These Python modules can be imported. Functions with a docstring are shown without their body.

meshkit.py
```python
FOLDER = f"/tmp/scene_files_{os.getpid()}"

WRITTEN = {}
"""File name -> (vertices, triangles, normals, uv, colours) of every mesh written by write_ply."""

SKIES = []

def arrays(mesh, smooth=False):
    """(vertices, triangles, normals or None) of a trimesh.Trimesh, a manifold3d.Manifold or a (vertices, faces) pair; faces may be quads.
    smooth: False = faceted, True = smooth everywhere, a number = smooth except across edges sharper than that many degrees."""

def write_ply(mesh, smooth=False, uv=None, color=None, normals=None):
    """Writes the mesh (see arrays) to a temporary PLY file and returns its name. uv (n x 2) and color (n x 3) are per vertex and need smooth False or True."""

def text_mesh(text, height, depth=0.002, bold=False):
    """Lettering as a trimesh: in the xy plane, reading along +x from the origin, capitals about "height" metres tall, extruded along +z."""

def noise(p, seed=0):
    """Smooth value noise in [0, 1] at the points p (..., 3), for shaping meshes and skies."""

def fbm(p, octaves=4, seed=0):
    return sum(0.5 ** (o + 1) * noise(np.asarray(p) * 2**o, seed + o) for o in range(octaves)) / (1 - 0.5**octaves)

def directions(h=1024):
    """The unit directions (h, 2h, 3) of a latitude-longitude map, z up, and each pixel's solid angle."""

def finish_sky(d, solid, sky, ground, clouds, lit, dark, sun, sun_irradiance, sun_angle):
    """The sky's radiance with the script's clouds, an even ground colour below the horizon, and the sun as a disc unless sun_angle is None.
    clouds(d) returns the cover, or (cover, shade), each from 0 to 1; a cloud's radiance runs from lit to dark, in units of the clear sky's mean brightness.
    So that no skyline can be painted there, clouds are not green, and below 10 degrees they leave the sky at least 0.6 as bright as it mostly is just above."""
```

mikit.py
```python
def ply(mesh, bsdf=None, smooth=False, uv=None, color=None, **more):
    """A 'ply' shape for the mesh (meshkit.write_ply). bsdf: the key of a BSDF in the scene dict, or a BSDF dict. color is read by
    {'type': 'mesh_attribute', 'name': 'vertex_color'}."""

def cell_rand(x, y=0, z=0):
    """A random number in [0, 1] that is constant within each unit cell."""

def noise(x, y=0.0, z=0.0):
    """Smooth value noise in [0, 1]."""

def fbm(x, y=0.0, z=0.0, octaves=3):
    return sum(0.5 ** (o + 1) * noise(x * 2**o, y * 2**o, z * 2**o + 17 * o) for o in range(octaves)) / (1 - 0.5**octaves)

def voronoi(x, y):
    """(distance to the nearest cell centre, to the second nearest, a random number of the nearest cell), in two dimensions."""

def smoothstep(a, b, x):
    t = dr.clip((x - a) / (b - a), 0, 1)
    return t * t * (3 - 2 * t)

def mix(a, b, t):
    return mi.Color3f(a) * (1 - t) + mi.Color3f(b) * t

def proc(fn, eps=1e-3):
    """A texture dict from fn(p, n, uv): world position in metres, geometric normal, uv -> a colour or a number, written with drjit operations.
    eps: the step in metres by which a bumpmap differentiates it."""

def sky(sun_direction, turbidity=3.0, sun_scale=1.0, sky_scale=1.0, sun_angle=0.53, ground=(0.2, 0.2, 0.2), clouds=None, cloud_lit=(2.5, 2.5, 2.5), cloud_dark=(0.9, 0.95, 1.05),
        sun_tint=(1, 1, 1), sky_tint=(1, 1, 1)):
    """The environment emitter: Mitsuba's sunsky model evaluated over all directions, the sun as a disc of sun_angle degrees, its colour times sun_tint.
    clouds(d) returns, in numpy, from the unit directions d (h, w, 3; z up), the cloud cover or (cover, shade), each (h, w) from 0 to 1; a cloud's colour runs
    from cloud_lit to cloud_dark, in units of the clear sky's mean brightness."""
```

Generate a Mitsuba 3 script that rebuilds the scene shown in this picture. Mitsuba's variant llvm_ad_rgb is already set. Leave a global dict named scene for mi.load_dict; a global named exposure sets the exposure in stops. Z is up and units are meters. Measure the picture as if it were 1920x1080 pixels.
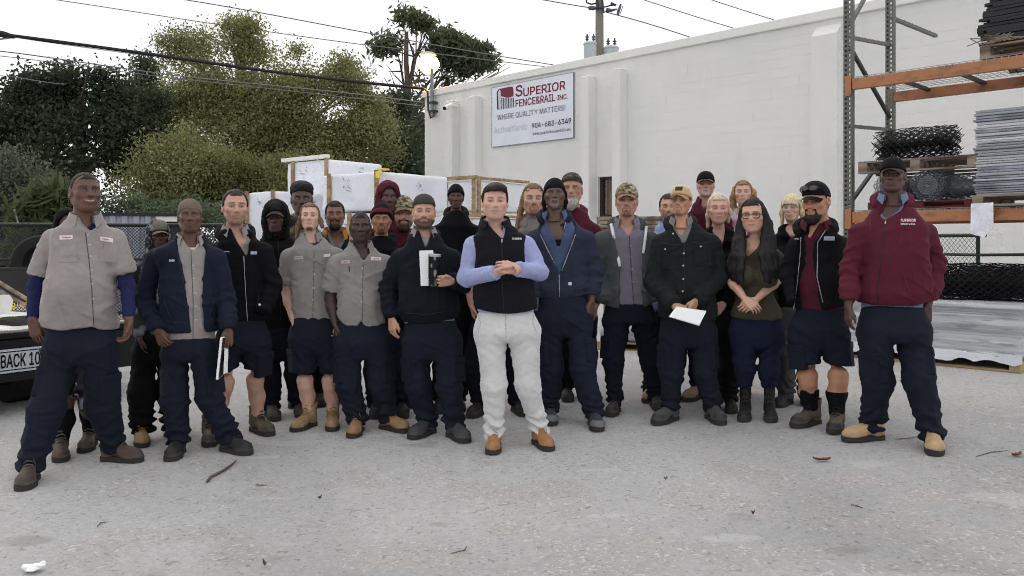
import math, random
import numpy as np
import trimesh
import manifold3d as m3
import shapely
import shapely.geometry as sg
import shapely.ops as so
import shapely.affinity as sa
import drjit as dr
import mitsuba as mi
import mikit, meshkit
from scipy.interpolate import PchipInterpolator
from mikit import proc, smoothstep as sstep

# ---------------------------------------------------------------- camera, sky, exposure
T = mi.ScalarTransform4f
scene, labels = {}, {}
FOCAL, CX, HORIZON, CAM_H = 1600.0, 960.0, 456.0, 1.43       # focal length in pixels of a 1920 wide frame, metres
scene['camera'] = {'type': 'perspective', 'fov': math.degrees(2 * math.atan(960 / FOCAL)), 'fov_axis': 'x', 'near_clip': 0.05, 'far_clip': 600.0,
                   'principal_point_offset_y': (540 - HORIZON) / 1080.0,
                   'to_world': T().look_at(origin=[0, 0, CAM_H], target=[0, 10, CAM_H], up=[0, 0, 1])}


def cloud_cover(d):
    n = meshkit.fbm(d * np.array([2.2, 2.2, 5.0]) + 3.1, 4)
    low = np.clip(1 - d[..., 2] / 0.8, 0, 1)
    shade = np.clip(0.36 - 0.16 * low + 0.5 * (n - 0.5), 0, 1)
    return np.ones(d.shape[:-1]), shade


scene['sky'] = mikit.sky([-0.45, 0.50, 0.74], turbidity=4, sun_scale=0.10, sun_angle=40, clouds=cloud_cover,
                         cloud_lit=(3.30, 3.30, 3.33), cloud_dark=(2.28, 2.34, 2.46), sun_tint=(1.0, 0.9, 0.8), ground=(0.25, 0.25, 0.25))
exposure = 1.78


# ---------------------------------------------------------------- small helpers
def lin(r, g, b, k=1.0):
    c = np.array([r, g, b], float) / 255
    return np.clip(np.where(c <= 0.04045, c / 12.92, ((c + 0.055) / 1.055) ** 2.4) * k, 0.004, 0.88)


def mixl(a, b, t):
    return mikit.mix(tuple(float(v) for v in a), tuple(float(v) for v in b), t)


def ground_z(x, y):
    """The yard rises a little towards the back and the right."""
    x, y = np.asarray(x, float), np.asarray(y, float)
    sp = lambda v, k: np.log1p(np.exp(np.clip(v / k, -30, 30))) * k
    up = sp(y - 5.0, 0.5) - sp(y - 11.0, 1.0)
    rt = (sp(x, 0.4) - sp(x - 5.0, 0.6)) * np.clip((y - 2) / 3, 0, 1)
    return 0.033 * up + 0.038 * rt


def at(px, py, dist):
    """The point that the photo shows at pixel (px, py), dist metres in front of the camera plane."""
    return np.array([(px - CX) / FOCAL * dist, dist, CAM_H - (py - HORIZON) / FOCAL * dist])


def on_ground(px, py):
    d = 6.0
    for _ in range(60):
        p = at(px, py, d)
        z = float(ground_z(p[0], p[1]))
        d = 0.5 * d + 0.5 * (CAM_H - z) * FOCAL / max(py - HORIZON, 20)
    p = at(px, py, d)
    p[2] = float(ground_z(p[0], p[1]))
    return p


def numbered(name, taken):
    if name not in taken:
        return name
    k = 1
    while f'{name}_{k:03d}' in taken:
        k += 1
    return f'{name}_{k:03d}'


def thing(name, label, category, group=None):
    key = numbered(name, labels)
    labels[key] = {'label': label, 'category': category}
    if group:
        labels[key]['group'] = group
    return key


def tag(key, label, category, group=None):
    labels[key] = {'label': label, 'category': category}
    if group:
        labels[key]['group'] = group


def put(name, mesh, bsdf, parent=None, smooth=False, label=None, kind=None, **more):
    """One entry of the scene: name, or parent__name, numbered when taken. mesh may be a ready ply dict."""
    key = f'{parent}__{name}' if parent else name
    key = numbered(key, scene)
    if isinstance(mesh, dict):
        d = {**mesh, **more}
        if bsdf:
            d['bsdf'] = {'type': 'ref', 'id': bsdf}
    else:
        d = mikit.ply(mesh, bsdf, smooth=smooth, **more)
    scene[key] = d
    if label or kind:
        labels.setdefault(key, {})
        if label:
            labels[key]['label'] = label
        if kind:
            labels[key]['kind'] = kind
    return key


def cat(*ms):
    ms = [m for m in ms if m is not None]
    v, f, n = [], [], 0
    for m in ms:
        mv, mf = (np.asarray(m.vertices), np.asarray(m.faces)) if hasattr(m, 'vertices') else m[:2]
        v.append(mv)
        f.append(mf + n)
        n += len(mv)
    return trimesh.Trimesh(np.vstack(v), np.vstack(f), process=False)


def box(lo, hi, bevel=0.0):
    lo, hi = np.minimum(lo, hi).astype(float), np.maximum(lo, hi).astype(float)
    if bevel <= 0:
        m = trimesh.creation.box(extents=hi - lo)
        m.apply_translation((lo + hi) / 2)
        return m
    b, pts = bevel, []
    for k in range(3):
        for c in np.ndindex(2, 2, 2):
            p = np.where(c, hi - b, lo + b)
            p[k] = hi[k] if c[k] else lo[k]
            pts.append(p)
    return trimesh.convex.convex_hull(np.array(pts))


def beam(a, b, w, h, up=(0, 0, 1), bevel=0.0):
    """A bar of w x h from a to b; h is measured along up."""
    a, b = np.asarray(a, float), np.asarray(b, float)
    d = b - a
    L = np.linalg.norm(d)
    d = d / L
    u = np.asarray(up, float)
    s = np.cross(d, u)
    if np.linalg.norm(s) < 1e-6:
        s = np.cross(d, [1.0, 0, 0])
    s /= np.linalg.norm(s)
    u = np.cross(s, d)
    m = box([0, -w / 2, -h / 2], [L, w / 2, h / 2], bevel)
    M = np.eye(4)
    M[:3, 0], M[:3, 1], M[:3, 2], M[:3, 3] = d, s, u, a
    if np.linalg.det(M[:3, :3]) < 0:
        M[:3, 1] *= -1
    m.apply_transform(M)
    return m


def tube(pts, r, sides=8, caps=True):
    p = np.asarray(pts, float)
    r = np.broadcast_to(np.asarray(r, float), (len(p),))
    t = np.gradient(p, axis=0)
    t /= np.linalg.norm(t, axis=1, keepdims=True) + 1e-12
    ref = np.array([0, 0, 1.0]) if abs(t[:, 2]).mean() < 0.85 else np.array([1.0, 0, 0])
    a = np.cross(t, ref)
    a /= np.linalg.norm(a, axis=1, keepdims=True) + 1e-12
    b = np.cross(t, a)
    ang = np.arange(sides) * 2 * np.pi / sides
    v = p[:, None] + r[:, None, None] * (np.cos(ang)[None, :, None] * a[:, None] + np.sin(ang)[None, :, None] * b[:, None])
    n = len(p)
    i, j = np.meshgrid(np.arange(n - 1), np.arange(sides), indexing='ij')
    q = np.stack([i * sides + j, i * sides + (j + 1) % sides, (i + 1) * sides + (j + 1) % sides, (i + 1) * sides + j], -1).reshape(-1, 4)
    f = np.vstack([q[:, [0, 1, 2]], q[:, [0, 2, 3]]])
    v = v.reshape(-1, 3)
    if caps:
        v = np.vstack([v, p[:1], p[-1:]])
        k = np.arange(sides)
        f = np.vstack([f, np.stack([np.full(sides, n * sides), (k + 1) % sides, k], 1),
                       np.stack([np.full(sides, n * sides + 1), (n - 1) * sides + k, (n - 1) * sides + (k + 1) % sides], 1)])
    return trimesh.Trimesh(v, f, process=False)


def frame_of(origin, ex, ey, ez):
    M = np.eye(4)
    M[:3, 0], M[:3, 1], M[:3, 2], M[:3, 3] = ex, ey, ez, origin
    return M


def moved(m, M):
    m = m.copy()
    m.apply_transform(M)
    return m


def mat(M):
    return T(np.asarray(M, float).tolist())


def extrude(poly, h):
    ps = list(getattr(poly, 'geoms', [poly]))
    return cat(*[trimesh.creation.extrude_polygon(g, h, engine='earcut') for g in ps if g.area > 1e-9])


# ---------------------------------------------------------------- materials
def rgb(c):
    return {'type': 'rgb', 'value': [float(v) for v in c]}


def plain(key, c, rough=0.6, metal=0.0, spec=0.4, **more):
    scene[key] = {'type': 'twosided', 'bsdf': {'type': 'principled', 'base_color': c if isinstance(c, dict) else rgb(c), 'roughness': rough, 'metallic': metal, 'specular': spec, **more}}
    return key


def bumped(key, c, fn, height, rough=0.6, metal=0.0, spec=0.4, eps=2e-3, **more):
    scene[key] = {'type': 'twosided', 'bsdf': {'type': 'bumpmap', 'arbitrary': proc(fn, eps), 'scale': float(height),
                  'bsdf': {'type': 'principled', 'base_color': c if isinstance(c, dict) else rgb(c), 'roughness': rough, 'metallic': metal, 'specular': spec, **more}}}
    return key


VCOL = {'type': 'mesh_attribute', 'name': 'vertex_color'}
bumped('m_skin', VCOL, lambda p, n, uv: mikit.fbm(p.x * 160, p.y * 160, p.z * 160, octaves=2), 0.0007, 0.44, spec=0.4)
bumped('m_cloth', VCOL, lambda p, n, uv: mikit.fbm(p.x * 55, p.y * 55, p.z * 38, octaves=3), 0.0022, 0.9, spec=0.15, sheen=0.25)
bumped('m_hair', VCOL, lambda p, n, uv: mikit.noise(p.x * 420, p.y * 420, p.z * 45), 0.0012, 0.6, spec=0.35)
plain('m_leather', VCOL, 0.62, spec=0.35)
plain('m_rubber', lin(52, 48, 46), 0.85)
plain('m_metal_small', lin(190, 190, 188), 0.35, 0.9)
plain('m_paper', lin(225, 228, 238, 1.15), 0.7)
plain('m_black_plastic', lin(20, 20, 22), 0.35)
# ---------------------------------------------------------------- signed distance modelling
def surface_nets(V, lo, h):
    """The zero surface of the sampled distance field V as (vertices, triangles)."""
    s = V < 0
    n = np.array(V.shape) - 1
    C = [(i, j, k) for i in (0, 1) for j in (0, 1) for k in (0, 1)]
    sl = lambda A, c: A[c[0]:c[0] + n[0], c[1]:c[1] + n[1], c[2]:c[2] + n[2]]
    cnt = sum(sl(s, c).astype(np.int8) for c in C)
    on = (cnt > 0) & (cnt < 8)
    act = np.argwhere(on)
    idx = np.full(on.shape, -1)
    idx[on] = np.arange(len(act))
    vals = np.stack([sl(V, c)[on] for c in C], 1)
    acc, num = np.zeros((len(act), 3)), np.zeros(len(act))
    Ca = np.array(C, float)
    for a in range(8):
        for b in range(a + 1, 8):
            if np.abs(Ca[a] - Ca[b]).sum() == 1:
                va, vb = vals[:, a], vals[:, b]
                x = (va < 0) != (vb < 0)
                t = np.where(x, va / np.where(x, va - vb, 1), 0)
                acc += np.where(x[:, None], Ca[a] + (Ca[b] - Ca[a]) * t[:, None], 0)
                num += x
    verts = np.asarray(lo) + h * (act + acc / num[:, None])
    faces = []
    for ax in range(3):
        u, w = (ax + 1) % 3, (ax + 2) % 3
        A = [slice(None)] * 3
        B = [slice(None)] * 3
        A[ax], B[ax] = slice(0, -1), slice(1, None)
        d = s[tuple(A)] != s[tuple(B)]
        e = np.argwhere(d)
        e = e[(e[:, u] > 0) & (e[:, w] > 0) & (e[:, u] < n[u]) & (e[:, w] < n[w]) & (e[:, ax] < n[ax])]
        if not len(e):
            continue
        ins = s[e[:, 0], e[:, 1], e[:, 2]]
        q = []
        for du, dw in ((-1, -1), (0, -1), (0, 0), (-1, 0)):
            c = e.copy()
            c[:, u] += du
            c[:, w] += dw
            q.append(idx[c[:, 0], c[:, 1], c[:, 2]])
        q = np.stack(q, 1)
        q[~ins] = q[~ins][:, ::-1]
        faces.append(q)
    q = np.vstack(faces)
    q = q[(q >= 0).all(1)]
    return verts, np.vstack([q[:, [0, 1, 2]], q[:, [0, 2, 3]]])


def field(fn, lo, hi, h):
    lo, hi = np.asarray(lo, float), np.asarray(hi, float)
    g = [np.arange(lo[k], hi[k] + h, h) for k in range(3)]
    V = fn(g[0][:, None, None], g[1][None, :, None], g[2][None, None, :])
    V = np.broadcast_to(V, tuple(len(a) for a in g))
    v, f = surface_nets(V, lo, h)
    return trimesh.Trimesh(v, f, process=False)


def smin(a, b, k):
    t = np.clip(0.5 + 0.5 * (b - a) / k, 0, 1)
    return b + (a - b) * t - k * t * (1 - t)


def smax(a, b, k):
    return -smin(-a, -b, k)


def cone(X, Y, Z, a, b, ra, rb):
    d = np.asarray(b, float) - a
    t = np.clip(((X - a[0]) * d[0] + (Y - a[1]) * d[1] + (Z - a[2]) * d[2]) / max(d @ d, 1e-9), 0, 1)
    return np.sqrt((X - a[0] - t * d[0]) ** 2 + (Y - a[1] - t * d[1]) ** 2 + (Z - a[2] - t * d[2]) ** 2) - (ra + (rb - ra) * t)


def ball(X, Y, Z, c, r):
    r = np.broadcast_to(np.asarray(r, float), (3,))
    q = np.sqrt(((X - c[0]) / r[0]) ** 2 + ((Y - c[1]) / r[1]) ** 2 + ((Z - c[2]) / r[2]) ** 2)
    return (q - 1) * r.min()


def vnoise(p, f, seed=0, octaves=2):
    return meshkit.fbm(np.asarray(p) * np.asarray(f), octaves, seed) - 0.5


def vnormals(m):
    v, f = np.asarray(m.vertices), np.asarray(m.faces)
    n = np.zeros_like(v)
    fn = np.cross(v[f[:, 1]] - v[f[:, 0]], v[f[:, 2]] - v[f[:, 0]])
    for k in range(3):
        np.add.at(n, f[:, k], fn)
    return n / np.maximum(np.linalg.norm(n, axis=1, keepdims=True), 1e-12)


# ---------------------------------------------------------------- head (metres; face towards -y, chin at z = -0.115, crown at 0.118)
def head_field(X, Y, Z, fem=0.0):
    A = np.abs(X)
    d = ball(X, Y, Z, (0, 0.010, 0.032), (0.0765, 0.096, 0.087))
    d = smin(d, ball(X, Y, Z, (0, -0.030, -0.032), (0.0625, 0.066, 0.080)), 0.03)
    jw = 0.052 - 0.007 * fem
    d = smin(d, cone(A, Y, Z, np.array([jw, 0.008, -0.050]), np.array([0.022 - 0.004 * fem, -0.064, -0.094]), 0.020, 0.019), 0.03)
    d = smin(d, ball(X, Y, Z, (0, -0.072, -0.096), (0.026 - 0.004 * fem, 0.021, 0.019)), 0.022)
    d = smin(d, ball(A, Y, Z, (0.043, -0.058, -0.018), (0.024, 0.025, 0.021)), 0.018)
    d = smin(d, cone(A, Y, Z, np.array([0.012, -0.087, 0.026]), np.array([0.046, -0.066, 0.026]), 0.0105 - 0.003 * fem, 0.009), 0.016)
    d = smax(d, -ball(A, Y, Z, (0.031, -0.104, 0.006), (0.021, 0.029, 0.015)), 0.012)
    d = smin(d, ball(A, Y, Z, (0.031, -0.0705, 0.004), (0.0155, 0.0125, 0.0115)), 0.004)
    d = smin(d, cone(X, Y, Z, np.array([0, -0.084, 0.016]), np.array([0, -0.108 + 0.004 * fem, -0.026]), 0.0085, 0.0118 - 0.002 * fem), 0.013)
    d = smin(d, ball(A, Y, Z, (0.0125, -0.094, -0.031), (0.0095, 0.0115, 0.0085)), 0.007)
    d = smin(d, ball(X, Y, Z, (0, -0.082, -0.060), (0.031, 0.018, 0.021)), 0.014)
    d = smin(d, cone(A, Y, Z, np.array([0, -0.0985, -0.0555]), np.array([0.021, -0.089, -0.0585]), 0.0062, 0.0035), 0.004)
    d = smin(d, cone(A, Y, Z, np.array([0, -0.0975, -0.0685]), np.array([0.018, -0.088, -0.0645]), 0.0078, 0.0040), 0.004)
    d = smax(d, -cone(A, Y, Z, np.array([0, -0.105, -0.0622]), np.array([0.022, -0.095, -0.0612]), 0.0030, 0.0022), 0.003)
    e = smax(ball(A, Y, Z, (0.0785, 0.014, -0.004), (0.011, 0.024, 0.033)), -ball(A, Y, Z, (0.088, 0.006, 0.0), (0.010, 0.013, 0.018)), 0.006)
    d = smin(d, e, 0.006)
    nk = 0.0535 - 0.009 * fem
    d = smin(d, cone(X, Y, Z, np.array([0, 0.030, -0.060]), np.array([0, 0.040, -0.150]), nk - 0.002, nk), 0.022)
    d = smin(d, cone(X, Y, Z, np.array([0, 0.040, -0.150]), np.array([0, 0.050, -0.235]), nk, nk + 0.022), 0.03)
    return smax(d, -0.215 - Z, 0.004)


HEADS = {(s, st): field(lambda X, Y, Z, s=s: head_field(X, Y, Z, s), (-0.105, -0.128, -0.222), (0.105, 0.125, 0.13), st) for s in (0.0, 1.0) for st in (0.0055, 0.0070)}


def bump(v, c, r):
    return np.exp(-(((v - np.asarray(c)) / np.asarray(r)) ** 2).sum(-1))


def head_mesh(fem=0.0, w=1.0, jaw=1.0, nose=1.0, lips=1.0, smile=0.0, chin=0.0, cheeks=0.0, seed=0, step=0.0055):
    m = HEADS[(1.0 if fem else 0.0, step)]
    v = m.vertices.copy()
    a = v.copy()
    a[:, 0] = np.abs(a[:, 0])
    sx = np.sign(v[:, 0])
    below = np.clip((-0.02 - v[:, 2]) / 0.06, 0, 1) * np.clip((v[:, 2] + 0.15) / 0.03, 0, 1)
    v[:, 0] *= w * (1 + (jaw - 1) * below)
    nb = bump(a, (0, -0.105, -0.028), (0.026, 0.02, 0.018))
    v[:, 0] *= 1 + (nose - 1) * nb
    v[:, 1] -= 0.006 * (nose - 1) * nb
    lb = bump(a, (0, -0.098, -0.062), (0.026, 0.02, 0.014))
    v[:, 1] -= 0.010 * (lips - 1) * lb
    v[:, 2] += (lips - 1) * lb * (v[:, 2] + 0.062) * 0.8
    if smile:
        mb = bump(a, (0.022, -0.092, -0.061), (0.014, 0.02, 0.010))
        v[:, 2] += smile * 0.007 * mb
        v[:, 0] += smile * sx * 0.006 * mb
        v[:, 1] -= smile * 0.006 * bump(a, (0.042, -0.07, -0.030), (0.016, 0.03, 0.014))
    v[:, 2] -= chin * bump(a, (0, -0.075, -0.10), (0.03, 0.04, 0.02))
    v += cheeks * bump(a, (0.05, -0.03, -0.05), (0.03, 0.05, 0.04))[:, None] * np.stack([sx, -0.4 + 0 * sx, 0 * sx], 1)
    v += vnormals(m) * (vnoise(v, 30, seed, 2)[:, None] * 0.0022)
    return v, m.faces, m.vertices


def shade_between(c, col, t):
    return c * (1 - t[:, None]) + np.asarray(col) * t[:, None]


def ramp(x, a, b):
    t = np.clip((x - a) / (b - a), 0, 1)
    return t * t * (3 - 2 * t)


def face_colours(q, skin, brow, beard=None, beard_col=None, stubble=0.0, iris=(0.03, 0.018, 0.012), smile=0.0, lip=None, fem=0.0, seed=0):
    """Colours of the template's vertices q: skin with brows, eyes, lips, beard shadow."""
    skin = np.asarray(skin, float)
    n = len(q)
    c = np.tile(skin, (n, 1)) * (1 + 0.16 * vnoise(q, 24, seed, 3))[:, None]
    ax, y, z = np.abs(q[:, 0]), q[:, 1], q[:, 2]
    front = ramp(-y, 0.02, 0.05)
    red = bump(np.stack([ax, z], 1), (0.042, -0.026), (0.020, 0.018)) * front * 0.30 + bump(np.stack([ax, z], 1), (0, -0.028), (0.014, 0.014)) * front * 0.25
    c = shade_between(c, skin * np.array([1.16, 0.82, 0.78]), np.clip(red, 0, 1))
    lipc = np.asarray(lip if lip is not None else skin * np.array([0.92, 0.66, 0.66]))
    lipt = ramp(0.026 - ax, 0, 0.005) * ramp(0.0095 - np.abs(z + 0.0622), 0, 0.004) * ramp(-y, 0.074, 0.082)
    c = shade_between(c, lipc, np.clip(lipt, 0, 0.9))
    seam = ramp(0.024 - ax, 0, 0.004) * ramp(0.0030 - np.abs(z + 0.0618), 0, 0.0016) * ramp(-y, 0.074, 0.082)
    c = shade_between(c, skin * 0.28, seam * 0.9)
    if smile > 0.5:
        teeth = ramp(0.021 - ax, 0, 0.004) * ramp(0.0042 - np.abs(z + 0.0600), 0, 0.002) * ramp(-y, 0.074, 0.082)
        c = shade_between(c, (0.40, 0.37, 0.33), teeth)
    bz = 0.0285 - 0.10 * np.clip(ax - 0.032, 0, 1) ** 1.0
    br = ramp(0.0050 - np.abs(z - bz), 0, 0.0035) * ramp(ax, 0.009, 0.014) * ramp(0.053 - ax, 0, 0.008) * front
    c = shade_between(c, brow, br * (0.62 if fem else 0.85))
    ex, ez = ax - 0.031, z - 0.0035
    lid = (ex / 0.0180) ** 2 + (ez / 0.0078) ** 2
    c = shade_between(c, skin * np.array([0.48, 0.43, 0.43]), ramp(-lid, -1.6, -0.9) * front * 0.9)  # eyelids darkened to stand in for shade in the eye sockets
    eye = (ex / 0.0135) ** 2 + ((ez + 0.0006) / 0.0040) ** 2
    c = shade_between(c, np.minimum(0.36, 0.17 + skin * 0.55), ramp(-eye, -1.10, -0.75) * front)
    ir = (ex / 0.0062) ** 2 + ((ez - 0.0003) / 0.0056) ** 2
    c = shade_between(c, iris, ramp(-ir, -1.3, -0.7) * front)
    lash = ramp(0.0018 - np.abs(ez - 0.0048 + 18 * ex ** 2), 0, 0.0018) * ramp(0.016 - np.abs(ex), 0, 0.004) * front
    c = shade_between(c, (0.012, 0.010, 0.009), lash * 0.9)
    if beard:
        bc = np.asarray(beard_col)
        nz = vnoise(q, 90, seed + 3, 2) * 0.02
        line = -0.045 - 0.28 * np.clip(ax - 0.03, 0, 1) + nz
        jawt = ramp(line - z, -0.006, 0.010) * ramp(z, -0.150, -0.122)
        jawt *= ramp(0.055 - y, 0, 0.02)
        mous = ramp(0.032 - ax + nz, 0, 0.008) * ramp(0.0085 - np.abs(z + 0.0475 + 0.25 * np.clip(ax - 0.012, 0, 1)), 0, 0.004) * ramp(-y, 0.066, 0.076)
        goat = ramp(0.030 - ax + nz, 0, 0.008) * ramp(-0.074 - z + nz, 0, 0.006) * ramp(z, -0.128, -0.112) * ramp(-y, 0.03, 0.05)
        if beard == 'goatee':
            t = np.maximum(mous, np.maximum(goat, ramp(0.006 - np.abs(ax - 0.029), 0, 0.004) * ramp(-z, 0.05, 0.06) * ramp(z, -0.1, -0.085) * front)) * 0.8
        elif beard == 'mustache':
            t = mous * 0.8
        elif beard == 'full':
            t = np.maximum(jawt, mous)
        elif beard == 'chin':
            t = goat * ramp(-0.090 - z, 0, 0.006)
        else:
            t = np.maximum(jawt, mous)
        t = np.clip(t, 0, 1) * (1 - lipt) * (stubble or 0.85)
        c = shade_between(c, bc, t)
    return np.clip(c, 0.003, 0.9)


def skull_field(X, Y, Z, g):
    return smin(ball(X, Y, Z, (0, 0.010, 0.032), (0.0765 + g, 0.096 + g, 0.087 + g)), ball(X, Y, Z, (0, -0.030, -0.032), (0.0625 + g, 0.066 + g, 0.080 + g)), 0.03)


def hair_mesh(kind, seed=0):
    """Hair in head coordinates."""
    def fn(X, Y, Z):
        A = np.abs(X)
        if kind == 'afro':
            d = smin(ball(X, Y, Z, (0, 0.020, 0.060), (0.088, 0.100, 0.088)), ball(X, Y, Z, (0, 0.0, 0.105), (0.080, 0.085, 0.040)), 0.03)
            line = 0.058 - 0.25 * np.maximum(Y + 0.05, 0) - 6.0 * np.maximum(Y - 0.0, 0) * 0.12
        else:
            g = {'short': 0.007, 'buzz': 0.0035, 'swept': 0.013, 'back': 0.008, 'bun': 0.010, 'bangs': 0.017}[kind]
            d = skull_field(X, Y, Z, g)
            if kind == 'swept':
                d = smin(d, ball(X, Y, Z, (0.012, -0.050, 0.094), (0.058, 0.055, 0.026)), 0.03)
            if kind == 'bun':
                d = smin(d, ball(X, Y, Z, (0.0, 0.09, 0.105), (0.042, 0.042, 0.036)), 0.02)
            front = {'short': 0.070, 'buzz': 0.066, 'swept': 0.069, 'back': 0.076, 'bun': 0.070, 'bangs': 0.034}[kind]
            line = front + 0 * Y - 0.9 * np.maximum(A - 0.045, 0) + 0 * Z
            side = -0.012 + 0.65 * np.maximum(-Y - 0.002, 0) * 2.6 - 0.5 * np.maximum(Y - 0.015, 0)
            line = np.where(Y < -0.055, line, np.minimum(line, np.maximum(side, -0.075)) + np.maximum(0, (-Y - 0.02)) * 1.2 * (A > 0.02))
        return smax(d, line - Z, 0.006)
    m = field(fn, (-0.115, -0.125, -0.09), (0.115, 0.15, 0.165), 0.0074)
    amp = {'afro': 0.008, 'short': 0.002, 'buzz': 0.001, 'swept': 0.005, 'back': 0.003, 'bun': 0.005, 'bangs': 0.006}[kind]
    f = (70, 70, 70) if kind == 'afro' else (60, 14, 26) if kind in ('swept', 'back') else (70, 60, 18)
    m.vertices += vnormals(m) * (vnoise(m.vertices, f, seed, 3)[:, None] * 2 * amp)
    return m


def strands(paths, r, h, amp, seed, f=(55, 55, 7), floor=None):
    """Long hair: locks along the paths, as one mesh."""
    P = [np.asarray(p, float) for p in paths]
    allp = np.vstack(P)
    pad = (np.max(r) if np.ndim(r) else r) + 0.03
    def fn(X, Y, Z):
        d = None
        for k, p in enumerate(P):
            rr = r[k] if np.ndim(r) else r
            for i in range(len(p) - 1):
                n = len(p)
                e = cone(X, Y, Z, p[i], p[i + 1], rr * (1 - 0.65 * (i / n) ** 2), rr * (1 - 0.65 * ((i + 1) / n) ** 2))
                d = e if d is None else smin(d, e, 0.02)
        return d
    m = field(fn, allp.min(0) - pad, allp.max(0) + pad, h)
    n = vnoise(m.vertices, f, seed, 3)
    m.vertices += vnormals(m) * (n[:, None] * 2 * amp)
    return m


def beard_mesh(kind, seed=0):
    L = {'full': 0.006, 'long': 0.040, 'round': 0.022}[kind]
    def fn(X, Y, Z):
        A = np.abs(X)
        g = 0.006 if kind != 'full' else 0.002
        d = smin(cone(A, Y, Z, np.array([0.060, 0.010, -0.040]), np.array([0.024, -0.066, -0.098]), 0.014 + g, 0.019 + g), ball(X, Y, Z, (0, -0.072, -0.100 - L * 0.45), (0.036 + 0.12 * L, 0.032, 0.026 + L * 0.7)), 0.03)
        d = smin(d, ball(A, Y, Z, (0.018, -0.092, -0.047), (0.016, 0.010, 0.006)), 0.010)
        d = smin(d, ball(A, Y, Z, (0.031, -0.080, -0.062), (0.009, 0.012, 0.02)), 0.012)
        d = smax(d, Z + 0.030 + 0.30 * np.clip(A - 0.03, -0.03, 0.02) - 0.9 * np.maximum(A - 0.055, 0) * 1.2, 0.01)
        return smax(d, -cone(A, Y, Z, np.array([0, -0.115, -0.063]), np.array([0.020, -0.105, -0.063]), 0.012, 0.009), 0.006)
    m = field(fn, (-0.105, -0.14, -0.20), (0.105, 0.06, 0.0), 0.0060)
    m.vertices += vnormals(m) * (vnoise(m.vertices, (90, 90, 40), seed, 3)[:, None] * 0.010)
    return m


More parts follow.
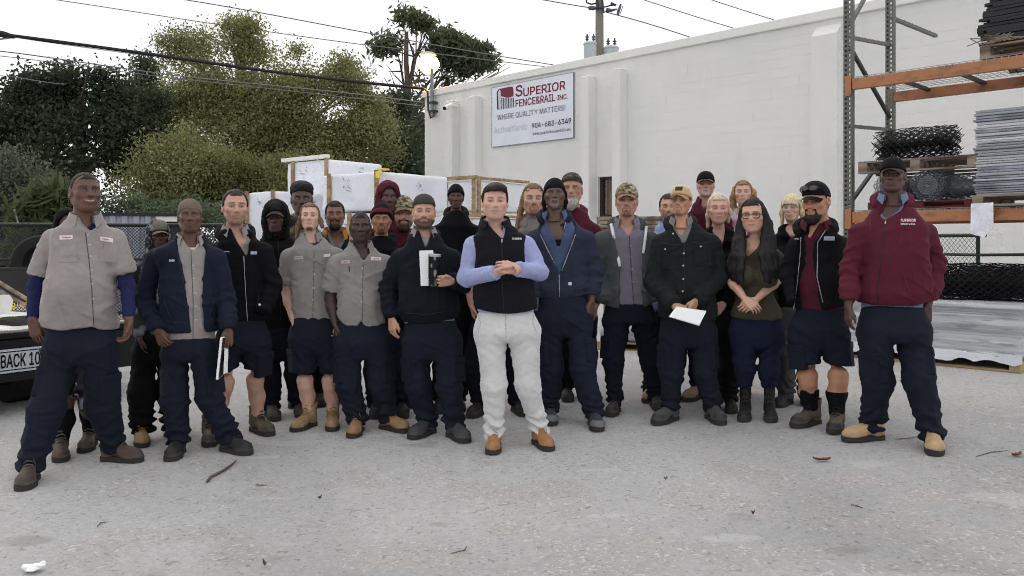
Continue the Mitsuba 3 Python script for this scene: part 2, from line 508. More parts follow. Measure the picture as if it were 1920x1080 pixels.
def cap_dome(g=0.013, low=0.034, tall=0.012, slope=0.25):
    def fn(X, Y, Z):
        d = smin(ball(X, Y, Z, (0, 0.010, 0.032), (0.0765 + g, 0.096 + g, 0.087 + g)), ball(X, Y, Z, (0, -0.02, 0.085), (0.066, 0.068, 0.040 + tall)), 0.03)
        return smax(d, low - slope * np.maximum(Y, -0.09) * 0.8 - Z, 0.003)
    return field(fn, (-0.11, -0.13, -0.04), (0.11, 0.13, 0.16), 0.0075)


def cap_brim(width=0.074, reach=0.070, droop=0.022, z0=0.044):
    """A curved visor reaching out over the brow."""
    U, Wn = 15, 9
    top = []
    for k in range(Wn):
        t = k / (Wn - 1)
        for i in range(U):
            u = -1 + 2 * i / (U - 1)
            x = u * width * (1 - 0.10 * t)
            yb = -0.098 * math.sqrt(max(0.0, 1 - (u * 0.80) ** 2)) + 0.004
            y = yb - reach * t * math.sqrt(max(0.02, 1 - (u * 0.97) ** 2)) ** 0.8
            z = z0 - droop * u * u - 0.16 * reach * t * (1 + 0.4 * u * u)
            top.append((x, y, z))
    top = np.array(top)
    bot = top - [0, 0, 0.004]
    n = U * Wn
    f = []
    for k in range(Wn - 1):
        for i in range(U - 1):
            a, b, c, d = k * U + i, k * U + i + 1, (k + 1) * U + i + 1, (k + 1) * U + i
            f += [(a, d, c), (a, c, b), (n + a, n + c, n + d), (n + a, n + b, n + c)]
    edge = [i for i in range(U)] + [k * U + U - 1 for k in range(1, Wn)] + [(Wn - 1) * U + i for i in range(U - 2, -1, -1)] + [k * U for k in range(Wn - 2, 0, -1)]
    for a, b in zip(edge, edge[1:] + edge[:1]):
        f += [(a, b, n + b), (a, n + b, n + a)]
    return trimesh.Trimesh(np.vstack([top, bot]), np.array(f), process=False)


def beanie_mesh(g=0.014, low=0.040, tall=0.02, band=False):
    def fn(X, Y, Z):
        k = g + (0.005 if band else 0.0)
        d = smin(ball(X, Y, Z, (0, 0.012, 0.032), (0.0765 + k, 0.096 + k, 0.087 + k)), ball(X, Y, Z, (0, 0.02, 0.09), (0.058, 0.062, 0.040 + tall)), 0.03)
        zl = low - 0.5 * np.maximum(Y + 0.07, 0)
        zl = np.maximum(zl, -0.03)
        d = smax(d, zl - Z, 0.006)
        if band:
            d = smax(d, Z - zl - 0.042, 0.006)
        return d
    m = field(fn, (-0.115, -0.125, -0.06), (0.115, 0.14, 0.165), 0.0078)
    ang = np.arctan2(m.vertices[:, 0], m.vertices[:, 1])
    m.vertices += vnormals(m) * (0.0010 * np.sin(ang * 60) + 0.004 * vnoise(m.vertices, 22, 5, 2))[:, None]
    return m


def hood_mesh(size=1.0, opening=0.072, drop=-0.20):
    """A raised hood: a shell round the head, open at the face."""
    def fn(X, Y, Z):
        s = size
        d = ball(X, Y, Z, (0, 0.022, 0.020), (0.106 * s, 0.128 * s, 0.132 * s))
        d = smin(d, cone(X, Y, Z, np.array([0, 0.03, -0.05]), np.array([0, 0.03, drop]), 0.100 * s, 0.105 * s), 0.05)
        inner = smin(ball(X, Y, Z, (0, 0.012, 0.014), (0.092 * s, 0.112 * s, 0.116 * s)), cone(X, Y, Z, np.array([0, 0.02, -0.05]), np.array([0, 0.02, drop]), 0.082 * s, 0.088 * s), 0.05)
        d = smax(d, -inner, 0.008)
        face = ball(X, Y, Z, (0, -0.13, -0.020), (opening, 0.135, 0.108))
        face = smin(face, cone(X, Y, Z, np.array([0, -0.13, -0.05]), np.array([0, -0.13, -0.16]), opening * 0.92, opening * 0.6), 0.02)
        d = smax(d, -face, 0.010)
        return smax(d, drop + 0.02 - Z, 0.01)
    m = field(fn, (-0.14, -0.14, drop - 0.02), (0.14, 0.18, 0.18), 0.0105)
    m.vertices += vnormals(m) * (vnoise(m.vertices, (14, 14, 18), 7, 3)[:, None] * 0.020)
    return m


def glasses_mesh(kind='thin', w=0.027, hgt=0.018):
    r = 0.0030 if kind == 'thick' else 0.0013
    rings = []
    for s in (-1, 1):
        t = np.linspace(0, 2 * np.pi, 25)
        x = s * 0.032 + w * np.sign(np.cos(t)) * np.abs(np.cos(t)) ** 0.7
        z = 0.0 + hgt * np.sign(np.sin(t)) * np.abs(np.sin(t)) ** 0.75
        y = -0.096 + 0.25 * np.maximum(np.abs(x) - 0.03, 0)
        rings.append(tube(np.stack([x, y, z], 1), r, 6, False))
        rings.append(tube([(s * 0.058, -0.090, 0.008), (s * 0.080, -0.05, 0.008), (s * 0.081, 0.012, 0.006)], r, 6))
    rings.append(tube([(-0.007, -0.097, 0.004), (0, -0.1005, 0.006), (0.007, -0.097, 0.004)], r, 6))
    return cat(*rings)


# ---------------------------------------------------------------- hand and forearm
def hand_bones(wrist, d, n, thumb, curl, spread=1.0, scale=1.0, thumb_in=0.3):
    """Bones (a, b, ra, rb) of a hand: d along the palm, n out of the palm (fingers curl towards it), thumb the thumb's side."""
    d, n = np.asarray(d, float), np.asarray(n, float)
    d = d / np.linalg.norm(d)
    n = n - d * (n @ d)
    n = n / np.linalg.norm(n)
    s = np.cross(d, n)
    if s @ np.asarray(thumb, float) < 0:
        s = -s
    P = lambda a, b, c: wrist + scale * (a * d + b * s + c * n)
    bones = []
    for k, (off, L, rr) in enumerate(((0.0325, 0.075, 0.0080), (0.0110, 0.083, 0.0084), (-0.0110, 0.077, 0.0080), (-0.0320, 0.060, 0.0071))):
        base = P(0.092 - 0.004 * abs(k - 1.3), off, 0)
        bones.append((P(0.008, off * 0.62, 0), base, 0.0165 * scale, 0.0125 * scale))
        c = curl[k] if np.ndim(curl) else curl * (0.9 + 0.12 * k)
        ang, p = c * 0.5, base
        for frac, add in ((0.45, 0.0), (0.31, 0.85 * c), (0.24, 0.6 * c)):
            ang += add
            q = p + scale * L * frac * (math.cos(ang) * d + math.sin(ang) * n + spread * off * 1.2 * s)
            bones.append((p, q, rr * scale, rr * 0.93 * scale))
            p, rr = q, rr * 0.93
    b0, b1 = P(0.020, 0.028, 0.006), P(0.055, 0.052 - 0.02 * thumb_in, 0.012 + 0.02 * thumb_in)
    b2 = P(0.083, 0.058 - 0.035 * thumb_in, 0.018 + 0.03 * thumb_in)
    b3 = P(0.105, 0.056 - 0.05 * thumb_in, 0.022 + 0.036 * thumb_in)
    return bones + [(b0, b1, 0.0150 * scale, 0.0115 * scale), (b1, b2, 0.0108 * scale, 0.0098 * scale), (b2, b3, 0.0096 * scale, 0.0080 * scale)]


def limb_mesh(bones, hand, h=0.0062):
    if hand and h < 0.007 and np.linalg.norm(bones[0][0] - bones[-1][1]) > 0.2:
        a, b, ra, rb = bones[-1]
        q = a + (b - a) * 0.72
        r = ra + (rb - ra) * 0.72
        return cat(limb_mesh(bones[:-1] + [(a, a + (b - a) * 0.86, ra, ra + (rb - ra) * 0.86)], [], 0.0095), limb_mesh([(q, b, r, rb)], hand, h))
    pts = np.array([b[0] for b in bones + hand] + [b[1] for b in bones + hand])
    pad = max(b[2] for b in bones) + 0.015
    def fn(X, Y, Z):
        d = None
        for b in bones:
            e = cone(X, Y, Z, *b)
            d = e if d is None else smin(d, e, 0.02)
        for i, b in enumerate(hand):
            d = smin(d, cone(X, Y, Z, *b), 0.010 if i % 4 == 0 or i >= 16 else 0.0018)
        return d
    return field(fn, pts.min(0) - pad, pts.max(0) + pad, h)


# ---------------------------------------------------------------- boots (toe towards -y, origin under the ankle)
def sole_outline(g=0.0):
    c = lambda x, y, r: sg.Point(x, y).buffer(r + g, 24)
    return so.unary_union([c(0, 0.035, 0.040), c(0.0, -0.01, 0.036)]).convex_hull.union(so.unary_union([c(0.003, -0.105, 0.051), c(0, -0.155, 0.044), c(0, -0.01, 0.036)]).convex_hull)


def boot_meshes(kind):
    top = {'boot': 0.175, 'shoe': 0.115, 'tall': 0.36, 'chukka': 0.135}[kind]
    slim = {'boot': 0.0, 'shoe': 0.002, 'tall': -0.004, 'chukka': -0.003}[kind]
    def fn(X, Y, Z):
        d = ball(X, Y, Z, (0, 0.030, 0.055), (0.042 + slim, 0.046, 0.055))
        d = smin(d, ball(X, Y, Z, (0.002, -0.130, 0.038), (0.049 + slim, 0.072, 0.043)), 0.03)
        d = smin(d, cone(X, Y, Z, np.array([0, 0.005, 0.085]), np.array([0.002, -0.125, 0.045]), 0.042 + slim, 0.036), 0.03)
        d = smin(d, cone(X, Y, Z, np.array([0, 0.018, 0.07]), np.array([0, 0.024, top + 0.03]), 0.043 + slim, 0.054 + slim), 0.025)
        d = smax(d, Z - top - 0.10 * Y, 0.004)
        if kind in ('boot', 'tall', 'chukka'):
            d = smax(d, -cone(X, Y, Z, np.array([0, 0.02, top - 0.03]), np.array([0, 0.024, top + 0.05]), 0.040, 0.046), 0.006)
        return smax(d, 0.022 - Z, 0.003)
    up = field(fn, (-0.075, -0.225, 0.0), (0.075, 0.10, top + 0.03), 0.0085 if kind != 'tall' else 0.010)
    up.vertices += vnormals(up) * (vnoise(up.vertices, (30, 30, 45), 3, 3)[:, None] * 0.010)
    sole = cat(extrude(sole_outline(0.004), 0.026), moved(extrude(sole_outline(-0.001), 0.006), np.array([[1, 0, 0, 0], [0, 1, 0, 0], [0, 0, 1, 0.0255], [0, 0, 0, 1.0]])))
    bars = []
    zs = {'boot': 6, 'shoe': 4, 'tall': 9, 'chukka': 3}[kind]
    for k in range(zs):
        t = k / (zs - 1)
        if kind == 'tall':
            y, z = (-0.085 + 0.055 * min(1, t * 3), 0.078 + 0.05 * min(1, t * 3)) if t < 0.33 else (-0.031, 0.128 + (t - 0.33) * 0.32)
        else:
            y, z = -0.098 + 0.068 * t, 0.076 + (top - 0.085) * t ** 1.2 * 0.95
        bars.append(tube([(-0.024, y + 0.010, z - 0.006), (0, y - 0.010, z + 0.010), (0.024, y + 0.010, z - 0.002)], 0.0042, 5))
    bars.append(tube([(0.0, -0.035, top * 0.9), (0.025, -0.06, top * 0.85), (0.036, -0.055, top * 0.6)], 0.0022, 5))
    return up, sole, cat(*bars)


BOOTS = {k: boot_meshes(k) for k in ('boot', 'shoe', 'tall', 'chukka')}
SOLE_PLY = {k: mikit.ply(BOOTS[k][1], 'm_rubber', smooth=40) for k in BOOTS}
LACE_PLY = {k: mikit.ply(BOOTS[k][2], smooth=True) for k in BOOTS}
UPPER_PLY = {}


def upper_ply(kind, col, toe=None):
    key = (kind, tuple(np.round(col, 4)), None if toe is None else tuple(np.round(toe, 4)))
    if key not in UPPER_PLY:
        m = BOOTS[kind][0]
        c = np.tile(np.asarray(col, float), (len(m.vertices), 1)) * (1 + 0.7 * vnoise(m.vertices, 28, 4, 3))[:, None]
        if toe is not None:
            t = ramp(-m.vertices[:, 1], 0.13, 0.15) * ramp(0.075 - m.vertices[:, 2], 0, 0.01)
            c = shade_between(c, toe, t)
        c = shade_between(c, (0.30, 0.28, 0.26), 0.30 * ramp(0.05 - m.vertices[:, 2], 0, 0.03))
        UPPER_PLY[key] = mikit.ply(m, 'm_leather', smooth=True, color=np.clip(c, 0.004, 0.8))
    return UPPER_PLY[key]


for nm, c in (('m_lace_dark', (30, 26, 24)), ('m_lace_tan', (150, 120, 70)), ('m_lace_grey', (95, 90, 85))):
    plain(nm, lin(*c), 0.8)



def camo(cols, f=16.0, seed=0):
    cols = [np.asarray(c, float) for c in cols]
    def fn(p):
        out = np.tile(cols[0], (len(p), 1))
        for k, c in enumerate(cols[1:]):
            n = vnoise(p, (f, f, f * 1.25), seed + 11 * k, 2)
            out = shade_between(out, c, ramp(n, 0.05 + 0.02 * k, 0.075 + 0.02 * k))
        return out
    return fn


def checked(a, b, step=0.012):
    def fn(p):
        t = ((np.floor(p[:, 0] / step) + np.floor(p[:, 2] / step)) % 2) * 0.5
        return shade_between(np.tile(np.asarray(a, float), (len(p), 1)), b, t)
    return fn


ALB = 0.68


def folds(v, f, seed, width=0.15):
    """Creases of cloth: narrow ridges along the zero lines of a stretched noise."""
    return np.maximum(0, 1 - np.abs(vnoise(v, f, seed, 2)) / width) ** 1.6 - 0.25


def paint(v, col, seed=0, var=0.09):
    c = ALB * col(v) if callable(col) else ALB * np.tile(np.asarray(col, float), (len(v), 1))
    return np.clip(c * (1 + var * 2 * vnoise(v, 7, seed, 3) + 0.10 * 2 * vnoise(v, 60, seed + 1, 1))[:, None], 0.003, 0.88)


def rotz(a):
    c, s = math.cos(a), math.sin(a)
    return np.array([[c, -s, 0], [s, c, 0], [0, 0, 1.0]])


def rotx(a):
    c, s = math.cos(a), math.sin(a)
    return np.array([[1.0, 0, 0], [0, c, -s], [0, s, c]])


def roty(a):
    c, s = math.cos(a), math.sin(a)
    return np.array([[c, 0, s], [0, 1.0, 0], [-s, 0, c]])


class Person:
    count = 0

    def __init__(self, label, head, feet, skin, extra=0.014, yaw=0, pitch=0, roll=0, fem=0.0, sh=None, rows=None, belly=0.0, h=0.0115, face=None, beard=None, beard_col=None,
                 stubble=0.0, brow=(0.02, 0.014, 0.010), ground=None, thick=1.0, shin_col=None):
        Person.count += 1
        self.seed = Person.count * 17
        self.key = thing('person', label, 'person', 'people lined up in the yard')
        self.h, self.skin, self.fem = h, np.asarray(skin, float) * 0.68, fem
        self.feet = []
        for (x, y, a) in feet:
            g = on_ground(x, y)
            a = math.radians(a)
            ray = np.array([g[0], g[1], 0]) / math.hypot(g[0], g[1])
            g = g + ray * (0.125 * max(0.0, math.cos(a)) + 0.05)
            g = np.array([(x - CX) / FOCAL * g[1], g[1], 0])
            a = a - math.atan2(g[0], g[1])
            g = g - np.array([math.sin(a), 0, 0]) * 0.05
            g[2] = float(ground_z(g[0], g[1]))
            self.feet.append((g, a))
        D = self.D = float(np.mean([f[0][1] for f in self.feet])) if ground is None else ground
        self.s = FOCAL / D
        hx, top, chin = head
        self.hh = hh = chin - top
        self.hx, self.chin = hx, chin
        k = self.k = ((chin - top) / self.s - extra) / 0.233
        if not 0.84 < k < 1.16:
            print(f'  head scale {k:.2f} of {self.key}: {label[:40]}')
        self.phi = math.atan2((hx - CX) / FOCAL, 1.0)
        self.c, self.turn = math.cos(self.phi), rotz(-self.phi)
        self.R = self.turn @ rotz(math.radians(yaw)) @ rotx(-math.radians(pitch)) @ roty(math.radians(roll))
        self.O = at(hx, chin, D - 0.03) + np.array([0, 0, 0.115 * k])
        self.HM = np.eye(4)
        self.HM[:3, :3] = self.R * k
        self.HM[:3, 3] = self.O
        self.neck = self.O + self.turn @ np.array([0, 0.040 * k, -0.160 * k])
        if sh is None:
            sh = (hx - 0.92 * hh, hx + 0.92 * hh, chin + 0.52 * hh)
        self.sh = sh
        xc, hw = (sh[0] + sh[1]) / 2, (sh[1] - sh[0]) / 2
        y0 = chin + 0.08 * hh
        R = [(y0, hx - 0.27 * hh, hx + 0.27 * hh)] + [(y0 + (sh[2] - y0) * t, hx * (1 - t) + xc * t - w, hx * (1 - t) + xc * t + w) for t, w in ((0.35, max(0.50 * hh, 0.46 * hw)), (0.70, 0.68 * hw), (1.0, 0.86 * hw))]
        R.append((sh[2] + 0.16 * hh, xc - 0.93 * hw, xc + 0.93 * hw))
        if rows is None:
            w = 0.86 * hw / 0.92
            rows = [(chin + 1.2 * hh, xc - w, xc + w), (chin + 2.2 * hh, xc - w * 0.94, xc + w * 0.94), (chin + 3.0 * hh, xc - w, xc + w)]
        R += list(rows)
        z = np.array([at(0, r[0], D)[2] for r in R])
        a = np.array([(r[2] - r[1]) / 2 / self.s for r in R]) * self.c
        cx = np.array([at((r[1] + r[2]) / 2, 0, D)[0] for r in R])
        b = np.clip(a * 0.60 * thick, 0.075, 0.26)
        b[0], b[1], b[2], b[3] = 0.070, 0.084, 0.098 * thick, max(0.105, 0.112 * thick)
        bz = at(0, chin + 2.0 * hh, D)[2]
        bel = belly * np.exp(-((z - bz) / 0.16) ** 2)
        b = b + bel * 0.5
        cy = D + 0.012 * np.arange(len(z)) / len(z) - bel * 0.5
        o = np.argsort(z)
        self.prof = [PchipInterpolator(z[o], q[o], extrapolate=True) for q in (a, b, cx, cy)]
        self.zr = (z.min(), z.max())
        self.arms, self.parts, self.skins = {}, {}, []
        rg = np.random.RandomState(self.seed)
        u = rg.uniform(-1, 1, 6)
        face = {**dict(w=1 + 0.035 * u[0], jaw=1 + 0.07 * u[1], nose=1 + 0.13 * u[2], lips=1 + 0.15 * u[3], chin=0.004 * u[4], cheeks=0.003 * u[5]), **(face or {})}
        hv, hf, q = head_mesh(fem=fem, seed=self.seed, step=0.0055 if h < 0.0125 else 0.0070, **face)
        smile = (face or {}).get('smile', 0)
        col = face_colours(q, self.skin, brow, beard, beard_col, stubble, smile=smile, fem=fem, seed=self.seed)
        if shin_col is not None:
            pass
        m = trimesh.Trimesh(hv, hf, process=False)
        m.apply_transform(self.HM)
        self.skins.append((m, col))

    # -- coordinates
    def pt(self, x, y, fwd=0.0):
        return at(x, y, self.D - fwd)

    def loft(self, X, Y, Z, inset=0.0, pw=2.4):
        zc = np.clip(Z, self.zr[0], self.zr[1])
        a, b, cx, cy = (f(zc) for f in self.prof)
        a, b = np.maximum(a - inset, 0.02), np.maximum(b - inset, 0.02)
        cs, sn = math.cos(self.phi), math.sin(self.phi)
        dx, dy = X - cx, Y - cy
        q = (np.abs((dx * cs - dy * sn) / a) ** pw + np.abs((dx * sn + dy * cs) / b) ** pw) ** (1 / pw)
        d = (q - 1) * np.minimum(a, b)
        if self.fem:
            zc, k = self.neck[2] - 0.255 * self.k, self.k
            for sg in (-1, 1):
                o = self.turn @ np.array([sg * 0.078, -0.085, 0])
                d = smin(d, ball(X, Y, Z, (float(self.prof[2](zc)) + o[0], self.D + o[1], zc), (0.078 * k - inset, 0.085 * k - inset, 0.082 * k - inset)), 0.04)
        return smax(d, np.maximum(Z - self.zr[1] + inset * 0.3, self.zr[0] - Z), 0.01)

    def arm(self, side, e, w, r=(0.066, 0.056, 0.043), sx=0.0):
        """side 0 = on the left of the photo. e, w: elbow and wrist pixel and how far in front of the body plane."""
        x, y = self.sh[side], self.sh[2]
        s = self.pt(x + (0.10 if side == 0 else -0.10) * self.hh + sx, y + max(0.24 * self.hh, r[0] * self.s * 0.95))
        s[1] += 0.015
        r = tuple(q * (0.90 if q > 0.05 else 1.0) * self.c for q in r)
        self.arms[side] = (s, self.pt(*e), self.pt(*w), r)
        return self

    def sleeves(self, X, Y, Z, d, length, grow, flare=0.0):
        for side, (s, e, w, r) in self.arms.items():
            r0, r1, r2 = (q + grow for q in r)
            if length == 'none':
                continue
            if length == 'short':
                t = 0.78
                q = s + (e - s) * t
                u = (e - s) / np.linalg.norm(e - s)
                f = cone(X, Y, Z, s, s + (e - s) * (t + 0.1), r0, r1 + 0.012 + flare)
                f = smax(f, (X - q[0]) * u[0] + (Y - q[1]) * u[1] + (Z - q[2]) * u[2], 0.004)
            else:
                f = smin(cone(X, Y, Z, s, e, r0, r1), cone(X, Y, Z, e, w, r1, r2), 0.025)
                u = (w - e) / np.linalg.norm(w - e)
                f = smax(f, (X - w[0]) * u[0] + (Y - w[1]) * u[1] + (Z - w[2]) * u[2], 0.006)
            dist = np.sqrt((X - s[0]) ** 2 + (Y - s[1]) ** 2 + (Z - s[2]) ** 2)
            kk = 0.006 + 0.040 * (1 - np.clip((dist - 0.07) / 0.10, 0, 1))
            d = smin(d, f, kk)
        return d

    def top(self, name, col, sleeve='long', hem=None, inset=0.0, opening=None, cut_top=None, grow=0.0, bsdf='m_cloth', wrinkle=1.0, label=None, h=None, flare=0.0, armhole=False, neck=None, rib=0.0):
        """A garment on the upper body. hem: [(x, y)...] pixels of its lower edge; opening: [(y, xl, xr)...] of the front."""
        D = self.D
        if hem is not None:
            hp = np.array([self.pt(*q, 0.06) for q in hem])
            hx, hz = hp[:, 0], hp[:, 2]
        if opening is not None:
            op = np.array([[self.pt(0, y, 0.11)[2], self.pt(l, y, 0.11)[0], self.pt(r, y, 0.11)[0]] for (y, l, r) in opening])
            op = op[np.argsort(op[:, 0])]
        def fn(X, Y, Z):
            d = self.loft(X, Y, Z, inset)
            if armhole:
                for side in (0, 1):
                    s = self.arms[side][0]
                    sg = -1 if side == 0 else 1
                    d = smax(d, -ball(X, Y, Z, (s[0] + sg * 0.050, D, s[2] - 0.06), (0.066, 0.3, 0.135)), 0.02)
            d = self.sleeves(X, Y, Z, d, sleeve, grow, flare)
            if hem is not None:
                d = smax(d, np.interp(X, hx, hz) - Z, 0.006)
            if rib:
                zb = np.interp(X, hx, hz) if hem is not None else self.zr[0]
                d = d - 0.010 * np.exp(-((Z - zb - rib - 0.05) / 0.045) ** 2)
            if opening is not None:
                zl = np.interp(Z, op[:, 0], op[:, 1])
                zr = np.interp(Z, op[:, 0], op[:, 2])
                o = np.maximum(np.abs(X - (zl + zr) / 2) - (zr - zl) / 2, np.maximum(op[0, 0] - Z, Y - D + 0.02))
                d = smax(d, -o, 0.012)
            if cut_top is not None:
                zt = self.pt(0, cut_top)[2]
                d = smax(d, Z - zt, 0.004)
            if neck is not None:
                n = self.neck
                d = smax(d, -cone(X, Y, Z, n + np.array([0, -0.04, -0.06 - neck[1]]), n + np.array([0, 0.0, 0.15]), neck[0], neck[0] + 0.02), 0.01)
            return d
        pts = [np.array([self.prof[2](z) + sg * self.prof[0](z), D, z]) for z in np.linspace(*self.zr, 6) for sg in (-1, 1)]
        lo, hi = np.min(pts, 0), np.max(pts, 0)
        lo[1], hi[1] = D - 0.34, D + 0.26
        if sleeve != 'none':
            for s, e, w, r in self.arms.values():
                for q in (s, e) + ((w,) if sleeve == 'long' else ()):
                    lo, hi = np.minimum(lo, q - 0.10), np.maximum(hi, q + 0.10)
        if hem is not None:
            lo[2] = max(lo[2], hz.min() - 0.03)
        m = field(fn, lo - 0.02, hi + 0.03, h or self.h)
        v = np.array(m.vertices)
        n = vnormals(m)
        sd = self.seed + len(self.parts)
        ax = v + 0.02 * np.stack([vnoise(v, 6, sd + 2), vnoise(v, 6, sd + 3), vnoise(v, 6, sd + 4)], 1)
        n1 = vnoise(ax, (8, 8, 5), sd, 2)
        n2 = 0.5 - 2 * np.abs(vnoise(ax @ rotz(0.3).T @ roty(0.5).T, (6, 6, 15), sd + 1, 2))
        n3 = 0.5 - 2 * np.abs(vnoise(ax @ roty(-0.45).T, (13, 9, 6), sd + 5, 2))
        zm = ramp(self.neck[2] - v[:, 2], 0.05, 0.22)
        zz = ramp(self.neck[2] - v[:, 2], 0.10, 0.45)
        mk = vnoise(v, 3.2, sd + 21, 2)
        mk1, mk2 = ramp(mk, -0.03, 0.12), ramp(-mk, -0.01, 0.13)
        w_in = 0.5 if inset >= 0.018 else 1.0
        wrinkle = wrinkle * w_in
        disp = wrinkle * (0.006 * n1 + (0.011 * mk1 * folds(ax @ rotz(0.3).T @ roty(0.46).T, (2.0, 3.5, 11), sd + 1) + 0.011 * mk2 * folds(ax @ roty(-0.55).T, (2.2, 3.5, 11), sd + 7)) * zm
                          + 0.008 * zz * folds(ax @ roty(0.10).T, (13, 8, 1.6), sd + 8))
        for s, e, w, r in self.arms.values():
            g = np.exp(-(((v - e) ** 2).sum(1)) / 0.011) + 0.7 * np.exp(-(((v - w - (e - w) * 0.15) ** 2).sum(1)) / 0.007)
            u = (w - e) / np.linalg.norm(w - e)
            disp += wrinkle * 0.010 * g * np.sin(((v - e) @ u) * 95 + 7 * vnoise(v, 12, sd + 6)) * (0.6 + n2)
        if hem is not None:
            zb = np.interp(v[:, 0], hx, hz)
            disp *= 1 - 0.85 * np.exp(-((v[:, 2] - zb) / 0.028) ** 2)
        disp = np.maximum(disp, -0.007)
        m.vertices = v + n * disp[:, None]
        key = put(name, m, bsdf, self.key, smooth=True, label=label, color=paint(m.vertices, col, sd))
        self.parts[name] = (key, m)
        return key

    # -- things laid on a garment's front
    def hit(self, name, x, z):
        """Points of the garment's front in sight of someone facing the person, for places (x, z) of the body plane."""
        m = self.parts[name][1]
        x, z = np.atleast_1d(x).astype(float), np.atleast_1d(z).astype(float)
        o = np.tile([0, 0, CAM_H], (len(x), 1))
        u = np.stack([x, np.full_like(x, self.D), z], 1) - o
        u /= np.linalg.norm(u, axis=1, keepdims=True)
        loc, ir, _ = m.ray.intersects_location(o, u, multiple_hits=False)
        t = np.full(len(x), np.nan)
        t[ir] = np.linalg.norm(loc - o[ir], axis=1)
        bad = np.isnan(t)
        if bad.all():
            t[:] = self.D / u[:, 1] - 0.12
        elif bad.any():
            t[bad] = np.interp(np.flatnonzero(bad), np.flatnonzero(~bad), t[~bad])
        return t, u, o

    def line(self, on, name, pts, r, bsdf='m_metal_small', label=None, step=0.014, lift=0.0015):
        """A cord or zip along the pixels pts on a garment."""
        P = np.array([self.pt(*q) for q in pts])[:, [0, 2]]
        L = np.r_[0, np.cumsum(np.linalg.norm(np.diff(P, axis=0), axis=1))]
        t = np.linspace(0, L[-1], max(3, int(L[-1] / step)))
        x, z = np.interp(t, L, P[:, 0]), np.interp(t, L, P[:, 1])
        y, u, o = self.hit(on, x, z)
        y = y - lift
        if len(y) > 4:
            y = np.convolve(np.pad(y, 1, mode='edge'), [0.25, 0.5, 0.25], 'valid')
        return put(name, tube(o + u * y[:, None], r, 6), bsdf, self.parts[on][0], smooth=True, label=label)

    def patch(self, on, name, c, w, hgt, bsdf, label=None, slant=0.0, off=0.003, n=(9, 6), col=None):
        """A flat sewn piece centred on pixel c, w x hgt metres."""
        p = self.pt(*c)
        u, v = np.meshgrid(np.linspace(-w / 2, w / 2, n[0]), np.linspace(-hgt / 2, hgt / 2, n[1]), indexing='ij')
        x, z = p[0] + u.ravel(), p[2] + v.ravel() + slant * u.ravel()
        y, ray, o = self.hit(on, x, z)
        A = np.stack([u.ravel(), v.ravel(), np.ones(u.size)], 1)
        fit = A @ np.linalg.lstsq(A, y, rcond=None)[0]
        y = np.minimum(y, 0.75 * y + 0.25 * fit)
        if col is not None:
            y = np.minimum(y, fit + 0.004)
        f = (o + ray * (y - off)[:, None]).reshape(n[0], n[1], 3)
        b = (o + ray * (y + 0.004)[:, None]).reshape(n[0], n[1], 3)
        F, V = [], np.vstack([f.reshape(-1, 3), b.reshape(-1, 3)])
        N = n[0] * n[1]
        for i in range(n[0] - 1):
            for j in range(n[1] - 1):
                a, bb, cc, d = i * n[1] + j, (i + 1) * n[1] + j, (i + 1) * n[1] + j + 1, i * n[1] + j + 1
                F += [(a, bb, cc), (a, cc, d), (N + a, N + cc, N + bb), (N + a, N + d, N + cc)]
        ring = [i * n[1] for i in range(n[0])] + [(n[0] - 1) * n[1] + j for j in range(1, n[1])] + [i * n[1] + n[1] - 1 for i in range(n[0] - 2, -1, -1)] + [j for j in range(n[1] - 2, 0, -1)]
        for a, bb in zip(ring, ring[1:] + ring[:1]):
            F += [(a, N + a, N + bb), (a, N + bb, bb)]
        m = trimesh.Trimesh(V, np.array(F), process=False)
        if col is not None:
            return put(name, m, 'm_cloth', self.parts[on][0], label=label, color=paint(V, col, self.seed))
        return put(name, m, bsdf, self.parts[on][0], smooth=50, label=label)

    def writing(self, on, name, text, c, hgt, bsdf, label=None, slant=0.0, lift=0.004, bold=True, squeeze=1.0, width=None):
        m = meshkit.text_mesh(text, hgt, 0.0015, bold)
        v = m.vertices.copy()
        w = np.ptp(v[:, 0])
        if width:
            squeeze = width / w
        v[:, 0] = (v[:, 0] - v[:, 0].min() - w / 2) * squeeze
        p = self.pt(*c)
        x, z = p[0] + v[:, 0], p[2] + v[:, 1] - hgt / 2 + slant * v[:, 0]
        xs = np.linspace(x.min(), x.max(), 9)
        y = np.interp(x, xs, self.hit(on, xs, p[2] + slant * (xs - p[0]))[0]) - lift - v[:, 2]
        o = np.array([0, 0, CAM_H])
        u = np.stack([x, np.full_like(x, self.D), z], 1) - o
        u /= np.linalg.norm(u, axis=1, keepdims=True)
        m = trimesh.Trimesh(o + u * y[:, None], m.faces[:, ::-1], process=False)
        return put(name, m, bsdf, self.parts[on][0], label=label)

    def scribble(self, on, name, c, w, hgt, bsdf, label=None, seed=0, slant=0.0, r=0.0016):
        """Embroidered handwriting too small to read in the photo."""
        rg = np.random.RandomState(seed + 5)
        n = 14
        p = self.pt(*c)
        x = p[0] + np.linspace(-w / 2, w / 2, n)
        z = p[2] + slant * (x - p[0]) + hgt * 0.5 * np.where(np.arange(n) % 2, -0.8, 1) * rg.uniform(0.4, 1.0, n)
        y, u, o = self.hit(on, x, z)
        return put(name, tube(o + u * (np.median(y) * 0.5 + y * 0.5 - 0.006)[:, None], r, 5), bsdf, self.parts[on][0], label=label)

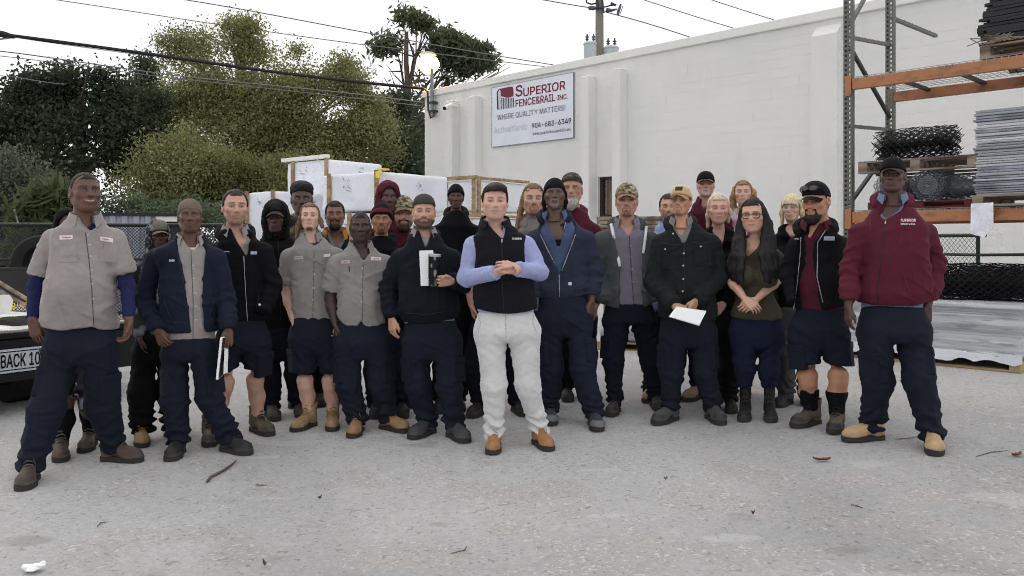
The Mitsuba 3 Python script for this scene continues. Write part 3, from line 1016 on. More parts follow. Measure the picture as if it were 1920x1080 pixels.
    def buttons(self, on, pts, r=0.0055, bsdf='m_metal_small', name='button'):
        for q in pts:
            p = self.pt(*q)
            y, u, o = self.hit(on, p[0], p[2])
            m = trimesh.creation.cylinder(r, 0.004, sections=10)
            m.apply_transform(frame_of(o[0] + u[0] * (y[0] - 0.001), self.turn @ [1, 0, 0], [0, 0, 1.0], self.turn @ [0, -1.0, 0]))
            put(name, m, bsdf, self.parts[on][0], smooth=30)

    def collar(self, on, col, r=0.068, tall=0.030, fold=0.045, tip=0.030, gap=26, bsdf='m_cloth', name='collar', label=None, drop=0.0, tilt=0.30):
        n = self.neck + np.array([0, 0.002, 0.030 + drop])
        k = self.k
        N = 41
        th = np.radians(np.linspace(-180 + gap, 180 - gap, N))
        f = np.abs(np.linspace(-1, 1, N))
        rows = []
        for rr, zz in ((r, -0.025 + 0 * f), (r + 0.001, tall * (1 - 0.45 * f ** 2)), (r + 0.009, tall * (1 - 0.45 * f ** 2) + 0.001), (r + 0.024 + 0.014 * f ** 4, tall - fold - tip * f ** 6 + 0 * f)):
            x, y = np.sin(th) * rr * 1.02, np.cos(th) * rr * 1.08
            rows.append(np.stack([x, y, zz - tilt * (0.06 - y) * 0.55], 1))
        rows = [(q * k) @ self.turn.T + n for q in rows]
        inner = [q for q in rows[::-1]]
        V = np.vstack(rows + [rows[3] + [0, 0, 0.0], ])
        V = np.vstack(rows)
        nr = len(rows)
        # a thin solid: outer sheet and the same sheet pushed inwards
        nv = []
        for i, q in enumerate(rows):
            out = (q - n) * [1, 1, 0]
            out = out / (np.linalg.norm(out, axis=1, keepdims=True) + 1e-9)
            nv.append(q - out * (0.004 if i >= 2 else -0.003))
        V = np.vstack(rows + nv)
        M = nr * N
        F = []
        for i in range(nr - 1):
            for j in range(N - 1):
                a, b, c, d = i * N + j, i * N + j + 1, (i + 1) * N + j + 1, (i + 1) * N + j
                F += [(a, b, c), (a, c, d), (M + a, M + c, M + b), (M + a, M + d, M + c)]
        ring = [j for j in range(N)] + [i * N + N - 1 for i in range(1, nr)] + [(nr - 1) * N + j for j in range(N - 2, -1, -1)] + [i * N for i in range(nr - 2, 0, -1)]
        for a, b in zip(ring, ring[1:] + ring[:1]):
            F += [(a, M + b, b), (a, M + a, M + b)]
        m = trimesh.Trimesh(V, np.array(F), process=False)
        return put(name, m, bsdf, self.parts[on][0], smooth=60, label=label, color=None) if False else self._col(name, m, col, bsdf, self.parts[on][0], label)

    def _col(self, name, m, col, bsdf, parent, label=None):
        return put(name, m, bsdf, parent, smooth=True, label=label, color=paint(m.vertices, col, self.seed + 40))

    def hood_down(self, on, col, label=None, r=0.036, front=118, drop=0.0, rad=0.105, name='hood'):
        n = self.neck + np.array([0, 0.012, 0.022 + drop])
        th = np.radians(np.linspace(-front, front, 25))
        f = np.abs(np.linspace(-1, 1, 25))
        P = np.stack([np.sin(th) * rad, np.cos(th) * (rad + 0.018), 0.012 - 0.035 * f - 0.055 * f ** 3], 1) @ self.turn.T * self.k + n
        rr = (r * (1 - 0.45 * f ** 2)) * self.k
        def fn(X, Y, Z):
            d = None
            for i in range(24):
                e = cone(X, Y, Z, P[i], P[i + 1], rr[i], rr[i + 1])
                d = e if d is None else smin(d, e, 0.012)
            d = smin(d, ball(X, Y, Z, n + self.turn @ np.array([0, 0.13, -0.06]), (0.10, 0.045, 0.09)), 0.03)
            return smax(d, -cone(X, Y, Z, n + np.array([0, 0.0, -0.05]), n + np.array([0, 0.0, 0.1]), 0.068 * self.k, 0.080 * self.k), 0.008)
        m = field(fn, P.min(0) - 0.07, P.max(0) + [0.07, 0.12, 0.06], 0.0125)
        m.vertices += vnormals(m) * (vnoise(m.vertices, (16, 16, 20), self.seed + 9, 3)[:, None] * 0.022)
        return self._col(name, m, col, 'm_cloth', self.parts[on][0], label)

    # -- trousers and shorts
    def pants(self, name, col, waist, hips, crotch, rt=None, rk=0.085, rc=0.078, short=None, knees=None, label=None, stack=1.0, h=None, calf=1.0, socks=None, cargo=True, wrinkle=1.0, bsdf='m_cloth', end=0.0):
        D, s = self.D, self.s
        (wy, wl, wr), (hy, hl, hr) = waist, hips
        hw = (hr - hl) / 2 / s * self.c
        rk, rc = rk * self.c, rc * self.c
        rt = rt or hw * 0.485
        rk, rc = rk * (0.93 if short is None else 1.0), rc * 0.92
        cxp = (hl + hr) / 2
        joints = []
        for i, (g, a) in enumerate(self.feet):
            sgn = -1 if i == 0 else 1
            hip = self.pt(cxp + sgn * (hr - hl) / 2 * 0.5, hy)
            hip[1] = D
            ank = g + np.array([0, 0.010, 0.10])
            kn = hip * 0.47 + ank * 0.53
            if knees:
                q = at(knees[i][0], knees[i][1], kn[1])
                kn = np.array([q[0], kn[1], q[2]])
            kn[1] -= 0.025
            joints.append((hip, kn, ank))
        self.joints = joints
        zw, zh, zc = self.pt(0, wy)[2], self.pt(0, hy)[2], self.pt(0, crotch)[2]
        zs = None if short is None else self.pt(0, short)[2]
        wx, wa = self.pt((wl + wr) / 2, wy)[0], (wr - wl) / 2 / s * self.c * 0.92
        hxx = self.pt(cxp, hy)[0]
        def fn(X, Y, Z):
            t = np.clip((zw - Z) / max(zw - zh, 1e-3), 0, 1)
            a, cx = wa + (hw - wa) * t, wx + (hxx - wx) * t
            b = np.maximum(a * 0.60, 0.10) + 0.008 * t
            t2 = np.clip((zh - Z) / max(zh - zc, 0.05), 0, 1) ** 1.3
            a, b = a * (1 - 0.16 * t2), b * (1 - 0.48 * t2)
            cs, sn = math.cos(self.phi), math.sin(self.phi)
            q = (np.abs(((X - cx) * cs - (Y - D) * sn) / a) ** 2.4 + np.abs(((X - cx) * sn + (Y - D) * cs) / b) ** 2.4) ** (1 / 2.4)
            d = (q - 1) * np.minimum(a, b)
            d = smax(d, np.maximum(Z - zw, zc + 0.07 - Z), 0.03)
            L = None
            for hip, kn, ank in joints:
                if short is None:
                    f = smin(cone(X, Y, Z, hip, kn, rt, rk), cone(X, Y, Z, kn, ank, rk, rc), 0.05)
                    f = smax(f, ank[2] - 0.045 + end - 0.35 * (Y - ank[1] - 0.02) * 0.3 - Z, 0.008)
                else:
                    f = cone(X, Y, Z, hip, kn, rt * 0.98, rk + 0.010)
                    f = smax(f, zs - Z, 0.006)
                L = f if L is None else smin(L, f, 0.005)
            if short is not None:
                wz = np.clip((zc + 0.02 - Z) / max(zc - zs, 0.05), 0, 1)
                L = smax(L, 0.004 + 0.024 * wz - np.abs(X - 0.5 * (joints[0][1][0] + joints[1][1][0])) - 10 * (1 - np.ceil(wz)), 0.008)
            return smin(d, L, 0.034)
        P = np.array([q for j in joints for q in j])
        lo, hi = P.min(0) - 0.15, P.max(0) + 0.15
        lo[0], hi[0] = min(lo[0], hxx - hw - 0.04), max(hi[0], hxx + hw + 0.04)
        lo[2], hi[2] = (P[:, 2].min() - 0.07 if short is None else zs - 0.03), zw + 0.03
        lo[1], hi[1] = min(lo[1], D - 0.24), max(hi[1], D + 0.24)
        m = field(fn, lo, hi, h or self.h * 1.12)
        v, n = np.array(m.vertices), vnormals(m)
        sd = self.seed + 77
        ax = v + 0.02 * np.stack([vnoise(v, 7, sd + 2), vnoise(v, 7, sd + 3), vnoise(v, 7, sd + 4)], 1)
        mk = vnoise(v, 3.5, sd + 21, 2)
        disp = wrinkle * (0.006 * vnoise(v, (8, 8, 4), sd + 5, 2) + 0.0105 * ramp(mk, -0.03, 0.12) * folds(ax @ roty(0.6).T, (2.3, 4, 11), sd) + 0.0105 * ramp(-mk, -0.03, 0.12) * folds(ax @ roty(-0.55).T, (2.5, 4, 11), sd + 1) + 0.007 * folds(ax, (12, 9, 1.3), sd + 2))
        if short is None:
            for hip, kn, ank in joints:
                near = np.exp(-((v[:, 0] - ank[0]) / 0.13) ** 2)
                up = v[:, 2] - ank[2]
                disp += near * stack * 0.013 * np.exp(-(np.maximum(up - 0.02, 0) / 0.10) ** 2) * np.sin(v[:, 2] * 95 + 16 * vnoise(v, (9, 9, 6), sd + 6, 2) + v[:, 0] * 18)
                disp += 0.006 * np.exp(-((v[:, 2] - kn[2]) / 0.07) ** 2) * np.exp(-((v[:, 0] - kn[0]) / 0.10) ** 2) * np.sin(v[:, 2] * 70 + 14 * vnoise(v, 9, sd + 8, 2))
        disp *= ramp(zw - v[:, 2], 0.02, 0.14)
        cm = (wx + hxx) / 2
        disp += 0.006 * np.exp(-((v[:, 2] - zc - 0.03) / 0.07) ** 2 - ((v[:, 0] - cm) / 0.14) ** 2) * np.sin((v[:, 2] - np.abs(v[:, 0] - cm) * 0.7) * 90)
        m.vertices = v + n * disp[:, None]
        key = put(name, m, bsdf, self.key, smooth=True, label=label, color=paint(m.vertices, col, sd, 0.12))
        self.parts[name] = (key, m)
        if cargo and self.h < 0.0125:
            for i, (hip, kn, ank) in enumerate(joints):
                sgn = -1 if i == 0 else 1
                c = hip * 0.36 + kn * 0.64
                if short is not None:
                    c = hip * 0.52 + kn * 0.48
                u = (hip - kn) / np.linalg.norm(hip - kn)
                e = np.array([sgn * 0.86, -0.5, 0])
                e = e - u * (e @ u)
                e /= np.linalg.norm(e)
                rr = (rt + rk) / 2 + (0.0 if short is None else 0.006)
                bx = box([-0.050, -0.068, -0.085], [0.004, 0.068, 0.085], 0.004)
                fl = box([-0.050, -0.071, 0.045], [0.008, 0.071, 0.092], 0.004)
                pm = cat(bx.subdivide().subdivide(), fl.subdivide().subdivide())
                pm.apply_transform(frame_of(c + e * rr, e, np.cross(u, e), u))
                put('cargo_pocket', pm, bsdf, key, smooth=40 if False else False, color=paint(pm.vertices, col, sd, 0.12))
        if short is not None:
            for hip, kn, ank in joints:
                top = kn * 0.9 + hip * 0.1
                cf = kn * 0.62 + ank * 0.38 + np.array([0, 0.022, 0])
                c = calf
                b = [(top, kn, 0.066 * c, 0.056 * c), (kn, cf, 0.054 * c, 0.060 * c), (cf, ank * 0.85 + kn * 0.15, 0.058 * c, 0.040 * c), (ank * 0.85 + kn * 0.15, ank, 0.040 * c, 0.038 * c)]
                lm = limb_mesh(b, [], 0.0105)
                lc = np.tile(self.skin, (len(lm.vertices), 1)) * (1 + 0.22 * vnoise(lm.vertices, 18, sd, 3))[:, None]
                self.skins.append((lm, lc))
                if socks is not None:
                    zt = ank[2] + socks[0]
                    def sf(X, Y, Z, b=b, zt=zt):
                        d = None
                        for q in b[1:]:
                            e = cone(X, Y, Z, q[0], q[1], q[2] + 0.006, q[3] + 0.006)
                            d = e if d is None else smin(d, e, 0.02)
                        return smax(d, Z - zt, 0.004)
                    sm = field(sf, ank - 0.10, np.array([max(ank[0], cf[0]), max(ank[1], cf[1]), zt]) + [0.10, 0.10, 0.03], 0.009)
                    put('sock', sm, 'm_cloth', self.key, smooth=True, color=paint(sm.vertices, socks[1], sd + 3))
        return key

    def boots(self, kind, col, toe=None, lace='m_lace_dark', scale=1.0, label=None, which=(0, 1)):
        for i in which:
            g, a = self.feet[i]
            M = np.eye(4)
            M[:3, :3] = rotz(a) * scale
            M[:3, 3] = g + [0, 0, 0.001]
            k = put('boot' if kind in ('boot', 'tall', 'chukka') else 'shoe', {**upper_ply(kind, col, toe), 'to_world': mat(M)}, None, self.key, label=label)
            put('sole', {**SOLE_PLY[kind], 'to_world': mat(M)}, None, k)
            put('laces', {**LACE_PLY[kind], 'to_world': mat(M)}, lace, k)
        return self

    # -- skin of the arms, hands
    def hand(self, side, d, n=None, thumb=(0, -1, 0), curl=0.45, spread=1.0, scale=None, bare=0.12, thumb_in=0.3, tone=1.0, h=0.0056):
        s, e, w, r = self.arms[side]
        sc = scale or 0.97 * self.k * (0.88 if self.fem else 1.0)
        n = n if n is not None else ((1, 0.1, 0) if side == 0 else (-1, 0.1, 0))
        d, n, thumb = self.turn @ np.asarray(d, float), self.turn @ np.asarray(n, float), self.turn @ np.asarray(thumb, float)
        u = (w - e) / np.linalg.norm(w - e)
        q = 0.86 if self.fem else 1.0
        if bare >= 1:
            b = [(s * 0.35 + e * 0.65, e, 0.052 * q, 0.046 * q), (e, e * 0.65 + w * 0.35, 0.045 * q, 0.046 * q), (e * 0.65 + w * 0.35, w, 0.045 * q, 0.028 * q * sc)]
        else:
            b = [(w - u * bare, w, 0.036 * q, 0.029 * q * sc)]
        wr = w + u * 0.012
        hb = hand_bones(wr, d, n, thumb, curl, spread, sc, thumb_in)
        m = limb_mesh(b, hb, h)
        base = self.skin * tone
        c = np.tile(base, (len(m.vertices), 1)) * (1 + 0.25 * vnoise(m.vertices, 35, self.seed, 3))[:, None]
        for i in range(4):
            a = hb[i * 4 + 3]
            tipd = np.linalg.norm(m.vertices - a[1], axis=1)
            c = shade_between(c, base * [1.2, 1.05, 1.02], 0.6 * ramp(0.016 - tipd, 0, 0.008))
        self.skins.append((m, c))
        self.hands = getattr(self, 'hands', {})
        self.hands[side] = hb
        return hb

    def core(self, inset=0.036, bottom=None, col=None):
        """The chest under an open collar."""
        D = self.D
        zb = self.pt(0, bottom)[2] if bottom else self.neck[2] - 0.20
        def fn(X, Y, Z):
            return smax(self.loft(X, Y, Z, inset), zb - Z, 0.01)
        n = self.neck
        m = field(fn, n + [-0.28, -0.22, zb - n[2] - 0.02], n + [0.28, 0.22, 0.12], 0.016)
        c = np.tile(self.skin, (len(m.vertices), 1)) * (1 + 0.15 * vnoise(m.vertices, 18, self.seed, 3))[:, None]
        self.skins.append((m, c))

    def worn(self, name, m, col, bsdf='m_hair', label=None, parent=None, smooth=True, var=0.2):
        """A piece in head coordinates (hair, cap, beard, glasses)."""
        m = trimesh.Trimesh(np.array(m.vertices), np.array(m.faces), process=False)
        c = paint(m.vertices * 3.0, col, self.seed, var) if col is not None else None
        if bsdf == 'm_hair' and c is not None:
            c = np.clip(c * (1 + 0.9 * vnoise(m.vertices, (130, 130, 14), self.seed + 3, 2)[:, None]), 0.003, 0.85)
        m.apply_transform(self.HM)
        if col is None:
            key = put(name, m, bsdf, parent or self.key, smooth=smooth, label=label)
        else:
            key = put(name, m, bsdf, parent or self.key, smooth=True, label=label, color=c)
        return key

    def cap(self, col, brim_col=None, label=None, back=False, **kw):
        k = self.worn('cap', DOME if not kw else cap_dome(**kw), col, 'm_cloth', label)
        b = cap_brim()
        if back:
            b.apply_transform(np.diag([1.0, -0.9, 1, 1]))
            b.apply_translation([0, 0.02, -0.045])
            b.faces = b.faces[:, ::-1]
        self.worn('brim', b, brim_col if brim_col is not None else col, 'm_cloth', parent=k)
        return k

    def done(self):
        n = self.neck
        links = [tube([n + [0, 0, 0.05], n + [0, 0.01, -0.25], [float(self.prof[2](self.zr[0])), self.D, self.zr[0] + 0.02]], [0.04, 0.06, 0.06], 8)]
        for i, (s, e, w, r) in self.arms.items():
            if i in getattr(self, 'hands', {}):
                links.append(tube([n + [0, 0.01, -0.12], s, e, w + (e - w) * 0.12], [0.04, 0.045, 0.036, 0.026], 8))
        if hasattr(self, 'joints'):
            z = np.array([float(self.prof[2](self.zr[0])), self.D, self.zr[0] + 0.03])
            for hip, kn, ank in self.joints:
                links.append(tube([z, hip, kn + [0, 0.02, 0.0]], [0.05, 0.05, 0.036], 8))
        for m in links:
            self.skins.append((m, np.tile(self.skin, (len(m.vertices), 1))))
        vs, cs = zip(*self.skins)
        m = cat(*vs)
        put('body', m, 'm_skin', self.key, smooth=True, color=np.clip(np.vstack(cs), 0.003, 0.9))
        return self


DOME = cap_dome()
plain('m_pocket_grey', lin(134, 129, 129, 1.5), 0.9, spec=0.15)
plain('m_pocket_black', lin(29, 32, 33, 1.5), 0.9, spec=0.15)
plain('m_patch_grey', lin(170, 162, 164, 1.3), 0.85)
plain('m_logo_jacket', lin(150, 150, 178, 1.3), 0.85)
plain('m_lining', lin(206, 212, 218, 1.2), 0.8)
plain('m_cord_maroon', lin(84, 28, 46, 1.4), 0.85)
plain('m_seam_light', lin(150, 150, 150), 0.9)
plain('m_deck_white', proc(lambda p, n, uv: mixl(lin(206, 206, 204, 1.0), lin(160, 158, 154, 1.0), sstep(0.45, 0.75, mikit.fbm(p.x * 4, p.y * 4, 1.0)))), 0.7)
plain('m_plate', lin(186, 192, 196, 1.1), 0.4)
plain('m_tumbler', proc(lambda p, n, uv: mixl(lin(24, 28, 32, 1.0), lin(150, 156, 156, 1.0), sstep(0.55, 0.75, mikit.noise(p.x * 40, p.y * 40, p.z * 18)))), 0.25, 0.5)
plain('m_gravel', lin(176, 178, 182, 1.0), 0.8)
# ---------------------------------------------------------------- setting: materials
def ground_colour(p, n, uv):
    a = mikit.fbm(p.x * 0.55, p.y * 0.55, 3.0, octaves=4)
    b = mikit.fbm(p.x * 3.1, p.y * 3.1, 9.0, octaves=4)
    c = mikit.noise(p.x * 95, p.y * 95, 1.0)
    e = mikit.noise(p.x * 38 + 7, p.y * 38, 5.0)
    col = mikit.mix((0.290, 0.291, 0.295), (0.372, 0.371, 0.370), sstep(0.3, 0.7, a))
    col = mikit.mix(col, (0.33, 0.318, 0.306), 0.6 * sstep(0.50, 0.70, b))
    col = col * (0.90 + 0.20 * c) * (0.95 + 0.10 * e)
    chips = sstep(0.80, 0.86, mikit.noise(p.x * 62, p.y * 62, 11.0)) * sstep(0.45, 0.6, b)
    col = mikit.mix(col, (0.60, 0.60, 0.60), 0.40 * chips)
    dark = sstep(0.83, 0.88, mikit.noise(p.x * 48 + 5, p.y * 48, 31.0))
    col = mikit.mix(col, (0.17, 0.165, 0.16), 0.5 * dark)
    trk = sstep(0.62, 0.75, mikit.fbm(p.x * 0.9 + p.y * 0.35, p.y * 0.16 - p.x * 0.05, 51.0, octaves=3))
    col = col * (1 - 0.10 * trk)
    st = mikit.fbm(p.x * 2.6 + 40, p.y * 4.4, 2.0, octaves=4) - 0.06 * sstep(3.0, 7.0, p.y) - 0.03 * sstep(-1.0, 2.0, p.x)
    col = mikit.mix(col, (0.20, 0.19, 0.18), 0.45 * sstep(0.70, 0.80, st))
    white = sstep(0.70, 0.80, mikit.fbm(p.x * 1.9 + 9, p.y * 4.2, 21.0, octaves=3))
    return mikit.mix(col, (0.54, 0.54, 0.55), 0.22 * white)


bumped('m_ground', proc(ground_colour), lambda p, n, uv: mikit.fbm(p.x * 42, p.y * 42, 2.0, octaves=3), 0.007, 0.92, spec=0.2)


def wall_paint(p, n, uv):
    a = mikit.fbm(p.x * 0.8, p.y * 0.8, p.z * 0.5, octaves=4)
    drip = mikit.fbm(p.x * 3.2, p.y * 3.2, p.z * 0.35 + 4, octaves=3)
    col = mikit.mix((0.700, 0.700, 0.682), (0.748, 0.745, 0.725), sstep(0.3, 0.7, a))
    return mikit.mix(col, (0.60, 0.60, 0.575), 0.28 * sstep(0.60, 0.80, drip))


bumped('m_wall', proc(wall_paint), lambda p, n, uv: mikit.fbm(p.x * 22, p.y * 22, p.z * 22, octaves=3), 0.006, 0.75, spec=0.3)


def wood(c1, c2):
    def fn(p, n, uv):
        g = mikit.fbm((p.x - p.y) * 2.5, p.z * 16, (p.x + p.y) * 10, octaves=2)
        return mixl(c1, c2, sstep(0.25, 0.75, g))
    return proc(fn)


plain('m_wood', wood(lin(150, 124, 88, 0.85), lin(186, 160, 120, 0.85)), 0.8)
plain('m_wood_old', wood(lin(92, 82, 72, 1.0), lin(150, 136, 120, 1.0)), 0.85)
plain('m_wood_red', lin(92, 40, 38, 1.0), 0.8)
plain('m_orange', proc(lambda p, n, uv: mixl(lin(178, 120, 82, 0.9), lin(152, 108, 80, 0.85), sstep(0.5, 0.75, mikit.fbm(p.x * 9, p.y * 9, p.z * 14)))), 0.5)
plain('m_rack_grey', proc(lambda p, n, uv: mixl(lin(96, 98, 92, 1.1), lin(128, 112, 88, 1.0), 0.6 * sstep(0.6, 0.8, mikit.fbm(p.x * 12, p.y * 12, p.z * 9)))), 0.5, 0.2)
plain('m_rack_dark', lin(52, 54, 56, 1.1), 0.5, 0.2)
plain('m_galv', lin(176, 180, 184, 1.0), 0.4, 0.7)
plain('m_galv_dull', lin(128, 134, 140, 1.0), 0.5, 0.5)
plain('m_black_steel', lin(24, 25, 28, 1.1), 0.45)
plain('m_black_vinyl', lin(26, 27, 29, 1.1), 0.5)
plain('m_green_vinyl', lin(36, 52, 50, 1.1), 0.5)
plain('m_tyre', lin(30, 30, 31, 1.0), 0.85)
plain('m_cable', lin(34, 33, 36, 1.0), 0.7)
plain('m_wire', lin(120, 122, 126, 1.0), 0.5, 0.3)
plain('m_concrete_pole', lin(128, 124, 118, 1.05), 0.85)
plain('m_transformer', lin(176, 184, 188, 1.1), 0.5)
plain('m_porcelain', lin(86, 84, 96, 1.0), 0.3)
plain('m_sign_white', proc(lambda p, n, uv: mikit.mix((0.72, 0.755, 0.83), (0.66, 0.69, 0.76), sstep(0.45, 0.75, mikit.fbm(p.x * 1.5, p.y * 1.5, p.z * 1.2)))), 0.4)
plain('m_sign_maroon', lin(104, 32, 48, 1.2), 0.6)
plain('m_sign_grey', lin(72, 70, 84, 1.1), 0.6)
plain('m_sign_dark', lin(44, 42, 56, 1.1), 0.6)
plain('m_sign_faded', lin(196, 202, 212, 0.95), 0.6)
plain('m_frame_dark', lin(44, 38, 36, 1.0), 0.5)
plain('m_interior', lin(206, 172, 128, 1.3), 0.9)
plain('m_white_paint', lin(216, 216, 212, 1.1), 0.5)
plain('m_yellow', lin(226, 200, 46, 1.15), 0.6)
plain('m_grey_panel', proc(lambda p, n, uv: mixl(lin(150, 154, 166, 1.1), lin(118, 122, 134, 1.0), sstep(0.4, 0.7, mikit.fbm(p.x * 5, p.y * 5, p.z * 1.5)))), 0.45, 0.3)
scene['m_glass'] = {'type': 'thindielectric', 'int_ior': 1.5}


def film(p, n, uv):
    a = mikit.fbm(p.x * 1.5 + p.y * 1.5, p.z * 16, 3.0, octaves=4)
    b = mikit.fbm(p.x * 4, p.y * 4, p.z * 28 + 7, octaves=3)
    col = mikit.mix((0.27, 0.285, 0.315), (0.50, 0.51, 0.535), sstep(0.35, 0.65, a))
    return mikit.mix(col, (0.22, 0.24, 0.28), 0.6 * sstep(0.58, 0.72, b))


bumped('m_film', proc(film), lambda p, n, uv: mikit.fbm(p.x * 5 + p.y * 5, p.z * 34, 3.0, octaves=4), 0.02, 0.30, spec=0.5, clearcoat=0.2)
plain('m_wrap_white', proc(lambda p, n, uv: mikit.mix((0.78, 0.80, 0.86), (0.70, 0.72, 0.78), sstep(0.45, 0.7, mikit.fbm(p.x * 3, p.y * 3, p.z * 3)))), 0.5)
plain('m_print', lin(120, 124, 138, 1.0), 0.7)
scene['m_leaf'] = {'type': 'principledthin', 'base_color': VCOL, 'roughness': 0.7, 'diff_trans': 1.0, 'spec_trans': 0.0}
plain('m_bark', proc(lambda p, n, uv: mixl(lin(70, 60, 52, 1.0), lin(110, 98, 86, 1.0), mikit.fbm(p.x * 6, p.y * 6, p.z * 1.5))), 0.9)
bumped('m_cardboard', lin(150, 112, 74, 1.15), lambda p, n, uv: mikit.noise(p.x * 30, p.y * 30, p.z * 90), 0.002, 0.85)

# ---------------------------------------------------------------- ground
gx = np.concatenate([-np.geomspace(260, 12.5, 26), np.linspace(-12, 12, 121), np.geomspace(12.5, 260, 26)])
gy = np.concatenate([-np.geomspace(120, 2.2, 16), np.linspace(-2, 18, 101), np.geomspace(18.5, 420, 34)])
GX, GY = np.meshgrid(gx, gy, indexing='ij')
gz = ground_z(GX, GY) + 0.010 * vnoise(np.stack([GX, GY, 0 * GX], -1), 0.9, 2, 3)
nx, ny = GX.shape
ii, jj = np.meshgrid(np.arange(nx - 1), np.arange(ny - 1), indexing='ij')
a = (ii * ny + jj).ravel()
put('ground', trimesh.Trimesh(np.stack([GX, GY, gz], -1).reshape(-1, 3), np.vstack([np.stack([a, a + ny, a + ny + 1], 1), np.stack([a, a + ny + 1, a + 1], 1)]), process=False), 'm_ground', smooth=True, kind='structure')

# ---------------------------------------------------------------- warehouse
WA = np.array([-2.58, 25.3, 0.0])
WW, WN, UP = np.array([0.7006, -0.7136, 0]), np.array([-0.7136, -0.7006, 0]), np.array([0, 0, 1.0])


def wp(t, n, z):
    return WA + WW * t + WN * n + UP * z


def wall_tz(px, py, n=0.0):
    k = (px - CX) / FOCAL
    o = WA + WN * n
    t = (k * o[1] - o[0]) / (WW[0] - k * WW[1])
    y = o[1] + WW[1] * t
    return t, CAM_H - (py - HORIZON) / FOCAL * y


def wbox(t0, t1, n0, n1, z0, z1, bevel=0.0):
    return moved(box([t0, n0, z0], [t1, n1, z1], bevel), frame_of(WA, WW, -WN * -1, UP)) if False else moved(box([t0, -n1, z0], [t1, -n0, z1], bevel), frame_of(WA, WW, -WN, UP))


bld = thing('warehouse', 'long white painted block warehouse with flat coping and pilasters', 'building')
TOP, LEN = 5.74, 24.0
w0, _ = wall_tz(1121, 332)
w1, _ = wall_tz(1150, 332)
_, wz1 = wall_tz(1123, 332)
_, wz0 = wall_tz(1123, 407)
shell = [wbox(0, w0, -0.35, 0, -0.5, TOP), wbox(w1, LEN, -0.35, 0, -0.5, TOP), wbox(w0, w1, -0.35, 0, -0.5, wz0), wbox(w0, w1, -0.35, 0, wz1, TOP),
         wbox(0, 0.35, -16, -0.35, -0.5, TOP), wbox(LEN - 0.35, LEN, -16, -0.35, -0.5, TOP), wbox(0, LEN, -16.35, -16, -0.5, TOP)]
wall = put('wall', cat(*shell), 'm_wall', bld)
rg = np.random.RandomState(3)
blocks = []
for k in range(29):
    z0 = k * 0.198
    off = 0.2 if k % 2 else 0.0
    for i in range(-1, 61):
        t0, t1 = max(0.002, i * 0.4 + off), min(LEN - 0.002, i * 0.4 + off + 0.396)
        if t1 - t0 < 0.05:
            continue
        zc = z0 + 0.1
        if w0 - 0.02 < (t0 + t1) / 2 < w1 + 0.25 and wz0 - 0.1 < zc < wz1 + 0.1:
            continue
        if t0 < w1 and t1 > w0 and wz0 - 0.1 < zc < wz1 + 0.1:
            continue
        blocks.append(wbox(t0, t1 + (0.0038 if rg.rand() < 0.9 else 0.001), 0.0, 0.006 + 0.0008 * rg.rand(), z0, z0 + 0.198 - (0.0065 if vnoise(np.array([[t0 * 0.5, k * 0.9, 3.0]]), 1.0, 6, 2)[0] > 0.10 else 0.0012)))
put('block_courses', cat(*blocks), 'm_wall', wall, kind='stuff')
cop = [wbox(-0.06, LEN + 0.06, -0.40, 0.07, TOP, TOP + 0.19, 0.012), wbox(-0.06, 0.40, -16.4, -0.40, TOP, TOP + 0.19)]
put('coping', cat(*cop), 'm_white_paint', bld, label='white roof coping')
put('roof', wbox(0.35, LEN - 0.35, -16, -0.35, TOP - 0.25, TOP - 0.1), 'm_rack_grey', bld)
for (xl, xr, xs, yt) in ((833, 846, 862, 193), (876, 888.5, 904, 184), (1088, 1102, 1116, 147), (1147, 1161, 1177, 133)):
    dep = 0.30
    t0, z = wall_tz(xl, yt, dep)
    t1, _ = wall_tz(xr, yt, dep)
    put('pilaster', cat(wbox(t0, t1 + 0.02, 0.006, dep, -0.4, z, 0.008), wbox(t0 + 0.01, t1, 0.006, dep - 0.02, z, z + 0.05, 0.02)), 'm_wall', bld)
t0, z = wall_tz(1521, 69, 0.22)
t1, z1 = wall_tz(1569, 55, 0.22)
pil = box([t0, -0.22, -0.4], [t1, -0.006, z])
cap = trimesh.convex.convex_hull(np.array([[t0, -0.22, z], [t1, -0.22, z], [t0, -0.006, z], [t1, -0.006, z], [t0, -0.006, z + 0.22], [t1, -0.006, z + 0.22]]))
put('pilaster', moved(cat(pil, cap), frame_of(WA, WW, -WN, UP)), 'm_wall', bld, label='wide pilaster with sloping top')
win = put('window', cat(wbox(w0, w0 + 0.07, -0.2, -0.08, wz0, wz1), wbox(w1 - 0.07, w1, -0.2, -0.08, wz0, wz1), wbox(w0 + 0.07, w1 - 0.07, -0.2, -0.08, wz0, wz0 + 0.06), wbox(w0 + 0.07, w1 - 0.07, -0.2, -0.08, wz1 - 0.06, wz1)), 'm_frame_dark', bld, label='narrow dark framed window')
pn = np.array([wp(w0 + 0.06, -0.15, wz0 + 0.05), wp(w1 - 0.06, -0.15, wz0 + 0.05), wp(w1 - 0.06, -0.15, wz1 - 0.05), wp(w0 + 0.06, -0.15, wz1 - 0.05)])
put('pane', (pn, np.array([[0, 1, 2], [0, 2, 3]])), 'm_glass', win)
put('room', cat(wbox(w0 - 0.6, w1 + 0.8, -0.62, -0.55, wz0 - 0.8, wz1 + 0.3), wbox(w0 - 0.7, w0 - 0.6, -0.62, -0.36, wz0 - 0.8, wz1 + 0.3), wbox(w1 + 0.8, w1 + 0.9, -0.62, -0.36, wz0 - 0.8, wz1 + 0.3), wbox(w0 - 0.6, w1 + 0.8, -0.55, -0.36, wz0 - 0.9, wz0 - 0.8)), 'm_interior', win)
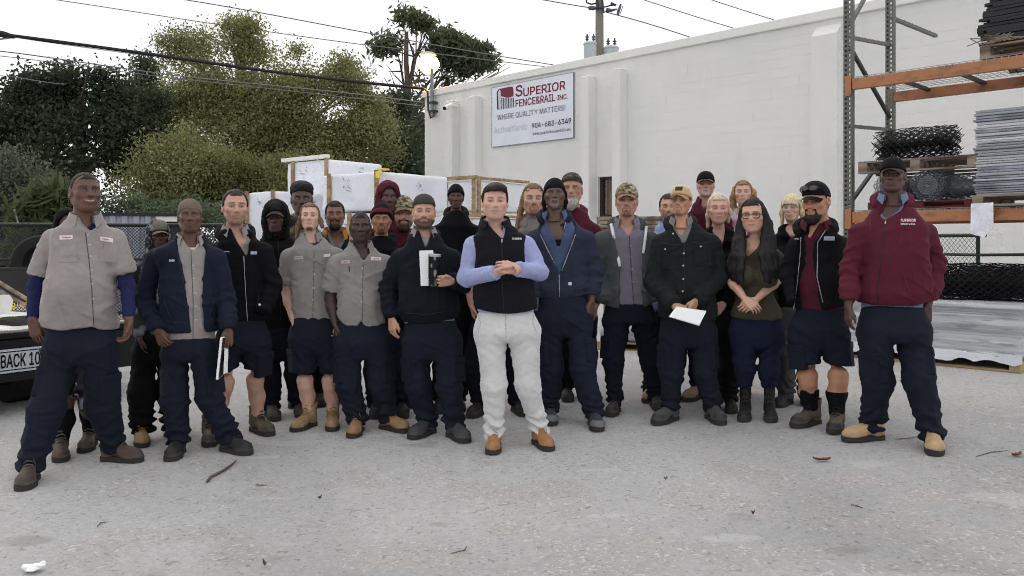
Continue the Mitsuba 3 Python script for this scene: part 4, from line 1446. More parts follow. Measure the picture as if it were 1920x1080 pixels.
put('inner_door', cat(wbox(w0 + 0.3, w0 + 0.38, -0.54, -0.50, wz0 - 0.7, wz0 + 0.45), wbox(w0 + 0.38, w1 + 0.4, -0.54, -0.50, wz0 + 0.38, wz0 + 0.45)), 'm_white_paint', win)

# ---------------------------------------------------------------- sign board with its lettering
sgn = thing('sign_board', 'large white rectangular sign board lettered SUPERIOR FENCE & RAIL on the white wall', 'sign')
st0, sz1 = wall_tz(922, 164, 0.06)
st1, sz1b = wall_tz(1074.3, 137, 0.06)
_, sz0 = wall_tz(922, 275.5, 0.06)
_, sz0b = wall_tz(1074.3, 257.6, 0.06)
sz1, sz0 = (sz1 + sz1b) / 2, (sz0 + sz0b) / 2
put('panel', wbox(st0, st1, 0.02, 0.05, sz0, sz1), 'm_sign_white', sgn)
put('edge_trim', cat(wbox(st0 - 0.012, st0, 0.018, 0.056, sz0 - 0.012, sz1 + 0.012), wbox(st1, st1 + 0.012, 0.018, 0.056, sz0 - 0.012, sz1 + 0.012), wbox(st0, st1, 0.018, 0.056, sz1, sz1 + 0.012), wbox(st0, st1, 0.018, 0.056, sz0 - 0.012, sz0)), 'm_galv_dull', sgn)


def sz_(zx, zy):
    return wall_tz(900 + zx / 6.355, 120 + zy / 6.355, 0.05)


def serif(m, hgt):
    return m


def sign_text(name, text, a, b, cap, bsdf, bold=True, serifs=0.0):
    (ta, za), (tb, zb) = sz_(*a), sz_(*b)
    hgt = cap / 6.355 / (FOCAL / (WA[1] + WW[1] * (ta + tb) / 2))
    m = meshkit.text_mesh(text, hgt, 0.004, bold)
    v = m.vertices.copy()
    v[:, 0] = (v[:, 0] - v[:, 0].min()) / np.ptp(v[:, 0]) * (tb - ta) + ta
    v[:, 1] += (za + zb) / 2
    out = WA + v[:, :1] * WW + (0.052 + v[:, 2:3]) * WN + v[:, 1:2] * UP
    parts = [trimesh.Trimesh(out, m.faces, process=False)]
    put(name, cat(*parts), bsdf, sgn, label=f'lettering {text}')


sign_text('big_initial', 'S', (424, 392), (508, 374), 128, 'm_sign_maroon')
sign_text('headline', 'UPERIOR', (516, 386), (1018, 300), 98, 'm_sign_maroon')
sign_text('second_line', 'FENCE&RAIL', (424, 512), (896, 440), 84, 'm_sign_maroon')
sign_text('suffix', '·INC.', (908, 434), (1048, 414), 58, 'm_sign_maroon')
sign_text('slogan', 'WHERE QUALITY MATTERS!', (208, 672), (1018, 553), 64, 'm_sign_grey', False)
sign_text('faded_lettering', 'ActiveYards', (165, 832), (566, 776), 72, 'm_sign_faded')
sign_text('phone_number', '904-683-6349', (618, 768), (1088, 704), 60, 'm_sign_dark')
sign_text('web_address', 'www.superiorfenceandrail.com', (630, 850), (1080, 794), 36, 'm_sign_grey', False)


def sign_poly(name, pts, bsdf, label=None, dz=0.054):
    q = np.array([sz_(*p) for p in pts])
    m = extrude(sg.Polygon(q).buffer(0), 0.004)
    v = m.vertices
    out = WA + v[:, :1] * WW + (dz + v[:, 2:3]) * WN + v[:, 1:2] * UP
    put(name, trimesh.Trimesh(out, m.faces, process=False), bsdf, sgn, label=label)


sign_poly('emblem_field', [(240, 296), (300, 282), (372, 268), (392, 276), (398, 300), (400, 384), (330, 402), (252, 384), (250, 340)], 'm_sign_maroon', 'maroon emblem field')
sign_poly('emblem_outline', [(206, 540), (202, 340), (214, 308), (244, 294), (250, 300), (224, 316), (214, 345), (222, 546)], 'm_sign_dark')
sign_poly('emblem_post', [(226, 540), (224, 350), (238, 316), (250, 350), (252, 400), (246, 548)], 'm_sign_faded')
for k in range(8):
    x = 256 + k * 20
    sign_poly('emblem_picket', [(x, 402 + 0.5 * k), (x + 9, 403), (x + 9, 540 - 3.4 * k), (x, 542 - 3.4 * k)], 'm_sign_grey')

# lamp mast, wall camera
mast = thing('lamp_post', 'lit yard lamp on a grey pipe mast at the corner of the warehouse', 'street lamp')
mt, mz0 = wall_tz(810, 217, 0.14)
_, mz1 = wall_tz(810, 130, 0.14)
mp = wp(mt, 0.14, 0)
put('mast', tube([mp + [0, 0, mz0], mp + [0, 0, mz1]], 0.05, 12), 'm_galv_dull', mast, smooth=40)
put('bracket', cat(wbox(mt - 0.10, mt + 0.12, 0.02, 0.20, mz0 + 0.1, mz0 + 0.16), wbox(mt - 0.10, mt + 0.12, 0.02, 0.20, mz1 - 1.0, mz1 - 0.94)), 'm_rack_dark', mast)
lp = at(804, 118, 25.1)
put('arm', tube([mp + [0, 0, mz1 - 0.03], (mp + [0, 0, mz1]) * 0.5 + lp * 0.5 + [0, 0, 0.05], lp + [0, 0, 0.20]], 0.035, 8), 'm_galv_dull', mast, smooth=40)
hd = trimesh.creation.icosphere(2, 0.22)
hd.vertices = hd.vertices * [1, 1, 0.5]
hd = trimesh.intersections.slice_mesh_plane(hd, [0, 0, 1], [0, 0, 0.0], cap=False)
hd.apply_translation(lp + [0, 0, 0.22])
put('lamp_head', hd, 'm_galv', mast, smooth=40)
bulb = trimesh.creation.icosphere(3, 0.31)
bulb.vertices = bulb.vertices * [1, 1, 0.85] + lp - [0, 0, 0.04]
k = put('lamp_glass', bulb, 'm_white_paint', mast, smooth=True)
scene[k]['emitter'] = {'type': 'area', 'radiance': {'type': 'rgb', 'value': [8.0, 3.7, 0.27]}}
tw = mp + [0, 0, 0]
put('conduit', tube([at(793, 165, 25.0), at(802, 172, 24.9), at(803, 205, 24.9), at(808, 222, 24.9), at(813, 218, 24.9), at(813, 208, 24.9)], 0.030, 8), 'm_rack_dark', mast, smooth=40)
camt = thing('security_camera', 'small white bullet security camera on the first pilaster', 'camera')
c0 = at(834, 203, 23.6)
c1 = at(853, 194, 23.9)
put('housing', tube([c0, c0 * 0.3 + c1 * 0.7], 0.065, 12), 'm_white_paint', camt, smooth=40)
put('lens', tube([c0 - (c1 - c0) * 0.06, c0 - (c1 - c0) * 0.002], 0.050, 12), 'm_black_plastic', camt, smooth=40)
put('mount', tube([c0 * 0.3 + c1 * 0.7, c1 + [0.05, 0.2, -0.05]], 0.03, 8), 'm_white_paint', camt, smooth=40)

# ---------------------------------------------------------------- overhead lines and the pole behind
def wire(name, label, pts, r, bsdf, sag=0.0, group=None, sides=6, category='cable'):
    P = np.array([at(*q) for q in pts])
    if pts[0][0] < 0 or pts[0][1] < 0:                       # on to the next pole, beyond the frame
        P = np.vstack([P[0] + (P[0] - P[1]) / np.linalg.norm(P[0] - P[1]) * 9.0, P])
    L = np.r_[0, np.cumsum(np.linalg.norm(np.diff(P, axis=0), axis=1))]
    t = np.linspace(0, L[-1], 60)
    Q = np.stack([PchipInterpolator(L, P[:, k])(t) for k in range(3)], 1)
    key = put(numbered(name, scene), tube(Q, r, sides), bsdf, smooth=True)
    tag(key, label, category, group)
    return key


wire('thick_cable', 'thick black twisted service cable running to the lamp mast, lowest of the bold lines', [(-60, 55, 21), (0, 64, 21.6), (160, 85, 22.3), (320, 107, 23), (500, 133, 23.8), (795, 166, 25.0)], 0.046, 'm_cable')
wire('thin_line', 'thin messenger line hugging the underside of the thick black cable', [(20, 69, 21.7), (130, 85, 22.3), (250, 101, 22.9), (330, 110, 23.1)], 0.010, 'm_wire', category='wire')
sp = put(numbered('cable_splice', scene), tube([at(-10, 61, 21.5), at(8, 65, 21.6), at(28, 69.5, 21.7)], [0.075, 0.085, 0.045], 8), 'm_cable', smooth=True)
tag(sp, 'bulging black splice on the thick cable at the left edge', 'splice')
wire('guy_line', 'short grey line leaving the cable splice at the left edge', [(-20, 76, 21.4), (12, 72, 21.6), (26, 70, 21.7)], 0.022, 'm_wire', category='wire')
wire('power_line', 'thin power line crossing the sky above the tall autumn tree, lower of the pair', [(60, -8, 36), (108, 0, 36), (417, 47, 37), (700, 86, 38), (1022, 125, 40)], 0.020, 'm_wire', category='wire')
wire('power_line', 'thin power line passing over the pine, upper of the pair', [(300, -9, 36), (350, 0, 36), (708, 65, 38), (911, 101, 39), (1040, 122, 40)], 0.024, 'm_wire', category='wire')
wire('telephone_line', 'grey line below the thick cable at left, upper of two', [(-30, 92, 24), (0, 96, 24), (182, 121, 25), (333, 142, 26), (700, 180, 27), (792, 192, 27.5)], 0.018, 'm_wire', category='wire')
wire('telephone_line', 'grey line below the thick cable at left, lower of two', [(-30, 101, 24), (0, 105, 24), (115, 119, 24.6), (330, 147, 26), (700, 188, 27), (792, 199, 27.5)], 0.012, 'm_wire', category='wire')
wire('telephone_line', 'short grey line vanishing into the dark oak at left', [(-30, 139, 24), (0, 142, 24), (60, 150, 25), (120, 158, 27)], 0.013, 'm_wire', category='wire')
wire('power_line', 'line reaching the utility pole from the upper left', [(980, -8, 38), (1020, 0, 38.5), (1104, 14, 40)], 0.026, 'm_wire', category='wire')
wire('power_line', 'line leaving the utility pole down to the right', [(1133, 22, 40), (1210, 43, 40), (1300, 72, 40)], 0.026, 'm_wire', category='wire')
wire('power_line', 'line over the roof right of the utility pole, nearer the pole', [(1180, -9, 40), (1208, 0, 40), (1320, 36, 40), (1400, 60, 40)], 0.022, 'm_wire', category='wire')
wire('power_line', 'line over the roof at the top right, farther from the pole', [(1300, -12, 40), (1335, 0, 40), (1447, 36, 40), (1500, 52, 40)], 0.022, 'm_wire', category='wire')

pole = thing('utility_pole', 'grey concrete utility pole with transformers rising behind the warehouse roof', 'utility pole')
pb = at(1124, 456, 40)
pb[2] = 0
put('pole', trimesh.convex.convex_hull(np.array([[pb[0] + sx * w, pb[1] + sy * w, z] for z, w in ((0, 0.26), (15.0, 0.15)) for sx in (-1, 1) for sy in (-1, 1)])), 'm_concrete_pole', pole)
for (xc, yt, r) in ((1106.5, 82, 0.30), (1146, 90, 0.35)):
    c = at(xc, yt, 39.8)
    zt = c[2]
    prof = np.array([[0, -1.0], [r * 0.96, -1.0], [r, -0.95], [r, -0.06], [r * 1.08, -0.05], [r * 1.08, 0.0], [r * 0.8, 0.09], [0, 0.14]])
    cm = trimesh.creation.revolve(prof, sections=24)
    cm.apply_translation([c[0], c[1], zt])
    tr = put('transformer', cm, 'm_transformer', pole, smooth=35)
    for dx in (-0.14, 0.16):
        bp = np.array([[0, 0.0], [0.05, 0.0], [0.05, 0.08], [0.10, 0.10], [0.05, 0.14], [0.05, 0.18], [0.11, 0.21], [0.05, 0.26], [0.03, 0.36], [0, 0.38]])
        bm = trimesh.creation.revolve(bp, sections=12)
        bm.apply_translation([c[0] + dx, c[1], zt + 0.10])
        put('bushing', bm, 'm_porcelain', tr, smooth=50)
    put('hanger', beam([c[0], c[1], zt - 0.4], [pb[0], pb[1], zt - 0.4], 0.08, 0.14), 'm_rack_dark', tr)
put('crossarm', cat(tube([at(1099, -4, 39.8), at(1100, 5, 39.8), at(1109, 8, 39.8), at(1118, 6, 39.8)], 0.04, 8), tube([at(1130, 14, 39.8), at(1146, 10, 39.8), at(1156, 9, 39.8)], 0.035, 8), tube([at(1145, 6, 39.8), at(1155, 10, 39.8)], 0.06, 8)), 'm_rack_dark', pole, smooth=40)
put('strain_insulator', tube([at(1103, 15, 39.8), at(1106, 15, 39.8), at(1114, 15.5, 39.8), at(1117, 15, 39.8)], [0.07, 0.10, 0.10, 0.06], 10), 'm_porcelain', pole, smooth=40)
put('strain_insulator', tube([at(1136, 18, 39.8), at(1139, 19, 39.8), at(1147, 19.5, 39.8), at(1157, 17, 39.8)], [0.09, 0.10, 0.07, 0.03], 10), 'm_porcelain', pole, smooth=40)
put('fuse_cutout', tube([at(1164, 8, 39.8), at(1160, 20, 39.8), at(1158, 28, 39.8)], [0.05, 0.075, 0.06], 10), 'm_porcelain', pole, smooth=40)
put('fuse_tube', tube([at(1168, 11, 39.8), at(1162, 28, 39.8)], 0.02, 6), 'm_rack_dark', pole)
put('top_hardware', cat(tube([at(1119, -6, 39.7), at(1121, 14, 39.7)], 0.06, 8), tube([at(1129, -4, 39.7), at(1132, 24, 39.7)], 0.045, 8), tube([at(1117, 15.5, 39.7), at(1133, 14.5, 39.7)], 0.045, 8)), 'm_rack_dark', pole, smooth=40)


# ---------------------------------------------------------------- trees
def leaf_cloud(lobes, count, size, cols, seed, fill=0.62, drop=0.3, long=1.0, flat=0.0, sub=5):
    """Leaf faces spread through lobes (centre, radii): each clump of leaves has its own tone."""
    rg = np.random.RandomState(seed)
    more = []
    for c, r in lobes:
        r = np.asarray(r, float)
        more.append((c, r * 0.86))
        for _ in range(sub):
            q = rg.normal(size=3)
            q /= np.linalg.norm(q)
            more.append((np.asarray(c) + q * r * rg.uniform(0.6, 1.0), r * rg.uniform(0.22, 0.46)))
    lobes = more
    vol = np.array([l[1][0] * l[1][1] * l[1][2] for l in lobes]) ** 0.75
    pick = rg.choice(len(lobes), count // 26, p=vol / vol.sum())
    d = rg.normal(size=(len(pick), 3))
    d /= np.linalg.norm(d, axis=1, keepdims=True)
    rr = rg.uniform(fill, 1.0, len(pick)) ** 0.6 * np.where(rg.rand(len(pick)) < 0.14, rg.uniform(1.0, 1.22, len(pick)), 1.0)
    C = np.array([l[0] for l in lobes])[pick]
    R = np.array([l[1] for l in lobes])[pick]
    cen = C + d * R * rr[:, None]
    keep = vnoise(cen, 0.60, seed, 3) > -0.5 + drop
    cen, R = cen[keep], R[keep]
    tone = rg.uniform(0.70, 1.30, len(cen)) * (1 + 0.9 * vnoise(cen, 0.9, seed + 9, 2))
    mixv = rg.rand(len(cen))
    n = 26
    spread = np.minimum(0.40, 0.12 + R.min(1) * 0.30)[:, None, None] * rg.normal(size=(len(cen), n, 3)) * [1, 1, 0.75]
    P = (cen[:, None] + spread).reshape(-1, 3)
    tone = np.repeat(tone, n) * rg.uniform(0.85, 1.15, len(P))
    mixv = np.clip(np.repeat(mixv, n) + rg.normal(size=len(P)) * 0.12, 0, 1)
    u = rg.normal(size=P.shape)
    u[:, 2] *= 1 - flat
    u /= np.linalg.norm(u, axis=1, keepdims=True)
    w = np.cross(u, rg.normal(size=P.shape))
    w /= np.linalg.norm(w, axis=1, keepdims=True)
    s = (size * rg.uniform(0.6, 1.3, len(P)))[:, None]
    V = np.stack([P - u * s * long, P + w * s * 0.55, P + u * s * long, P - w * s * 0.55], 1).reshape(-1, 3)
    i = np.arange(len(P)) * 4
    F = np.vstack([np.stack([i, i + 1, i + 2], 1), np.stack([i, i + 2, i + 3], 1)])
    c = (np.asarray(cols[0]) * (1 - mixv[:, None]) + np.asarray(cols[1]) * mixv[:, None]) * tone[:, None]
    return trimesh.Trimesh(V, F, process=False), np.repeat(np.clip(c, 0.004, 0.6), 4, axis=0)


def limbs(base, top, r0, targets, seed):
    rg = np.random.RandomState(seed)
    base, top = np.asarray(base, float), np.asarray(top, float)
    t = np.linspace(0, 1, 9)
    trunk = base + (top - base) * t[:, None] + rg.normal(size=(9, 3)) * [0.10, 0.10, 0] * np.sin(t * 3.1)[:, None]
    ms = [tube(trunk, r0 * (1 - 0.75 * t) + 0.03, 9)]
    for q in targets:
        q = np.asarray(q, float)
        f = np.clip((q[2] - base[2]) / (top[2] - base[2]) * 0.72, 0.15, 0.92)
        s = base + (top - base) * f
        mid = s * 0.45 + q * 0.55 + rg.normal(size=3) * 0.25
        ms.append(tube([s, s * 0.7 + mid * 0.3 + [0, 0, 0.1], mid, q], [r0 * 0.38, r0 * 0.30, r0 * 0.2, 0.02], 6))
        for _ in range(3):
            e = q + rg.normal(size=3) * [0.8, 0.8, 0.6]
            ms.append(tube([mid, (mid + e) / 2 + rg.normal(size=3) * 0.1, e], [r0 * 0.16, r0 * 0.1, 0.012], 5))
    return cat(*ms)


def tree(name, label, dist, lobes, trunk, r0, count, size, cols, seed, group=None, **kw):
    """lobes: (px, py, radius px x, radius px y, depth offset); trunk: ((px, foot), (px, py of the top))."""
    k = thing(name, label, 'tree', group)
    sc = dist / FOCAL
    L = []
    for (x, y, rx, ry, dy) in lobes:
        c = at(x, y, dist + dy)
        L.append((c, (rx * sc, max(0.8, min(rx, ry) * sc * 0.9), ry * sc)))
    b = at(trunk[0], 456, dist)
    b[2] = float(ground_z(b[0], b[1])) - 0.1
    t = at(*trunk[1], dist)
    put('trunk', limbs(b, t, r0, [l[0] for l in L], seed), 'm_bark', k, smooth=40)
    m, c = leaf_cloud(L, count, size, cols, seed, **kw)
    put('crown', m, 'm_leaf', k, color=c)
    return k


DARKG = (np.array([0.050, 0.068, 0.050]), np.array([0.085, 0.110, 0.065]))
AUT = (np.array([0.215, 0.245, 0.120]), np.array([0.330, 0.320, 0.145]))
AUT2 = (np.array([0.195, 0.225, 0.105]), np.array([0.300, 0.290, 0.130]))
PINE = (np.array([0.105, 0.130, 0.085]), np.array([0.165, 0.185, 0.100]))
GREYG = (np.array([0.110, 0.130, 0.105]), np.array([0.170, 0.190, 0.140]))
tree('oak_tree', 'dark dense oak on the left behind the fence', 30,
     [(150, 200, 90, 70, 0), (60, 215, 75, 62, 0.5), (-20, 235, 70, 70, 0), (220, 205, 65, 75, 0.6), (120, 270, 90, 70, -0.6), (25, 290, 80, 60, 0), (-120, 250, 90, 80, 0.4), (-110, 330, 90, 50, 0), (205, 285, 85, 65, 0.4), (150, 150, 50, 34, 0), (190, 160, 52, 36, 0.5), (75, 165, 60, 34, 0), (245, 260, 45, 60, -0.3), (120, 335, 90, 40, 0.2), (265, 240, 40, 60, 1), (30, 345, 70, 40, 0.5)],
     (150, (150, 180)), 0.42, 84000, 0.085, DARKG, 11, drop=0.45)
tree('cedar_tree', 'slim dark conifer tip between the oak and the autumn tree', 36, [(268, 125, 22, 28, 0), (262, 175, 32, 40, 0), (290, 160, 24, 36, 0.5), (285, 215, 40, 45, 0)], (270, (268, 110)), 0.2, 9000, 0.085, (DARKG[0] * 1.5, DARKG[1] * 1.5), 12, drop=0.42)
tree('autumn_tree', 'tall yellow-green autumn tree in the middle of the tree line', 33,
     [(445, 95, 52, 52, 0), (335, 90, 34, 34, 0.8), (395, 120, 50, 45, 0), (480, 130, 45, 50, 0.5), (360, 175, 60, 50, 0), (450, 185, 70, 60, -0.5), (545, 150, 55, 42, 0.3), (610, 165, 52, 45, 0.6), (330, 240, 60, 55, 0.4), (420, 260, 80, 60, -0.8), (520, 240, 75, 65, 0), (610, 235, 65, 60, 0), (660, 215, 45, 55, 0.6), (680, 270, 50, 55, 0), (600, 300, 75, 50, -0.4), (500, 320, 80, 45, 0), (720, 285, 36, 36, 0.8), (450, 55, 30, 24, 0), (640, 130, 26, 26, 0.5), (575, 190, 60, 50, -0.3), (655, 165, 40, 40, 0.2), (700, 230, 40, 40, 0.4), (560, 120, 40, 34, 0.2), (410, 190, 60, 60, 0.4)],
     (470, (450, 80)), 0.36, 150000, 0.060, AUT, 13, drop=0.42)
tree('autumn_tree', 'lower green-yellow tree before the oak, left of the white crates', 28,
     [(310, 300, 55, 45, 0), (270, 350, 45, 45, 0), (350, 340, 60, 50, -0.5), (420, 330, 60, 50, 0), (330, 395, 90, 34, 0.3), (440, 385, 70, 40, 0), (480, 350, 50, 50, 0.5), (370, 280, 50, 40, 0.6), (540, 330, 50, 36, 1.2)],
     (370, (360, 290)), 0.22, 70000, 0.056, AUT2, 14, drop=0.43)
tree('pine_tree', 'tall pine with flat needle clumps behind the glowing lamp', 45,
     [(760, 55, 42, 30, 0), (745, 95, 52, 26, 0.5), (720, 145, 42, 24, 0), (775, 130, 40, 24, -0.5), (830, 85, 36, 26, 0), (850, 120, 44, 24, 0.4), (885, 105, 36, 24, 0), (915, 130, 32, 18, 0.3), (810, 150, 42, 22, 0), (870, 152, 46, 18, 0.2), (725, 190, 40, 28, 0), (765, 210, 36, 36, 0.5), (735, 245, 44, 36, 0), (770, 285, 32, 40, 0.3), (935, 135, 16, 12, 0), (800, 60, 24, 20, 0.4)],
     (770, (762, 60)), 0.30, 52000, 0.12, PINE, 15, drop=0.56, long=1.9, sub=1)
tree('pine_tree', 'dark tree filling the gap left of the warehouse corner', 38, [(740, 240, 50, 70, 0), (780, 300, 36, 60, 0), (700, 310, 60, 50, 0.5), (765, 370, 50, 60, 0), (640, 340, 60, 40, 1)], (745, (745, 215)), 0.25, 24000, 0.10, (DARKG[0] * 1.2, DARKG[1] * 1.2), 16, drop=0.44)
for (lb, dist, lob, cnt, cl, sd) in (('grey-green shrub at the left edge before the oak', 22, [(10, 330, 60, 50, 0), (60, 345, 55, 45, 0), (20, 390, 70, 40, 0), (90, 390, 50, 40, 0.3)], 20000, GREYG, 17),
                                     ('bright fan-leaved shrub beside the tall smiling man', 20, [(105, 385, 38, 30, 0), (70, 405, 40, 24, 0), (125, 405, 26, 24, 0)], 6000, (np.array([0.075, 0.100, 0.050]), np.array([0.11, 0.135, 0.065])), 18),
                                     ('low dark shrub behind the grey panel stack', 24, [(215, 390, 60, 28, 0), (280, 400, 50, 24, 0), (350, 405, 60, 26, 0.5), (430, 415, 60, 26, 0.5)], 14000, (DARKG[0] * 2.2, DARKG[1] * 2.0), 19)):
    k = thing('shrub', lb, 'shrub')
    sc = dist / FOCAL
    L = [(at(x, y, dist + dy), (rx * sc, 0.7, ry * sc)) for (x, y, rx, ry, dy) in lob]
    for l in L:
        l[0][2] = max(l[0][2], 0.6)
    m, c = leaf_cloud(L + [((l[0][0], l[0][1], l[0][2] * 0.45), (l[1][0], 0.7, l[0][2] * 0.45)) for l in L], cnt, 0.06 if sd != 18 else 0.12, cl, sd, fill=0.2, drop=0.12, long=1.0 if sd != 18 else 2.4)
    put('foliage', m, 'm_leaf', k, color=c)
    put('stem', cat(*[tube([[l[0][0], l[0][1], -0.05], [l[0][0] + 0.1, l[0][1], l[0][2]]], [0.05, 0.02], 6) for l in L]), 'm_bark', k, smooth=40)
# ---------------------------------------------------------------- colours
DARK, DARKER, BROWN, TAN = lin(92, 64, 53, 1.6), lin(76, 53, 46, 1.6), lin(128, 92, 74, 1.5), lin(176, 134, 112, 1.45)
FAIR, PINK, RUDDY = lin(197, 154, 134, 1.35), lin(208, 168, 150, 1.3), lin(184, 138, 120, 1.35)
BLACK, CHAR, NAVY, NAVY2, DENIM = lin(19, 20, 23, 1.2), lin(30, 31, 32, 1.4), lin(30, 34, 46, 1.3), lin(30, 38, 54, 1.25), lin(29, 35, 56, 1.2)
GREY, WARM = lin(138, 134, 133, 1.45), lin(149, 142, 140, 1.45)
MAROON, MAROON2 = lin(92, 37, 52, 1.22), lin(80, 32, 46, 1.22)
BOOT_BROWN, BOOT_TAN, BOOT_DARK, BOOT_OLIVE = lin(80, 66, 57, 1.0), lin(144, 118, 88, 1.05), lin(40, 39, 40, 1.0), lin(86, 78, 64, 1.0)
CAMO_GREY = camo([lin(56, 58, 66, 1.3), lin(26, 27, 32, 1.3), lin(140, 143, 153, 1.2)], 9, 3)
CAMO_TAN = camo([lin(150, 138, 112, 1.35), lin(86, 78, 62, 1.35), lin(188, 178, 152, 1.3)], 14, 5)
CAMO_DARK = camo([lin(70, 66, 52, 1.4), lin(36, 34, 30, 1.4), lin(112, 104, 84, 1.3)], 13, 8)
HAIR_DARK, HAIR_BROWN, HAIR_BLONDE, HAIR_GREY = lin(34, 27, 24, 1.2), lin(84, 62, 46, 1.3), lin(196, 172, 138, 1.3), lin(170, 166, 162, 1.3)
plain('m_patch_white', lin(205, 196, 198, 1.2), 0.85)
plain('m_thread_red', lin(165, 45, 58, 1.2), 0.8)
plain('m_thread_white', lin(220, 220, 226, 1.2), 0.8)
plain('m_zip_dark', lin(58, 56, 54), 0.45, 0.6)
plain('m_glass_frame', lin(28, 22, 20), 0.3)
plain('m_glass_wire', lin(150, 150, 152), 0.3, 0.9)
plain('m_lens_dark', lin(24, 24, 30), 0.12, spec=0.8)
plain('m_seam', lin(78, 74, 74), 0.9)


def stand_collar_gap(p, on, col, **kw):
    return p.collar(on, col, **kw)


# 1: far left, work shirt, smiling
p = Person('tall smiling man in pale work shirt over navy long sleeves at the far left', (160, 322, 398), [(62, 917, -12), (226, 873, 55)], DARK, yaw=14, pitch=4,
           sh=(90, 220, 430), rows=[(480, 93, 221), (540, 88, 224), (590, 80, 225), (625, 78, 224)], belly=0.10, face=dict(w=1.02, jaw=1.08, nose=1.25, lips=1.25, smile=1.0), brow=(0.01, 0.008, 0.007), extra=0.008)
p.arm(0, (68, 535, -0.03), (62, 597, 0.05)).arm(1, (238, 532, -0.03), (242, 596, 0.05))
p.core()
p.top('undershirt', lin(36, 42, 80, 1.3), 'long', inset=0.030, cut_top=418, h=0.014, label='navy long-sleeved undershirt')
p.top('shirt', WARM, 'short', grow=0.016, flare=0.007, hem=[(75, 606), (100, 613), (130, 617), (178, 612), (184, 618), (205, 621), (226, 614)], opening=[(395, 140, 182), (418, 148, 176), (432, 160, 164)], wrinkle=1.2, label='pale grey short-sleeved work shirt')
p.collar('shirt', WARM, r=0.074, gap=30, tip=0.035)
p.line('shirt', 'placket', [(160, 436), (166, 480), (172, 540), (176, 612)], 0.0022, 'm_seam')
p.buttons('shirt', [(165, 440), (168, 459), (170, 480), (172, 506), (173, 532), (175, 560)])
p.patch('shirt', 'name_patch', (124, 445), 0.082, 0.026, 'm_patch_white', 'white name patch with red lettering', slant=0.05)
p.scribble('shirt', 'patch_lettering', (124, 445), 0.055, 0.010, 'm_thread_red', seed=1)
p.patch('shirt', 'company_patch', (200, 449), 0.080, 0.026, 'm_patch_white', 'white company patch with red lettering', slant=-0.15)
p.scribble('shirt', 'patch_lettering', (200, 449), 0.055, 0.010, 'm_thread_red', seed=2, slant=-0.15)
for c in ((128, 473), (203, 473)):
    p.patch('shirt', 'chest_pocket', c, 0.115, 0.125, None, col=WARM, off=0.003, slant=0.03)
p.line('shirt', 'pen', [(195, 456), (193, 466)], 0.0035, 'm_black_plastic')
p.hand(0, (0.22, -0.10, -1), thumb=(0.6, -1, 0), n=(0.5, 0.6, 0), curl=0.42)
p.hand(1, (-0.12, -0.25, -1), thumb=(-0.8, -1, 0), n=(-0.7, -0.3, 0), curl=0.75)
p.pants('trousers', NAVY, (606, 84, 222), (650, 80, 224), 705, rk=0.112, rc=0.094, knees=[(93, 762), (195, 758)], wrinkle=1.2)
p.boots('boot', BOOT_BROWN, lin(70, 62, 58), 'm_lace_grey', 1.06)
p.worn('hair', hair_mesh('buzz', 1), lin(26, 22, 21, 1.2))
p.done()

# 2: behind him, camouflage shorts
p = Person('person in camouflage shorts and black hood almost hidden behind the tall smiling man', (126, 384, 448), [(120, 867, 0), (172, 848, -12)], DARKER, extra=0.045, sh=(100, 186, 486),
           rows=[(540, 104, 182), (600, 106, 184), (650, 102, 188)], h=0.018)
p.arm(0, (106, 570, 0), (112, 630, 0.1)).arm(1, (182, 570, 0), (178, 630, 0.1))
p.top('jacket', BLACK, 'long', hem=[(90, 648), (200, 648)], wrinkle=0.8)
p.worn('hood', hood_mesh(), BLACK, 'm_cloth')
p.pants('shorts', CAMO_GREY, (640, 104, 186), (670, 102, 190), 715, short=770, rk=0.085, socks=(0.25, BLACK), knees=[(123, 765), (168, 760)])
p.boots('boot', BOOT_BROWN, None, 'm_lace_grey')
p.done()

# 3: camouflage hood and cap
p = Person('man with camouflage hood up over a cap, half hidden behind an open navy jacket', (297, 406, 466), [(270, 840, 3), (332, 828, 8)], DARKER, extra=0.045, yaw=12, sh=(258, 340, 492),
           rows=[(540, 262, 335), (600, 262, 336), (650, 258, 338)], h=0.0165)
p.arm(0, (252, 560, -0.02), (262, 632, 0.10)).arm(1, (345, 560, 0), (338, 630, 0.1))
p.top('jacket', CAMO_GREY, 'long', hem=[(245, 640), (350, 640)])
p.worn('hood', hood_mesh(1.0, 0.070), CAMO_GREY, 'm_cloth', 'raised camouflage hood')
p.cap(lin(118, 114, 104, 1.3), label='olive cap under the hood')
p.hand(0, (0.2, -0.1, -1), curl=0.6)
p.pants('trousers', BLACK, (625, 254, 338), (660, 246, 340), 700, rk=0.098, rc=0.094, stack=1.4)
p.boots('boot', BOOT_TAN, None, 'm_lace_tan')
p.done()

